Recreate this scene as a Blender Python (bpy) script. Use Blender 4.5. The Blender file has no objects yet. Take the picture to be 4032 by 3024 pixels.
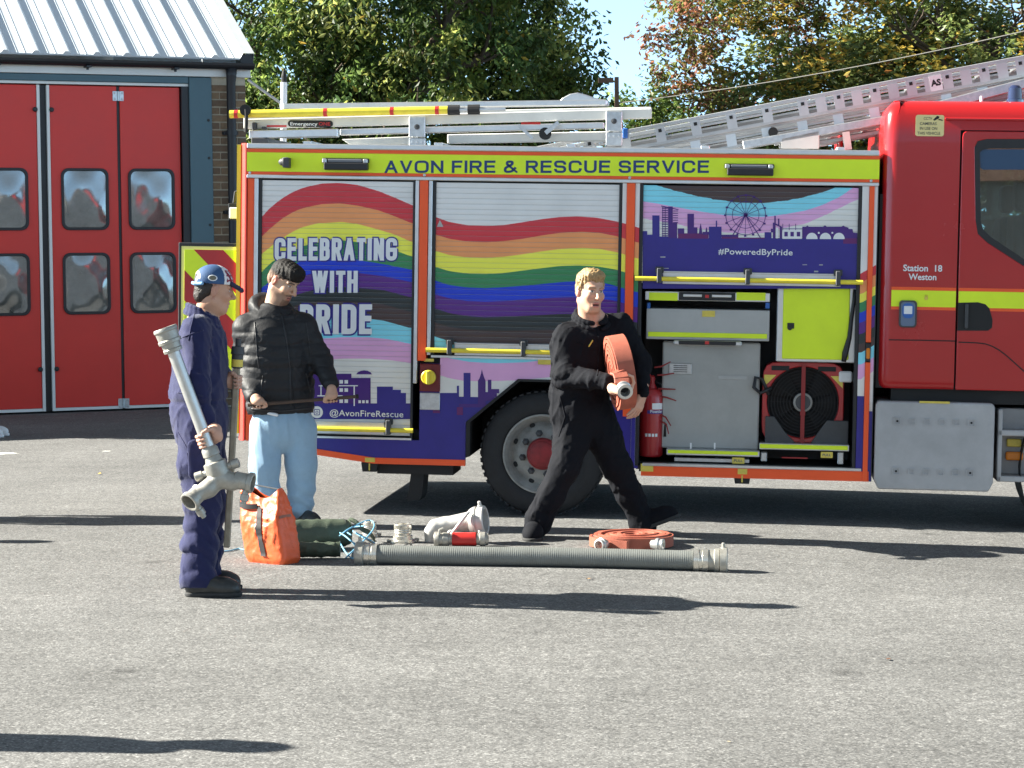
import bpy, math, random
import numpy as np
from mathutils import Matrix, Vector

rng = np.random.default_rng(7)
random.seed(7)
SC = bpy.context.scene
COL = SC.collection

# ---------------------------------------------------------------- camera
F = 5000 * 1.8228
CX, CY = 2016.0, 1512.0
EYE = 1.87
PITCH, ROLL = math.radians(3.32), 0.009
FW = np.array([0, math.cos(PITCH), -math.sin(PITCH)])
_r = np.array([1.0, 0, 0]); _u = np.cross(_r, FW)
CR = _r * math.cos(ROLL) - _u * math.sin(ROLL)
CU = _u * math.cos(ROLL) + _r * math.sin(ROLL)
CAM = np.array([0, 0, EYE])
cd = bpy.data.cameras.new('camera')
cam = bpy.data.objects.new('camera', cd); COL.objects.link(cam)
cd.sensor_width = 36; cd.lens = 36 * F / 4032; cd.clip_end = 3000; cd.clip_start = 0.1
m = Matrix.Identity(4)
for i in range(3):
    m[i][0], m[i][1], m[i][2], m[i][3] = CR[i], CU[i], -FW[i], CAM[i]
cam.matrix_world = m
SC.camera = cam

# ---------------------------------------------------------------- light
SUN_EL = math.radians(30.5)
SUN_AZ = math.radians(7.2)             # shadows run to the right and this much towards the viewer
S_DIR = Vector((-math.cos(SUN_EL) * math.cos(SUN_AZ), math.cos(SUN_EL) * math.sin(SUN_AZ), math.sin(SUN_EL)))
w = bpy.data.worlds.new('World'); SC.world = w; w.use_nodes = True
nt = w.node_tree; nt.nodes.clear()
sky = nt.nodes.new('ShaderNodeTexSky'); sky.sky_type = 'NISHITA'; sky.sun_disc = False
sky.sun_elevation = SUN_EL; sky.sun_rotation = math.atan2(S_DIR.x, S_DIR.y)
sky.air_density = 1.0; sky.dust_density = 0.0; sky.ozone_density = 8.0; sky.altitude = 13000
bg = nt.nodes.new('ShaderNodeBackground'); bg.inputs['Strength'].default_value = 0.15
wo = nt.nodes.new('ShaderNodeOutputWorld')
mx = nt.nodes.new('ShaderNodeMix'); mx.data_type = 'RGBA'; mx.blend_type = 'MULTIPLY'; mx.inputs[0].default_value = 1; mx.inputs[7].default_value = (2.2, 1.12, 0.50, 1)
nt.links.new(sky.outputs[0], mx.inputs[6]); nt.links.new(mx.outputs[2], bg.inputs[0]); nt.links.new(bg.outputs[0], wo.inputs[0])
sl = bpy.data.lights.new('sun', 'SUN'); sl.energy = 2.6; sl.angle = math.radians(0.5); sl.color = (1.0, 0.98, 0.97)
so = bpy.data.objects.new('sun', sl); COL.objects.link(so)
so.rotation_euler = S_DIR.to_track_quat('Z', 'Y').to_euler(); so.location = (-20, 10, 30)
SC.view_settings.view_transform = 'Standard'; SC.view_settings.look = 'None'
SC.view_settings.exposure = 2.95; SC.view_settings.gamma = 1; SC.view_settings.use_curve_mapping = False
SC.view_settings.use_white_balance = True; SC.view_settings.white_balance_temperature = 7150; SC.view_settings.white_balance_tint = 5
SC.render.engine = 'CYCLES'
SC.cycles.use_denoising = True
SC.cycles.max_bounces = 6; SC.cycles.diffuse_bounces = 3; SC.cycles.glossy_bounces = 3
SC.cycles.sample_clamp_indirect = 8

# ---------------------------------------------------------------- measuring helpers
def gz(x):                                   # the yard falls away gently to the right
    t = min(max(x + 2.5, 0.0), 7.5)
    return -0.003 * t * t - 0.045 * max(x - 5.0, 0.0)
def ray(px, py):
    d = FW + CR * (px - CX) / F + CU * (CY - py) / F
    return d / np.linalg.norm(d)
def at(px, py, Y):                           # point seen there, Y metres out
    d = ray(px, py); return CAM + d * (Y / d[1])
def ground(px, py):
    d = ray(px, py); p = CAM
    for _ in range(40):
        p = CAM + d * ((gz(p[0]) - EYE) / d[2])
    return p

# ---------------------------------------------------------------- materials
MATS = {}
def mat(name, col, rough=0.55, metal=0.0, vary=0.0, vscale=6.0, bump=0.0, bscale=80.0, coat=0.0, attr=None, spec=0.5, sheen=0.0, vstretch=None):
    if name in MATS: return MATS[name]
    m = bpy.data.materials.new(name); m.use_nodes = True
    nt = m.node_tree; b = nt.nodes['Principled BSDF']
    b.inputs['Roughness'].default_value = rough; b.inputs['Metallic'].default_value = metal
    b.inputs['Specular IOR Level'].default_value = spec
    b.inputs['Coat Weight'].default_value = coat; b.inputs['Coat Roughness'].default_value = 0.06
    if sheen: b.inputs['Sheen Weight'].default_value = sheen
    b.inputs['Base Color'].default_value = (*col, 1)
    src = None
    if attr:
        a = nt.nodes.new('ShaderNodeAttribute'); a.attribute_name = attr; src = a.outputs['Color']
    tc = nt.nodes.new('ShaderNodeTexCoord'); co = tc.outputs['Object']
    if vstretch:
        mp = nt.nodes.new('ShaderNodeMapping'); mp.inputs['Scale'].default_value = vstretch
        nt.links.new(co, mp.inputs[0]); co = mp.outputs[0]
    if vary:
        n = nt.nodes.new('ShaderNodeTexNoise'); n.inputs['Scale'].default_value = vscale
        n.inputs['Detail'].default_value = 6; n.inputs['Roughness'].default_value = 0.65
        nt.links.new(co, n.inputs['Vector'])
        r = nt.nodes.new('ShaderNodeMapRange'); r.inputs[1].default_value = 0.3; r.inputs[2].default_value = 0.7
        r.inputs[3].default_value = 1 - vary; r.inputs[4].default_value = 1 + vary
        nt.links.new(n.outputs[0], r.inputs[0])
        mx = nt.nodes.new('ShaderNodeMix'); mx.data_type = 'RGBA'; mx.blend_type = 'MULTIPLY'; mx.inputs[0].default_value = 1
        if src: nt.links.new(src, mx.inputs[6])
        else: mx.inputs[6].default_value = (*col, 1)
        nt.links.new(r.outputs[0], mx.inputs[7]); src = mx.outputs[2]
        r2 = nt.nodes.new('ShaderNodeMapRange'); r2.inputs[3].default_value = max(rough - 0.08, 0.02); r2.inputs[4].default_value = min(rough + 0.1, 1)
        nt.links.new(n.outputs[0], r2.inputs[0]); nt.links.new(r2.outputs[0], b.inputs['Roughness'])
    if src: nt.links.new(src, b.inputs['Base Color'])
    if bump:
        n = nt.nodes.new('ShaderNodeTexNoise'); n.inputs['Scale'].default_value = bscale; n.inputs['Detail'].default_value = 4
        nt.links.new(co, n.inputs['Vector'])
        bp = nt.nodes.new('ShaderNodeBump'); bp.inputs['Strength'].default_value = bump; bp.inputs['Distance'].default_value = 0.01
        nt.links.new(n.outputs[0], bp.inputs['Height']); nt.links.new(bp.outputs[0], b.inputs['Normal'])
    MATS[name] = m
    return m

# ---------------------------------------------------------------- mesh helpers
class MB:
    def __init__(s): s.v = []; s.f = []
    def add(s, vs, fs):
        o = len(s.v); s.v += [tuple(map(float, p)) for p in vs]; s.f += [tuple(i + o for i in q) for q in fs]; return s
    def box(s, x0, x1, y0, y1, z0, z1):
        vs = [(x, y, z) for x in (x0, x1) for y in (y0, y1) for z in (z0, z1)]
        return s.add(vs, [(0, 1, 3, 2), (4, 6, 7, 5), (0, 4, 5, 1), (2, 3, 7, 6), (0, 2, 6, 4), (1, 5, 7, 3)])
    def obox(s, a, b, wid, hei, up=(0, 0, 1)):           # bar of rectangular section from a to b
        a = np.array(a, float); b = np.array(b, float); d = b - a; d = d / np.linalg.norm(d)
        up = np.array(up, float); sd = np.cross(d, up); sd /= np.linalg.norm(sd); u = np.cross(sd, d)
        vs = [p + sd * i * wid / 2 + u * j * hei / 2 for p in (a, b) for i in (-1, 1) for j in (-1, 1)]
        return s.add(vs, [(0, 2, 3, 1), (4, 5, 7, 6), (0, 1, 5, 4), (2, 6, 7, 3), (0, 4, 6, 2), (1, 3, 7, 5)])
    def tube(s, pts, r, n=10, caps=True):
        pts = [np.array(p, float) for p in pts]; k = len(pts)
        rs = [r] * k if np.isscalar(r) else list(r)
        vs = []; prev = None
        for i, p in enumerate(pts):
            d = pts[min(i + 1, k - 1)] - pts[max(i - 1, 0)]; d = d / (np.linalg.norm(d) + 1e-9)
            if prev is None:
                t = np.array([0, 0, 1.0]) if abs(d[2]) < 0.9 else np.array([1.0, 0, 0])
            else: t = prev
            e = t - d * (t @ d); e /= np.linalg.norm(e) + 1e-9; prev = e; g = np.cross(d, e)
            for j in range(n):
                a = 2 * math.pi * j / n; vs.append(p + (e * math.cos(a) + g * math.sin(a)) * rs[i])
        fs = [(i * n + j, i * n + (j + 1) % n, (i + 1) * n + (j + 1) % n, (i + 1) * n + j) for i in range(k - 1) for j in range(n)]
        if caps: fs += [tuple(range(n))[::-1], tuple(range((k - 1) * n, k * n))]
        return s.add(vs, fs)
    def lathe(s, o, axis, prof, n=32, caps=False):        # prof = [(along, radius)]
        o = np.array(o, float); ax = np.array(axis, float); ax /= np.linalg.norm(ax)
        t = np.array([0, 0, 1.0]) if abs(ax[2]) < 0.9 else np.array([1.0, 0, 0])
        e = np.cross(ax, t); e /= np.linalg.norm(e); g = np.cross(ax, e)
        vs = []
        for h, r in prof:
            for j in range(n):
                a = 2 * math.pi * j / n; vs.append(o + ax * h + (e * math.cos(a) + g * math.sin(a)) * r)
        k = len(prof)
        fs = [(i * n + j, i * n + (j + 1) % n, (i + 1) * n + (j + 1) % n, (i + 1) * n + j) for i in range(k - 1) for j in range(n)]
        if caps: fs += [tuple(range(n))[::-1], tuple(range((k - 1) * n, k * n))]
        return s.add(vs, fs)
    def prism(s, poly, y0, y1):                            # polygon in (x, z), thick along y
        n = len(poly)
        vs = [(x, y0, z) for x, z in poly] + [(x, y1, z) for x, z in poly]
        fs = [tuple(range(n)), tuple(range(n, 2 * n))[::-1]] + [(i, i + n, (i + 1) % n + n, (i + 1) % n) for i in range(n)]
        return s.add(vs, fs)
    def build(s, name, material, parent=None, smooth=False, bevel=0.0, seg=1, loc=None):
        me = bpy.data.meshes.new(name); me.from_pydata(s.v, [], s.f); me.update()
        return link(name, me, material, parent, smooth, bevel, seg, loc)
def link(name, me, material, parent=None, smooth=False, bevel=0.0, seg=1, loc=None):
    if material is not None and not me.materials: me.materials.append(material)
    if smooth: me.shade_smooth()
    o = bpy.data.objects.new(name, me); COL.objects.link(o)
    if parent is not None: o.parent = parent
    if loc is not None: o.location = loc
    if bevel:
        b = o.modifiers.new('bevel', 'BEVEL'); b.width = bevel; b.segments = seg; b.limit_method = 'ANGLE'; b.angle_limit = math.radians(40)
    return o
def fix_normals(o):
    import bmesh
    bm = bmesh.new(); bm.from_mesh(o.data); bmesh.ops.recalc_face_normals(bm, faces=bm.faces); bm.to_mesh(o.data); bm.free(); return o
def edge_smooth(o, ang=35):
    o.data.shade_smooth(); o.data.set_sharp_from_angle(angle=math.radians(ang)); return o
def tag(o, label=None, cat=None, group=None, kind=None):
    if label: o['label'] = label
    if cat: o['category'] = cat
    if group: o['group'] = group
    if kind: o['kind'] = kind
    return o
def thing(name, label, cat, loc=(0, 0, 0), mtx=None, group=None):
    o = bpy.data.objects.new(name, None); COL.objects.link(o); o.empty_display_size = 0.1
    if mtx is not None: o.matrix_world = mtx
    else: o.location = loc
    return tag(o, label, cat, group)
def frame(o, x, y, z):
    m = Matrix.Identity(4)
    for i in range(3):
        m[i][0], m[i][1], m[i][2], m[i][3] = x[i], y[i], z[i], o[i]
    return m
def mesh_np(name, V, Fq, smooth=True):
    me = bpy.data.meshes.new(name); V = np.asarray(V, np.float32); Fq = np.asarray(Fq, np.int32)
    k = Fq.shape[1]
    me.vertices.add(len(V)); me.vertices.foreach_set('co', V.ravel())
    me.loops.add(Fq.size); me.loops.foreach_set('vertex_index', Fq.ravel())
    me.polygons.add(len(Fq)); me.polygons.foreach_set('loop_start', np.arange(0, Fq.size, k, dtype=np.int32))
    me.polygons.foreach_set('use_smooth', np.full(len(Fq), smooth, bool))
    me.update(calc_edges=True); me.validate()
    return me
def vcol(me, cols, name='Col'):
    a = me.color_attributes.new(name, 'FLOAT_COLOR', 'POINT')
    c = np.ones((len(me.vertices), 4), np.float32); c[:, :3] = cols
    a.data.foreach_set('color', c.ravel())
def text_mesh(txt, height, bold=0.0, xs=1.0, spacing=1.0, res=3, align='CENTER', depth=0.0):
    c = bpy.data.curves.new('lettering', 'FONT'); c.body = txt; c.align_x = align; c.align_y = 'BOTTOM_BASELINE'
    c.size = 1.0; c.offset = bold; c.space_character = spacing; c.resolution_u = res; c.fill_mode = 'FRONT'; c.extrude = depth
    o = bpy.data.objects.new('tmp', c); COL.objects.link(o)
    me = bpy.data.meshes.new_from_object(o.evaluated_get(bpy.context.evaluated_depsgraph_get()))
    bpy.data.objects.remove(o); bpy.data.curves.remove(c)
    k = height / 0.7                                # cap height of the built-in face
    for v in me.vertices: v.co = (v.co.x * k * xs, 0, v.co.y * k)
    return me

# drawn capitals: each stroke a ribbon with mitred corners
GLY = {'A': (.98, [(2, [(0, 0), (.5, 1)]), (2, [(1, 0), (.5, 1)]), (0, [(.22, .32), (.78, .32)])]), 'B': (.9, [(0, [(0, 0), (0, 1)]), (1, [(0, 1), (.93, 1), (.93, .54), (0, .54)]), (1, [(0, .54), (1, .54), (1, 0), (0, 0)])]),
       'C': (.98, [(1, [(1, .66), (1, 1), (0, 1), (0, 0), (1, 0), (1, .34)])]), 'D': (.95, [(0, [(0, 0), (0, 1)]), (1, [(0, 1), (1, 1), (1, 0), (0, 0)])]),
       'E': (.82, [(0, [(1, 1), (0, 1), (0, 0), (1, 0)]), (0, [(0, .53), (.92, .53)])]), 'F': (.78, [(0, [(0, 0), (0, 1), (1, 1)]), (0, [(0, .52), (.88, .52)])]),
       'G': (1.0, [(1, [(1, .7), (1, 1), (0, 1), (0, 0), (1, 0), (1, .47)]), (0, [(1.0, .47), (.56, .47)])]), 'H': (.92, [(0, [(0, 0), (0, 1)]), (0, [(1, 0), (1, 1)]), (0, [(0, .52), (1, .52)])]),
       'I': (0, [(0, [(0, 0), (0, 1)])]), 'L': (.76, [(0, [(0, 1), (0, 0), (1, 0)])]), 'N': (.92, [(0, [(0, 0), (0, 1)]), (0, [(1, 0), (1, 1)]), (2, [(1, 0), (0, 1)])]),
       'O': (1.06, [(1, [(.5, 1), (0, 1), (0, 0), (1, 0), (1, 1), (.5, 1)])]), 'P': (.86, [(0, [(0, 0), (0, 1)]), (1, [(0, 1), (1, 1), (1, .46), (0, .46)])]),
       'R': (.92, [(0, [(0, 0), (0, 1)]), (1, [(0, 1), (.97, 1), (.97, .50), (0, .50)]), (2, [(1, 0), (.55, .5)])]), 'S': (.9, [(1, [(1, .70), (1, 1), (0, 1), (0, .53), (1, .49), (1, 0), (0, 0), (0, .30)])]),
       'T': (.82, [(0, [(.5, 0), (.5, 1)]), (0, [(0, 1), (1, 1)])]), 'U': (.92, [(1, [(0, 1), (0, 0), (1, 0), (1, 1)])]), 'V': (.92, [(2, [(.5, 0), (0, 1)]), (2, [(.5, 0), (1, 1)])]),
       'W': (1.4, [(2, [(.26, 0), (0, 1)]), (2, [(.26, 0), (.5, 1)]), (2, [(.74, 0), (.5, 1)]), (2, [(.74, 0), (1, 1)])]), '&': (1.0, [(1, [(1, 0), (.16, .76), (.2, 1), (.66, 1), (.66, .74), (0, .38), (0, 0), (.62, 0), (.98, .44)])])}
def stroke_text(txt, height, wid, t, gap, fat=0.0, space=0.5):
    """Capitals `height` tall; wid scales letter width, t is the stroke, fat thickens it all round for an outline."""
    V, Fq = [], []; x = 0.0; lay = 0
    for ch in txt:
        if ch == ' ': x += space * height; continue
        wN, strokes = GLY[ch]; bw = max(wN * wid * height - t, 0)
        for rnd, pl in strokes:
            P = [np.array([x + t / 2 + a * bw, t / 2 + b * (height - t)]) for a, b in pl]
            if rnd == 2:
                a, b = P; y0, y1 = (a[1] - t / 2 - fat, (b[1] + t / 2 if pl[1][1] == 1 else b[1]) + fat); sl_ = (b[0] - a[0]) / (b[1] - a[1]); f_ = (t * 0.94 / 2 + fat) * math.hypot(1, sl_); xa = a[0] + (y0 - a[1]) * sl_ * 0.5; xb = b[0] + (y1 - b[1]) * sl_ * 0.5
                o = len(V); V += [(xa - f_, -lay * 4e-5, y0), (xa + f_, -lay * 4e-5, y0), (xb + f_, -lay * 4e-5, y1), (xb - f_, -lay * 4e-5, y1)]; Fq.append((o, o + 1, o + 2, o + 3)); lay = (lay + 1) % 5; continue
            if rnd:
                R_ = min(0.30 * height, 0.48 * bw, 0.235 * height + 0.25 * t); Q = [P[0]]
                for i in range(1, len(P) - 1):
                    a, b, c = P[i - 1], P[i], P[i + 1]; d1 = a - b; d2 = c - b; l1, l2 = np.linalg.norm(d1), np.linalg.norm(d2); r = min(R_, l1 * 0.5 if i > 1 else l1, l2 * 0.5 if i < len(P) - 2 else l2)
                    p1, p2 = b + d1 / l1 * r, b + d2 / l2 * r
                    for s in np.linspace(0, 1, 7): Q.append(p1 * (1 - s) ** 2 * 1 + 2 * b * s * (1 - s) + p2 * s * s)
                Q.append(P[-1]); P = [Q[0]] + [q for k, q in enumerate(Q[1:]) if np.linalg.norm(q - Q[k]) > 1e-5]
            if fat:
                d = P[0] - P[1]; P[0] = P[0] + d / np.linalg.norm(d) * fat; d = P[-1] - P[-2]; P[-1] = P[-1] + d / np.linalg.norm(d) * fat
            elif not rnd or True:
                for e, k in ((0, 1), (-1, -2)):
                    d = P[e] - P[k]; d = d / np.linalg.norm(d)
                    if abs(d[1]) > 0.2 and (P[e][1] < t * 0.6 or P[e][1] > height - t * 0.6): P[e] = P[e] + d * t / 2 / abs(d[1])
                    elif abs(d[0]) > 0.9 and len(pl) <= 4 and not rnd: P[e] = P[e] + d * t * 0.5
            h = t / 2 + fat; n = len(P); o = len(V)
            for i in range(n):
                d1 = P[i] - P[max(i - 1, 0)]; d2 = P[min(i + 1, n - 1)] - P[i]
                d1 = d1 / (np.linalg.norm(d1) or 1); d2 = d2 / (np.linalg.norm(d2) or 1)
                if i == 0: d1 = d2
                if i == n - 1: d2 = d1
                m_ = d1 + d2; m_ = m_ / (np.linalg.norm(m_) or 1); nn = np.array([-m_[1], m_[0]]); k = min(1 / max(nn @ np.array([-d1[1], d1[0]]), 0.3), 1.7)
                for s in (1, -1): q = P[i] + nn * h * k * s; V.append((q[0], -lay * 4e-5, min(max(q[1], -fat), height + fat)))
            Fq += [(o + 2 * i, o + 2 * i + 1, o + 2 * i + 3, o + 2 * i + 2) for i in range(n - 1)]; lay = (lay + 1) % 5
        x += bw + t + gap
    me = bpy.data.meshes.new('lettering'); me.from_pydata(V, [], Fq); me.update(); return me

# ---------------------------------------------------------------- ground
def asphalt():
    m = bpy.data.materials.new('worn_tarmac'); m.use_nodes = True; nt = m.node_tree; b = nt.nodes['Principled BSDF']
    N = nt.nodes.new; L = nt.links.new
    tc = N('ShaderNodeTexCoord')
    def noise(sc, det, rgh=0.6):
        n = N('ShaderNodeTexNoise'); n.inputs['Scale'].default_value = sc; n.inputs['Detail'].default_value = det; n.inputs['Roughness'].default_value = rgh
        L(tc.outputs['Object'], n.inputs['Vector']); return n
    v = N('ShaderNodeTexVoronoi'); v.inputs['Scale'].default_value = 125; v.inputs['Randomness'].default_value = 1
    L(tc.outputs['Object'], v.inputs['Vector'])
    bw = N('ShaderNodeSeparateColor'); L(v.outputs['Color'], bw.inputs[0])
    r1 = N('ShaderNodeValToRGB'); e = r1.color_ramp.elements
    e[0].position = 0.0; e[0].color = (0.080, 0.0795, 0.0785, 1); e[1].position = 1.0; e[1].color = (0.30, 0.297, 0.29, 1)
    for p, c in ((0.25, (0.122, 0.121, 0.119, 1)), (0.6, (0.155, 0.153, 0.150, 1)), (0.85, (0.186, 0.184, 0.180, 1))):
        q = e.new(p); q.color = c
    L(bw.outputs[0], r1.inputs[0])
    n1 = noise(0.45, 5); n2 = noise(3.5, 6); n3 = noise(24, 3)
    def scale(n, lo, hi):
        r = N('ShaderNodeMapRange'); r.inputs[1].default_value = 0.32; r.inputs[2].default_value = 0.68; r.inputs[3].default_value = lo; r.inputs[4].default_value = hi
        L(n.outputs[0], r.inputs[0]); return r.outputs[0]
    def mul(a, s):
        x = N('ShaderNodeMix'); x.data_type = 'RGBA'; x.blend_type = 'MULTIPLY'; x.inputs[0].default_value = 1; L(a, x.inputs[6]); L(s, x.inputs[7]); return x.outputs[2]
    c = mul(mul(mul(r1.outputs[0], scale(n1, 0.86, 1.13)), scale(n2, 0.91, 1.08)), scale(n3, 0.80, 1.19))
    # pale dusty patches worn into the surface
    n4 = noise(1.1, 7, 0.7); rp = N('ShaderNodeMapRange'); rp.inputs[1].default_value = 0.58; rp.inputs[2].default_value = 0.75; rp.inputs[4].default_value = 0.4
    L(n4.outputs[0], rp.inputs[0])
    x = N('ShaderNodeMix'); x.data_type = 'RGBA'; L(rp.outputs[0], x.inputs[0]); L(c, x.inputs[6]); x.inputs[7].default_value = (0.230, 0.226, 0.219, 1)
    # old drips and scuffs: small dark spots here and there, and faint drag streaks along the yard
    dv = N('ShaderNodeTexVoronoi'); dv.inputs['Scale'].default_value = 0.9; L(tc.outputs['Object'], dv.inputs['Vector'])
    dn = N('ShaderNodeMath'); dn.operation = 'MULTIPLY_ADD'; dn.inputs[1].default_value = 0.10; L(n2.outputs[0], dn.inputs[0]); L(dv.outputs['Distance'], dn.inputs[2])
    dr = N('ShaderNodeMapRange'); dr.inputs[1].default_value = 0.07; dr.inputs[2].default_value = 0.13; dr.inputs[3].default_value = 0.62; dr.inputs[4].default_value = 1.0; L(dn.outputs[0], dr.inputs[0])
    mp = N('ShaderNodeMapping'); mp.inputs['Scale'].default_value = (0.25, 2.6, 1); mp.inputs['Rotation'].default_value = (0, 0, 0.35); L(tc.outputs['Object'], mp.inputs[0])
    ns = N('ShaderNodeTexNoise'); ns.inputs['Scale'].default_value = 1.6; ns.inputs['Detail'].default_value = 5; L(mp.outputs[0], ns.inputs['Vector'])
    fin = mul(mul(x.outputs[2], dr.outputs[0]), scale(ns, 0.95, 1.04))
    L(fin, b.inputs['Base Color']); b.inputs['Roughness'].default_value = 0.9; b.inputs['Specular IOR Level'].default_value = 0.25
    bp = N('ShaderNodeBump'); bp.inputs['Strength'].default_value = 0.4; bp.inputs['Distance'].default_value = 0.012
    ad = N('ShaderNodeMath'); ad.operation = 'ADD'; L(bw.outputs[0], ad.inputs[0]); L(n3.outputs[0], ad.inputs[1])
    L(ad.outputs[0], bp.inputs['Height']); L(bp.outputs[0], b.inputs['Normal'])
    return m
xs = [-900, -200, -60, -30, -15] + list(np.arange(-10, 12, 0.25)) + [15, 30, 60, 200, 900]
ys = [-900, -100, -20, 0, 6] + list(np.arange(8, 40, 2.0)) + [60, 150, 500, 1500]
V = [(x, y, gz(min(max(x, -60), 12))) for y in ys for x in xs]; nx = len(xs)
Q = [(j * nx + i, j * nx + i + 1, (j + 1) * nx + i + 1, (j + 1) * nx + i) for j in range(len(ys) - 1) for i in range(nx - 1)]
g = link('ground', mesh_np('ground', V, Q), asphalt()); tag(g, kind='structure')

# ---------------------------------------------------------------- fire station
YAWB = math.radians(23.3)
BA = np.array([math.cos(YAWB), math.sin(YAWB), 0]); BB = np.array([-math.sin(YAWB), math.cos(YAWB), 0])
B0 = ground(217, 1627)
def wall(px, py, dep=0.0):                   # (along, height) on the front wall plane, dep metres behind it
    d = ray(px, py); o = B0 + BB * dep; t = ((o - CAM) @ BB) / (d @ BB); p = CAM + d * t - B0
    return p @ BA, p[2]
bld = thing('fire_station', 'brick fire station with tall red folding doors and a pale ribbed metal roof', 'building', mtx=frame(B0, BA, BB, (0, 0, 1)))
M_RED = mat('door_red', (0.68, 0.034, 0.024), 0.42, vary=0.06, vscale=1.5)
M_WHITE = mat('white_paint', (0.74, 0.74, 0.72), 0.45, vary=0.05, vscale=3)
M_BLACK = mat('black_plastic', (0.014, 0.014, 0.017), 0.45, vary=0.2, vscale=20)
M_TEAL = mat('teal_steel', (0.062, 0.125, 0.155), 0.45, vary=0.05)
M_ROOF = mat('roof_metal', (0.62, 0.66, 0.70), 0.38, vary=0.05, vscale=2)
M_GALV = mat('galvanised', (0.55, 0.56, 0.57), 0.35, 0.8, vary=0.15, vscale=30)
M_MORTAR = mat('mortar', (0.56, 0.49, 0.38), 0.95, vary=0.12, vscale=12, bump=0.4)
M_BRICK = [mat('brown_brick_%d' % i, c, 0.9, vary=0.22, vscale=14, bump=0.5, bscale=60) for i, c in enumerate(((0.215, 0.140, 0.088), (0.17, 0.112, 0.074), (0.25, 0.165, 0.10)))]
M_ALU = mat('aluminium', (0.66, 0.67, 0.68), 0.34, 0.85, vary=0.08, vscale=8)

def win_glass():
    m = bpy.data.materials.new('door_glass'); m.use_nodes = True; nt = m.node_tree; b = nt.nodes['Principled BSDF']
    b.inputs['Base Color'].default_value = (0.035, 0.037, 0.037, 1); b.inputs['Roughness'].default_value = 0.05; b.inputs['Specular IOR Level'].default_value = 0.8
    return m
M_GLASS = win_glass()
M_ACRYL = mat('reflection_mottled_acrylic', (0.11, 0.11, 0.10), 0.06, vary=0.6, vscale=2.2, spec=0.8, coat=1.0)  # light and dark mottle in the pane colour imitates reflections
M_ACRYL.node_tree.nodes['Principled BSDF'].inputs['Coat IOR'].default_value = 1.95; M_ACRYL.node_tree.nodes['Principled BSDF'].inputs['Coat Roughness'].default_value = 0.07
eave_z = 0.5 * (wall(0, 211)[1] + wall(940, 234)[1])
_, top_z = wall(400, 338)
xr = wall(972, 700)[0]                        # right-hand corner of the building
xp0, xp1 = wall(747, 700)[0], wall(836, 700)[0]
xl = -9.0
# core behind the doors and the brick pier
c = MB(); c.box(xp1, xr, 0.012, 0.30, -0.1, eave_z - 0.15); c.build('mortar_bed', M_MORTAR, bld)
c = MB(); c.box(xl, xp1 - 0.02, 0.35, 0.5, -0.1, eave_z - 0.1); c.box(xr - 0.32, xr - 0.01, 0.31, 9, -0.1, eave_z - 0.15); c.box(xl, xr - 0.01, 9.01, 9.3, -0.1, eave_z - 0.15); c.box(xl - 0.3, xl - 0.01, 0.35, 9.0, -0.1, eave_z - 0.15)
c.build('inner_wall', M_BLACK, bld)
# bricks of the pier, laid in stretcher bond
bh, bl, mj = 0.074, 0.205, 0.016
meshes = {}
nrow = 0; z = 0.02
while z < eave_z - 0.34:
    x = xp1 + 0.004; first = True; k = 0
    while x < xr - 0.02:
        L_ = bl if not (first and nrow % 2) else (bl - mj) / 2
        L_ = min(L_, xr - x)
        if L_ > 0.03:
            key = (round(L_, 3), (nrow + k) % 3)
            if key not in meshes:
                b_ = MB(); b_.box(0, L_, 0, 0.1, 0, bh); me = bpy.data.meshes.new('brick'); me.from_pydata(b_.v, [], b_.f); me.materials.append(M_BRICK[key[1]]); meshes[key] = me
            o = link('brick', meshes[key], None, bld, loc=(x, -0.004 + 0.003 * random.random(), z)); o.modifiers.clear()
        x += L_ + mj; first = False; k += 1
    z += bh + mj; nrow += 1
# teal frame post and lintel
c = MB(); c.box(xp0, xp1 - 0.004, -0.05, 0.3, 0, top_z + 0.12); c.build('steel_post', M_TEAL, bld, bevel=0.006)
for zz in (0.9, 2.2, 3.0, 3.45):
    c = MB(); c.lathe((xp1 - 0.05, -0.05, zz), (0, -1, 0), [(0, 0.018), (0.008, 0.016), (0.01, 0.0)], 8); c.build('bolt', M_BLACK, bld)
c = MB(); c.box(xl, xp0 - 0.004, -0.04, 0.3, top_z + 0.045, top_z + 0.125); c.build('lintel', M_TEAL, bld, bevel=0.006)
c = MB(); c.box(xl, xp0 - 0.004, -0.012, 0.25, top_z + 0.012, top_z + 0.043); c.build('door_track', M_WHITE, bld)
c = MB(); c.box(xp0 - 0.09, xp0 - 0.003, -0.02, 0.3, 0, top_z + 0.01); c.build('door_jamb', M_BLACK, bld)
# doors: leaves given by their left and right edges
def lx(px): return wall(px, 800)[0]
eA1 = lx(153.5); gA = lx(165.5); gB0 = lx(193); eB0 = lx(204.5); eB1 = lx(469); eC0 = lx(481); eC1 = xp0 - 0.10
wB = eB1 - eB0
leaves = [(eA1 - wB, eA1), (eB0, eB1), (eC0, eC1)] + [(eA1 - (k + 1) * wB - 0.03 * k, eA1 - k * wB - 0.03 * k) for k in range(1, 6) if eA1 - (k + 1) * wB - 0.03 * k > xl]
winz = [(wall(340, 662)[1], wall(340, 906)[1]), (wall(345, 995)[1], wall(345, 1238)[1])]
def rrect(x0, x1, z0, z1, r, n=5):
    pts = []
    for cx, cz, a0 in ((x1 - r, z1 - r, 0), (x0 + r, z1 - r, 90), (x0 + r, z0 + r, 180), (x1 - r, z0 + r, 270)):
        for i in range(n + 1):
            a = math.radians(a0 + 90 * i / n); pts.append((cx + r * math.cos(a), cz + r * math.sin(a)))
    return pts
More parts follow.
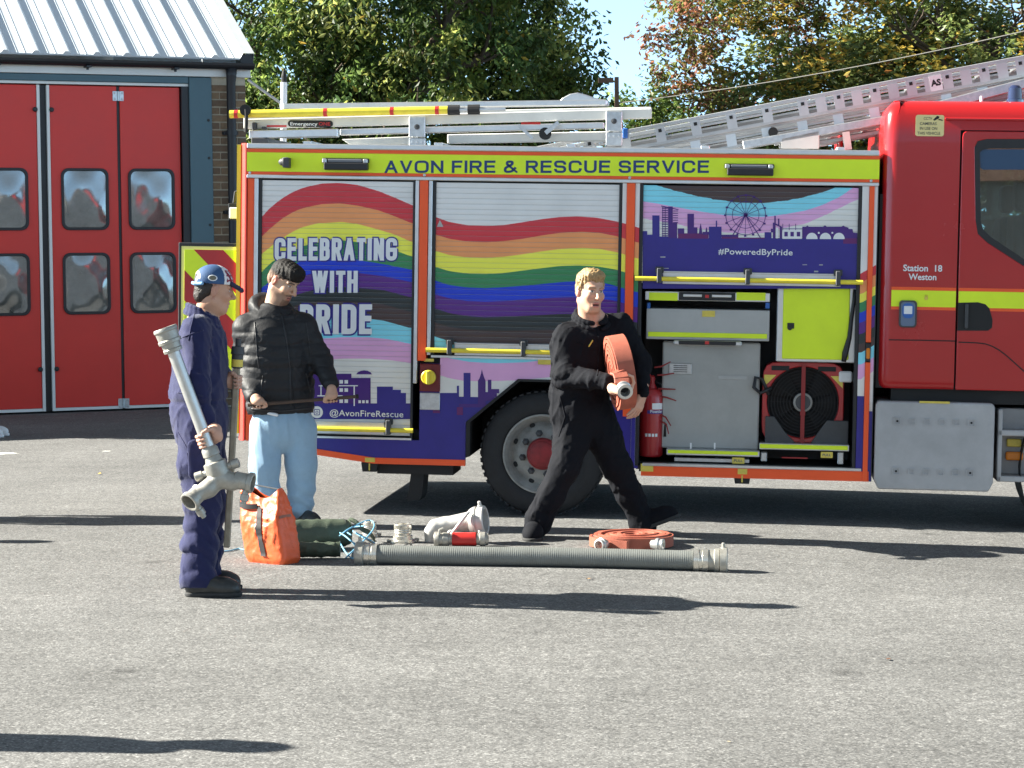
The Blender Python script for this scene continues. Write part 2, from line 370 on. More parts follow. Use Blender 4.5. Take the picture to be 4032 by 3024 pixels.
def ring(mb, outer, inner, y0, y1):           # extruded frame between two outlines with equal counts
    n = len(outer)
    vs = [(x, y0, z) for x, z in outer] + [(x, y0, z) for x, z in inner] + [(x, y1, z) for x, z in outer] + [(x, y1, z) for x, z in inner]
    fs = []
    for i in range(n):
        j = (i + 1) % n
        fs += [(i, n + i, n + j, j), (2 * n + i, 2 * n + j, 3 * n + j, 3 * n + i), (i, j, 2 * n + j, 2 * n + i), (n + i, 3 * n + i, 3 * n + j, n + j)]
    return mb.add(vs, fs)
wl, wr = wall(246, 780)[0] - eB0, wall(433, 780)[0] - eB0
for (x0, x1) in leaves:
    d = MB(); d.box(x0, x1, 0.03, 0.08, 0.06, top_z); leaf = d.build('door_leaf', M_RED, bld, bevel=0.006)
    wc = (x0 + x1) / 2; hw = (wr - wl) / 2
    for (zt, zb) in winz:
        fr = MB(); ring(fr, rrect(wc - hw, wc + hw, zb, zt, 0.09), rrect(wc - hw + 0.032, wc + hw - 0.032, zb + 0.032, zt - 0.032, 0.07), 0.008, 0.03)
        fo = fr.build('window_frame', M_BLACK, leaf, bevel=0.004)
        # blown-acrylic pane: bulged and slightly buckled
        n = 25; P = []; seed = random.random() * 9
        for j in range(n):
            for i in range(n):
                a = i / (n - 1) * 2 - 1; b_ = j / (n - 1) * 2 - 1
                bul = 0.013 * (1 - a ** 2) * (1 - b_ ** 2) + 0.0045 * math.sin(3.4 * a + seed) * math.cos(3.1 * b_ - seed) * (1 - a ** 4) * (1 - b_ ** 4)
                P.append((wc + a * (hw - 0.03), 0.027 - bul, (zt + zb) / 2 + b_ * ((zt - zb) / 2 - 0.03)))
        Qs = [(j * n + i, j * n + i + 1, (j + 1) * n + i + 1, (j + 1) * n + i) for j in range(n - 1) for i in range(n - 1)]
        link('window_pane', mesh_np('window_pane', P, Qs), M_ACRYL, leaf)
    kick = MB(); kick.box(x0, x1, 0.02, 0.08, 0.025, 0.058); kick.build('threshold_strip', M_WHITE, leaf)
for x, x2 in ((eA1 + 0.002, gA), (gB0, eB0 - 0.002)):
    d = MB(); d.box(x, x2, 0.015, 0.08, 0.025, top_z); d.build('edge_strip', M_WHITE, bld)
d = MB(); d.box(gA + 0.002, gB0 - 0.002, 0.06, 0.12, 0.02, top_z); d.build('rubber_seal', M_BLACK, bld)
d = MB(); d.box(eB1 + 0.002, eC0 - 0.002, 0.05, 0.12, 0.02, top_z); d.build('rubber_seal', M_BLACK, bld)
for zz in (wall(472, 378)[1], wall(495, 1588)[1]):
    h = MB(); xc = (eB1 + eC0) / 2
    h.box(xc - 0.066, xc - 0.012, 0.018, 0.029, zz - 0.058, zz + 0.058); h.box(xc + 0.012, xc + 0.066, 0.018, 0.029, zz - 0.058, zz + 0.058)
    h.tube([(xc, 0.016, zz - 0.058), (xc, 0.016, zz + 0.058)], 0.012, 8)
    for sx in (-0.044, 0.044):
        for sz in (-0.036, 0.036): h.lathe((xc + sx, 0.018, zz + sz), (0, -1, 0), [(0, 0.013), (0.006, 0.011), (0.007, 0)], 8)
    h.build('door_hinge', M_GALV, bld, bevel=0.003)
for x in (eA1 - 0.02, eB0 + 0.02):
    for py in (431, 1454):
        zz = wall(180, py)[1]; k = MB(); k.lathe((x, 0.03, zz), (0, -1, 0), [(0, 0.028), (0.03, 0.028), (0.036, 0.02), (0.037, 0)], 10); k.build('door_knob', M_BLACK, bld)
# fascia, gutter, downpipe, roof
fz0, fz1 = wall(500, 312)[1], wall(500, 258)[1]
c = MB(); c.box(xl, xr + 0.05, -0.06, 0.02, top_z + 0.13, eave_z - 0.07); c.build('fascia', M_WHITE, bld, bevel=0.004)
gt = MB(); gy = -0.14; gzz = eave_z - 0.06
prof = [(math.cos(a) * 0.075, math.sin(a) * 0.075) for a in np.linspace(math.pi, 2 * math.pi, 9)]
n = len(prof); vs = []
for x in (xl, xr + 0.06): vs += [(x, gy + p, gzz + q) for p, q in prof] + [(x, gy + p * 0.85, gzz + q * 0.85) for p, q in prof]
fs = []
for i in range(n - 1):
    fs += [(i, i + 1, 2 * n + i + 1, 2 * n + i), (n + i + 1, n + i, 3 * n + i, 3 * n + i + 1), (i, n + i, n + i + 1, i + 1), (2 * n + i, 2 * n + i + 1, 3 * n + i + 1, 3 * n + i)]
for i in (0, n - 1): fs.append((i, 2 * n + i, 3 * n + i, n + i))
gt.add(vs, fs); gu = gt.build('gutter', M_BLACK, bld, smooth=False)
for i in range(9):
    k = MB(); xx = xr - 0.9 - i * 1.05; k.box(xx - 0.03, xx + 0.03, gy - 0.08, -0.062, gzz - 0.09, gzz - 0.07); k.box(xx - 0.012, xx + 0.012, gy - 0.01, gy + 0.02, gzz - 0.115, gzz - 0.09); k.build('gutter_bracket', M_BLACK, bld)
xd = wall(904, 700)[0]
dp = MB(); dp.tube([(xd, gy, gzz - 0.06), (xd, gy, gzz - 0.15), (xd, gy + 0.02, gzz - 0.25), (xd, gy + 0.02, 0.12), (xd, gy - 0.06, 0.04)], [0.07, 0.062, 0.055, 0.055, 0.055], 14); dp.build('downpipe', M_BLACK, bld, smooth=True)
for zz in (1.1, 2.35, 3.3):
    k = MB(); k.lathe((xd, gy + 0.02, zz - 0.03), (0, 0, 1), [(0, 0.055), (0, 0.066), (0.06, 0.066), (0.06, 0.055)], 14); k.box(xd - 0.09, xd + 0.09, gy + 0.05, -0.0045, zz - 0.02, zz + 0.02); k.build('pipe_clip', M_BLACK, bld)
RP = math.radians(31); run = 4.6
ca, sa = math.cos(RP), math.sin(RP)
def rp(x, s, h): return (x, -0.16 + s * ca - h * sa, eave_z + s * sa + h * ca)
rib_px = [3, 124, 244, 362, 480, 598, 714, 831]
rx = [wall(p, 214 + p * 0.02, -0.16)[0] for p in rib_px]
pitch_r = (rx[-1] - rx[0]) / 7
sheet = None
edges = [rx[-1] + 0.42] + [rx[-1] - i * pitch_r for i in range(0, 22)]
sec = [(0, 0), (0.03, 0.036), (0.08, 0.036), (0.12, 0.0), (0.20, 0.0), (0.21, 0.006), (0.22, 0.0), (0.30, 0.0), (0.31, 0.006), (0.32, 0)]
k = pitch_r / 0.40
for i in range(22):
    x0 = rx[-1] - i * pitch_r
    pr = [(x0 + a * min(k, 1.2), h) for a, h in sec] + [(x0 + pitch_r + 0.002, 0.0)]
    vs = [rp(x, s, h) for s in (0, run) for x, h in pr]; n = len(pr)
    if sheet is None or True:
        b_ = MB(); b_.add(vs, [(q, q + 1, n + q + 1, n + q) for q in range(n - 1)])
        b_.add([rp(x, 0, h) for x, h in pr] + [rp(x, 0.0, -0.02) for x, h in pr], [(q + 1, q, n + q, n + q + 1) for q in range(n - 1)])
        so_ = b_.build('roof_sheet', M_ROOF, bld)
M_VERGE = mat('verge_metal', (0.58, 0.62, 0.60), 0.45, vary=0.05)
xe = xr + 0.06
b_ = MB(); vs = [rp(x, s, h) for s in (0, run) for x, h in ((rx[-1] + pitch_r + 0.004, 0.0), (rx[-1] + pitch_r + 0.03, 0.07), (xe, 0.07), (xe, -0.1))]
b_.add(vs, [(q, q + 1, 4 + q + 1, 4 + q) for q in range(3)]); b_.build('verge_flashing', M_VERGE, bld)
b_ = MB(); b_.box(xe - 0.16, xe, -0.15, 0.05, eave_z - 0.06, eave_z + 0.05); b_.build('verge_cap', M_BLACK, bld)
# far roof slope and the dark underside so that the roof is closed
b_ = MB(); rt = rp(0, run, 0)
b_.add([(xl, rt[1], rt[2]), (xe, rt[1], rt[2]), (xe, 2 * rt[1] + 0.16, eave_z), (xl, 2 * rt[1] + 0.16, eave_z)], [(0, 1, 2, 3)])
b_.add([(xe - 0.07, 0.02, eave_z - 0.06), (xe - 0.07, rt[1], rt[2] - 0.06), (xe - 0.07, 2 * rt[1], eave_z - 0.06)], [(0, 1, 2)])
b_.build('rear_roof_slope', M_ROOF, bld)

# ---------------------------------------------------------------- building opposite, behind the viewer (mirrored in the paint and glass)
OPP = thing('opposite_block', 'long low pale building behind the viewer, seen only mirrored', 'building', (2.0, -24.0, gz(2.0)))
M_REND = mat('pale_render', (0.52, 0.49, 0.43), 0.9, vary=0.1, vscale=1.5); M_TILE = mat('roof_tile', (0.15, 0.09, 0.07), 0.85, vary=0.2, vscale=4)
c = MB(); c.box(-26, 26, -9, 0, -0.3, 3.5); c.build('wall', M_REND, OPP)
for i in range(10):
    x = -23 + i * 5.0
    for z in (1.1,):
        f = MB(); f.box(x, x + 1.9, -0.05, 0.04, z, z + 1.25); fo = f.build('window', M_WHITE, OPP); q = MB(); q.box(x + 0.08, x + 1.82, 0.041, 0.05, z + 0.08, z + 1.17); q.build('pane', M_GLASS, fo)
c = MB(); c.add([(-26.4, 0.4, 3.45), (26.4, 0.4, 3.45), (26.4, -4.5, 5.4), (-26.4, -4.5, 5.4), (26.4, -9.4, 3.45), (-26.4, -9.4, 3.45)], [(0, 1, 2, 3), (3, 2, 4, 5), (1, 4, 2), (0, 3, 5)]); c.build('roof', M_TILE, OPP)
# ---------------------------------------------------------------- trees
def leaf_mat():
    m = bpy.data.materials.new('leaves'); m.use_nodes = True; nt = m.node_tree; nt.nodes.clear(); N = nt.nodes.new; L = nt.links.new
    a = N('ShaderNodeAttribute'); a.attribute_name = 'Col'
    d = N('ShaderNodeBsdfPrincipled'); d.inputs['Roughness'].default_value = 0.45; d.inputs['Specular IOR Level'].default_value = 0.35
    t = N('ShaderNodeBsdfTranslucent'); mx = N('ShaderNodeMixShader'); mx.inputs[0].default_value = 0.4; o = N('ShaderNodeOutputMaterial')
    h = N('ShaderNodeHueSaturation'); h.inputs['Hue'].default_value = 0.485; h.inputs['Value'].default_value = 1.95; L(a.outputs[0], h.inputs['Color'])
    L(a.outputs[0], d.inputs['Base Color']); L(h.outputs[0], t.inputs[0]); L(d.outputs[0], mx.inputs[1]); L(t.outputs[0], mx.inputs[2]); L(mx.outputs[0], o.inputs[0])
    return m
M_LEAF = leaf_mat()
M_BARK = mat('bark', (0.085, 0.062, 0.045), 0.9, vary=0.3, vscale=10, bump=0.6, bscale=25)
def tree(name, label, x, y, height, spread, z0, nclump, nleaf, size, palette, droop, group=None, lean=0.0, gap=0.0, seed=1):
    r = np.random.default_rng(seed)
    t = thing(name, label, 'tree', (x, y, gz(min(x, 12))))
    # limbs first; clumps of leaves hang on the limb ends
    mb = MB(); tips = []
    def branch(p, d, ln, rad, lev):
        pts = [p]; q = p.copy(); dd = d.copy()
        for i in range(4):
            dd = dd + r.normal(0, 0.13, 3); dd[2] += 0.05; dd /= np.linalg.norm(dd); q = q + dd * ln / 4; pts.append(q.copy())
        mb.tube(pts, list(np.linspace(rad, rad * 0.55, 5)), 7 if lev < 2 else 5, caps=False)
        if lev >= 3: tips.append(q); tips.append(pts[2]); return
        for i in range(r.integers(3, 5)):
            a = r.uniform(0, 2 * math.pi); s = r.uniform(0.5, 1.0)
            nd = dd * r.uniform(0.35, 0.8) + np.array([math.cos(a) * s, math.sin(a) * s, r.uniform(-0.25, 0.5)]); nd /= np.linalg.norm(nd)
            branch(pts[r.integers(2, 5)], nd, ln * r.uniform(0.6, 0.85), rad * 0.5, lev + 1)
    tr = MB(); h0 = z0 * 0.75
    tr.tube([(0, 0, -0.05), (0.03, 0.02, 0.3), (lean * 0.3, 0, h0 * 0.5), (lean * 0.6, 0.05, h0), (lean, 0, height * 0.55)], [0.30, 0.21, 0.17, 0.15, 0.09], 12)
    tr.build('trunk', M_BARK, t, smooth=True)
    for i in range(7):
        a = 2 * math.pi * i / 7 + r.uniform(-.3, .3); zz = h0 + (height * 0.5 - h0) * r.uniform(0, 1)
        branch(np.array([lean * 0.6, 0, zz]), np.array([math.cos(a), math.sin(a), r.uniform(0.1, 0.8)]), spread * 0.5, 0.075, 1)
    mb.build('limbs', M_BARK, t, smooth=True)
    # crown: clump centres spread through the volume, biased to the outside, with gaps left between
    C_ = []
    while len(C_) < nclump:
        p = r.uniform(-1, 1, 3); d = np.linalg.norm(p)
        if d > 1 or d < 0.25: continue
        lump = 1 + 0.22 * math.sin(3.1 * p[0] * 2 + seed) * math.cos(2.7 * p[1] * 2 - seed) + 0.15 * math.sin(5 * p[2] + seed)
        if d > 0.93 * lump: continue
        C_.append(np.array([p[0] * spread + lean * 0.6, p[1] * spread, z0 + (height - z0) * (p[2] * 0.5 + 0.5)]))
    C_ = np.array(C_ + [q for q in tips if q[2] > z0 - 0.6][: nclump // 3])
    if gap:
        keep = np.sin(C_[:, 0] * 1.7 + seed) * np.sin(C_[:, 2] * 2.1 + seed * 2) < 1 - gap
        C_ = C_[keep]
    nl = nleaf // len(C_)
    cen = np.repeat(C_, nl, 0); n = len(cen)
    cr = np.repeat(r.uniform(0.26, 0.55, len(C_)), nl)
    off = r.normal(0, 0.42, (n, 3)) * cr[:, None]; off[:, 2] *= 0.75
    P = cen + off
    # leaf axes: hang outward and down
    a = r.uniform(0, 2 * math.pi, n); dz = r.normal(-droop, 0.45, n)
    ax = np.stack([np.cos(a), np.sin(a), dz], 1); ax /= np.linalg.norm(ax, axis=1)[:, None]
    sd = np.cross(ax, r.normal(0, 1, (n, 3)) + np.array([0, 0, 1.2])); sd /= np.linalg.norm(sd, axis=1)[:, None]
    nm = np.cross(ax, sd); L_ = size * r.uniform(0.65, 1.3, n); W_ = L_ * r.uniform(0.38, 0.55, n)
    v0 = P; v1 = P + ax * (L_ * 0.45)[:, None] + sd * (W_ * 0.5)[:, None] + nm * (L_ * 0.06)[:, None]
    v2 = P + ax * L_[:, None] - nm * (L_ * 0.08)[:, None]; v3 = P + ax * (L_ * 0.45)[:, None] - sd * (W_ * 0.5)[:, None] + nm * (L_ * 0.06)[:, None]
    V = np.stack([v0, v1, v2, v3], 1).reshape(-1, 3); Q = np.arange(4 * n).reshape(-1, 4)
    pal = np.array([c for c, w_ in palette]); pw = np.array([w_ for c, w_ in palette], float); pw /= pw.sum()
    ci = np.repeat(r.choice(len(pal), len(C_), p=pw), nl); mixi = r.choice(len(pal), n, p=pw)
    ci = np.where(r.random(n) < 0.35, mixi, ci)
    colr = pal[ci] * r.uniform(0.7, 1.35, n)[:, None] * np.repeat(r.uniform(0.6, 1.75, len(C_)), nl)[:, None]
    me = mesh_np('crown', V, Q, False); vcol(me, np.repeat(colr, 4, 0)); link('crown', me, M_LEAF, t)
    return t
G1 = [((0.060, 0.100, 0.028), 5), ((0.092, 0.136, 0.034), 4), ((0.17, 0.195, 0.055), 1.6), ((0.034, 0.068, 0.024), 4), ((0.27, 0.20, 0.04), 0.3)]
G2 = [((0.19, 0.092, 0.050), 3.5), ((0.125, 0.068, 0.042), 3), ((0.22, 0.16, 0.05), 2), ((0.10, 0.125, 0.04), 3.5)]
G3 = [((0.095, 0.130, 0.042), 5), ((0.16, 0.185, 0.06), 3.4), ((0.34, 0.26, 0.05), 1.4), ((0.06, 0.09, 0.034), 4), ((0.29, 0.14, 0.04), 0.6)]
G4 = [((0.065, 0.11, 0.03), 5), ((0.095, 0.14, 0.034), 3), ((0.13, 0.09, 0.045), 1)]
def tx(dpx, Y): return (dpx * 1.8228 - CX) / F * Y
tree('cherry_tree', 'broad dark green cherry tree rising straight behind the fire station corner', tx(560, 38), 38, 9.5, 3.4, 2.4, 300, 44000, 0.125, G1, 0.9, seed=3)
tree('cherry_tree', 'tall full green cherry tree above the middle of the roof gantry', tx(900, 36.5), 36.5, 9.8, 3.3, 2.4, 330, 48000, 0.125, G1, 0.9, seed=5)
tree('cherry_tree', 'green cherry tree whose right edge meets the open sky', tx(1120, 39), 39, 7.4, 1.55, 2.4, 150, 19000, 0.125, G1, 0.8, seed=8, lean=-0.3)
tree('small_tree', 'low dark green tree filling the dip between the two tree groups', tx(1395, 41), 41, 5.0, 1.4, 1.6, 130, 14000, 0.115, G4, 0.6, seed=11)
tree('copper_tree', 'thin rusty brown tree with bare twigs, left of the yellowing maple', tx(1610, 40), 40, 8.6, 1.65, 3.0, 150, 17000, 0.115, G2, 0.7, gap=0.45, seed=14)
tree('maple_tree', 'yellowing green maple above the raised ladder', tx(1830, 38), 38, 9.6, 2.4, 2.6, 260, 38000, 0.125, G3, 0.2, gap=0.2, seed=17)
tree('maple_tree', 'fuller green maple behind the red cab at the right edge', tx(2150, 37), 37, 9.6, 2.6, 2.4, 280, 42000, 0.125, G3, 0.3, gap=0.1, seed=21)
tree('hedge_tree', 'dense dark evergreen low behind the ladder foot', tx(1640, 44), 44, 5.4, 2.6, 1.0, 180, 18000, 0.12, G4, 0.5, seed=25)
tree('hedge_tree', 'dense evergreen low behind the cab roof', tx(2080, 44), 44, 5.8, 3.0, 1.0, 180, 18000, 0.12, G4, 0.5, seed=27)

# ---------------------------------------------------------------- fire engine
YAWT, TILT = math.radians(6.0), 0.025
TU = np.array([math.cos(YAWT) * math.cos(TILT), -math.sin(YAWT) * math.cos(TILT), -math.sin(TILT)])
TN = np.array([-math.sin(YAWT), -math.cos(YAWT), 0.0])       # out of the near side
TV = np.cross(TN, TU); TV *= np.sign(TV[2])
T0 = ground(2136, 2035)
T0[2] = gz(T0[0])
ENG = thing('fire_engine', 'red fire engine with a rainbow pride livery and one roller shutter raised', 'fire engine', mtx=frame(T0, TU, -TN, TV))
def T(px, py, w=0.0):                        # (along, up) on the side plane w metres proud of the body
    d = ray(px, py); o = T0 + TN * w; t = ((o - CAM) @ TN) / (d @ TN); p = CAM + d * t - T0
    return float(p @ TU), float(p @ TV)
def Tu(px, py, w=0.0): return T(px, py, w)[0]
def Tv(px, py, w=0.0): return T(px, py, w)[1]
def TB(px0, py0, px1, py1, w0, w1, mb=None):  # box whose front face covers that rectangle, from w0 (front) to w1 (back)
    u0, v1 = T(px0, py0, w0); u1, v0 = T(px1, py1, w0)
    mb = mb or MB(); return mb.box(min(u0, u1), max(u0, u1), -w0, -w1, min(v0, v1), max(v0, v1))

M_CABRED = mat('cab_red', (0.43, 0.013, 0.016), 0.24, vary=0.05, vscale=1.3, coat=0.25)
M_ORANGE = mat('fluorescent_orange', (0.95, 0.105, 0.022), 0.45, vary=0.06, vscale=4)
M_LIME = mat('fluorescent_lime', (0.74, 0.92, 0.030), 0.45, vary=0.05, vscale=5)
M_YELLOW = mat('yellow_paint', (0.82, 0.66, 0.06), 0.4, vary=0.1, vscale=15)
M_GOLD = mat('yellow_label', (0.70, 0.55, 0.10), 0.5, vary=0.1, vscale=30)
M_NAVY = mat('navy_print', (0.026, 0.018, 0.235), 0.4, vary=0.1, vscale=6)
M_PURP = mat('purple_print', (0.060, 0.014, 0.19), 0.4, vary=0.1, vscale=6)
M_MAROON = mat('maroon_print', (0.13, 0.012, 0.13), 0.45)
M_INK = mat('blue_ink', (0.010, 0.045, 0.165), 0.45)
M_PRINTW = mat('white_print', (0.76, 0.77, 0.79), 0.5, vary=0.05, vscale=10)
M_GREYP = mat('grey_panel', (0.42, 0.42, 0.41), 0.5, vary=0.09, vscale=5)
M_DGREY = mat('dark_grey', (0.055, 0.057, 0.062), 0.55, vary=0.15, vscale=12)
M_CHASSIS = mat('chassis_black', (0.012, 0.012, 0.013), 0.7, vary=0.3, vscale=8)
M_TYRE = mat('tyre_rubber', (0.020, 0.020, 0.022), 0.8, vary=0.3, vscale=9, bump=0.2)
M_RIM = mat('rim_paint', (0.27, 0.265, 0.25), 0.55, vary=0.4, vscale=7)
M_HUB = mat('hub_red', (0.24, 0.018, 0.022), 0.6, vary=0.4, vscale=10)
M_TANK = mat('tank_grey', (0.40, 0.40, 0.41), 0.5, vary=0.14, vscale=4)
M_AMBER = mat('amber_lens', (0.75, 0.22, 0.02), 0.2)
M_EXT = mat('extinguisher_red', (0.40, 0.015, 0.02), 0.3, vary=0.1, vscale=8, coat=0.4)
M_CREAM = mat('gantry_white', (0.72, 0.70, 0.65), 0.5, vary=0.08, vscale=4)
M_BLUEP = mat('blue_plastic', (0.02, 0.12, 0.42), 0.4)

# --- livery curves, traced on the side of the body as (along, up) from photo readings
def zc(pts, ox, oy, k): return [(ox + x / k, oy + y / k) for x, y in pts]
Za = lambda p: zc(p, 900, 650, 2.458); Zb = lambda p: zc(p, 1600, 650, 2.074); Zd = lambda p: zc(p, 2450, 680, 2.212)
LIV1 = [Za([(320, 495), (380, 425), (450, 365), (520, 313), (600, 265), (680, 228), (750, 205), (900, 172), (1060, 165), (1250, 185), (1450, 245), (1600, 305), (1780, 385)]),
        Za([(315, 695), (380, 630), (450, 570), (520, 512), (600, 465), (670, 430), (750, 405), (900, 375), (1080, 368), (1250, 390), (1450, 435), (1600, 490), (1770, 560)]),
        Za([(312, 865), (380, 810), (450, 755), (560, 680), (620, 645), (700, 605), (850, 565), (1090, 550), (1250, 570), (1450, 625), (1600, 670), (1770, 745)]),
        Za([(310, 1040), (360, 985), (420, 930), (560, 850), (730, 775), (900, 735), (1100, 722), (1300, 745), (1450, 780), (1640, 832), (1770, 880)]),
        Za([(305, 1195), (380, 1140), (470, 1050), (560, 985), (700, 928), (900, 895), (1100, 888), (1300, 925), (1500, 958), (1640, 985), (1765, 1010)]),
        Za([(300, 1340), (400, 1250), (560, 1150), (700, 1080), (800, 1050), (1000, 1020), (1270, 1045), (1500, 1075), (1760, 1130)]),
        Za([(300, 1450), (450, 1350), (660, 1250), (760, 1220), (900, 1185), (1100, 1172), (1270, 1185), (1500, 1205), (1760, 1275)]),
        Za([(300, 1550), (450, 1450), (700, 1335), (900, 1310), (1300, 1320), (1500, 1345), (1755, 1415)]),
        Za([(300, 1620), (450, 1560), (700, 1490), (1000, 1470), (1380, 1490), (1500, 1505), (1750, 1575)]),
        [(1020, 1400), (1150, 1345), (1274, 1330), (1349, 1325), (1448, 1325), (1523, 1332), (1610, 1350), (1640, 1357)],
        [(1020, 1470), (1150, 1425), (1289, 1412), (1349, 1407), (1448, 1407), (1548, 1414), (1610, 1424), (1640, 1430)]]
LIV2 = [Zb([(235, 418), (350, 460), (500, 487), (650, 492), (800, 485), (950, 462), (1100, 438), (1250, 420), (1400, 415), (1550, 425), (1725, 458), (1790, 475), (1900, 508)]),
        Zb([(232, 563), (350, 600), (500, 622), (650, 628), (800, 618), (950, 600), (1100, 573), (1250, 552), (1430, 542), (1570, 550), (1725, 580), (1790, 600), (1890, 630)]),
        Zb([(230, 698), (350, 735), (500, 755), (650, 758), (800, 748), (950, 728), (1100, 705), (1250, 686), (1430, 676), (1570, 683), (1722, 712), (1780, 728), (1890, 762)]),
        Zb([(228, 826), (350, 862), (500, 882), (650, 885), (800, 877), (950, 857), (1100, 838), (1250, 820), (1400, 815), (1570, 825), (1720, 850), (1775, 868), (1885, 902)]),
        Zb([(226, 938), (350, 978), (500, 998), (650, 1003), (800, 995), (1000, 980), (1150, 965), (1300, 950), (1470, 945), (1620, 962), (1715, 985), (1775, 1005), (1880, 1035)]),
        Zb([(224, 1053), (350, 1088), (500, 1110), (650, 1115), (800, 1110), (1000, 1095), (1200, 1082), (1370, 1078), (1550, 1085), (1715, 1110), (1770, 1125), (1875, 1160)]),
        Zb([(222, 1163), (350, 1205), (500, 1230), (650, 1240), (900, 1230), (1290, 1210), (1550, 1215), (1715, 1240), (1875, 1280)]),
        Zb([(220, 1278), (350, 1320), (500, 1342), (650, 1350), (900, 1350), (1230, 1340), (1550, 1345), (1715, 1365), (1870, 1400)]),
        Zb([(216, 1393), (330, 1430), (450, 1455), (700, 1478), (1000, 1490), (1300, 1485), (1600, 1490), (1870, 1530)]),
        [(1680, 1392), (1700, 1396), (1757, 1405), (1846, 1422), (1946, 1428), (2070, 1424), (2184, 1410), (2350, 1405), (2530, 1430)],
        [(1680, 1462), (1732, 1472), (1772, 1484), (1821, 1493), (1896, 1496), (2045, 1491), (2184, 1478), (2350, 1470), (2530, 1490)]]
base8 = Zd([(180, 60), (320, 118), (450, 155), (600, 195), (800, 235), (950, 255), (1100, 262), (1250, 262), (1400, 250), (1550, 222), (1700, 185), (1850, 135), (2060, 40)])
LIV3 = [[(2525, 620 - i * 4), (3385, 600 - i * 4)] for i in range(8)][::-1] + [base8,
        Zd([(180, 245), (300, 262), (500, 300), (700, 335), (900, 365), (1100, 378), (1250, 378), (1400, 360), (1600, 325), (1750, 275), (1900, 205), (1990, 140), (2060, 80)]),
        Zd([(180, 385), (300, 405), (500, 440), (700, 478), (900, 505), (1100, 520), (1250, 510), (1450, 460), (1600, 430), (1750, 365), (1900, 290), (2045, 220)])]
LIV4 = [[(3390, y + 9), (3452, y - 26)] for y in (1068, 1103, 1150, 1182, 1222, 1262, 1306, 1346, 1378, 1424, 1474)]
def liv_uv(curves): return [np.array(sorted(T(x, y) for x, y in c)) for c in curves]
LIVS = [(-2.3, liv_uv(LIV1)), (Tu(1665, 1000), liv_uv(LIV2)), (Tu(2523, 1000), liv_uv(LIV3)), (Tu(3386, 1000), liv_uv(LIV4))]
def livery(u, v):                            # 0..1 band number at a point of the side
    cur = [c for s, c in LIVS if u >= s][-1]
    bz = [np.interp(u, c[:, 0], c[:, 1]) for c in cur]
    bz = np.minimum.accumulate(np.array(bz) - np.arange(len(bz)) * 1e-4)
    bz = np.append(bz, bz[-1] - 0.5)
    return float(np.interp(-v, -bz, np.append(np.arange(1, 12), 11.9)) if v <= bz[0] else max(0.0, 1 - (v - bz[0]) * 10)) / 12.0
BANDS = [(0.80, 0.79, 0.78), (0.68, 0.040, 0.058), (0.92, 0.35, 0.13), (0.96, 0.92, 0.10), (0.036, 0.25, 0.095), (0.003, 0.045, 0.62), (0.105, 0.018, 0.24), (0.022, 0.030, 0.033), (0.070, 0.042, 0.042), (0.24, 0.74, 0.90), (0.80, 0.42, 0.72), (0.79, 0.78, 0.75)]
def livery_mat():
    m = bpy.data.materials.new('pride_livery'); m.use_nodes = True; nt = m.node_tree; b = nt.nodes['Principled BSDF']
    a = nt.nodes.new('ShaderNodeAttribute'); a.attribute_name = 'band'
    r = nt.nodes.new('ShaderNodeValToRGB'); r.color_ramp.interpolation = 'CONSTANT'; e = r.color_ramp.elements
    e[0].position = 0; e[0].color = (*BANDS[0], 1); e[1].position = 1 / 12; e[1].color = (*BANDS[1], 1)
    for i in range(2, 12): q = e.new(i / 12); q.color = (*BANDS[i], 1)
    nt.links.new(a.outputs['Fac'], r.inputs[0])
    n = nt.nodes.new('ShaderNodeTexNoise'); n.inputs['Scale'].default_value = 3; n.inputs['Detail'].default_value = 8
    tc = nt.nodes.new('ShaderNodeTexCoord'); nt.links.new(tc.outputs['Object'], n.inputs[0])
    mr = nt.nodes.new('ShaderNodeMapRange'); mr.inputs[1].default_value = 0.3; mr.inputs[2].default_value = 0.7; mr.inputs[3].default_value = 0.90; mr.inputs[4].default_value = 1.05
    nt.links.new(n.outputs[0], mr.inputs[0])
    x = nt.nodes.new('ShaderNodeMix'); x.data_type = 'RGBA'; x.blend_type = 'MULTIPLY'; x.inputs[0].default_value = 1
    nt.links.new(r.outputs[0], x.inputs[6]); nt.links.new(mr.outputs[0], x.inputs[7]); nt.links.new(x.outputs[2], b.inputs['Base Color'])
    b.inputs['Roughness'].default_value = 0.38
    return m
M_LIV = livery_mat()
def band_attr(me):
    a = me.attributes.new('band', 'FLOAT', 'POINT')
    a.data.foreach_set('value', np.array([livery(v.co.x, v.co.z) for v in me.vertices], np.float32))
def liv_grid(name, poly_u, zlo, zhi, y, parent, nu, nz):
    us = np.linspace(poly_u[0], poly_u[1], nu); P = []
    for j in range(nz):
        for u in us:
            lo, hi = zlo(u), zhi(u); P.append((u, y, lo + (hi - lo) * j / (nz - 1)))
    Qs = [(j * nu + i, j * nu + i + 1, (j + 1) * nu + i + 1, (j + 1) * nu + i) for j in range(nz - 1) for i in range(nu - 1)]
    me = mesh_np(name, P, Qs, False); band_attr(me); return link(name, me, M_LIV, parent)

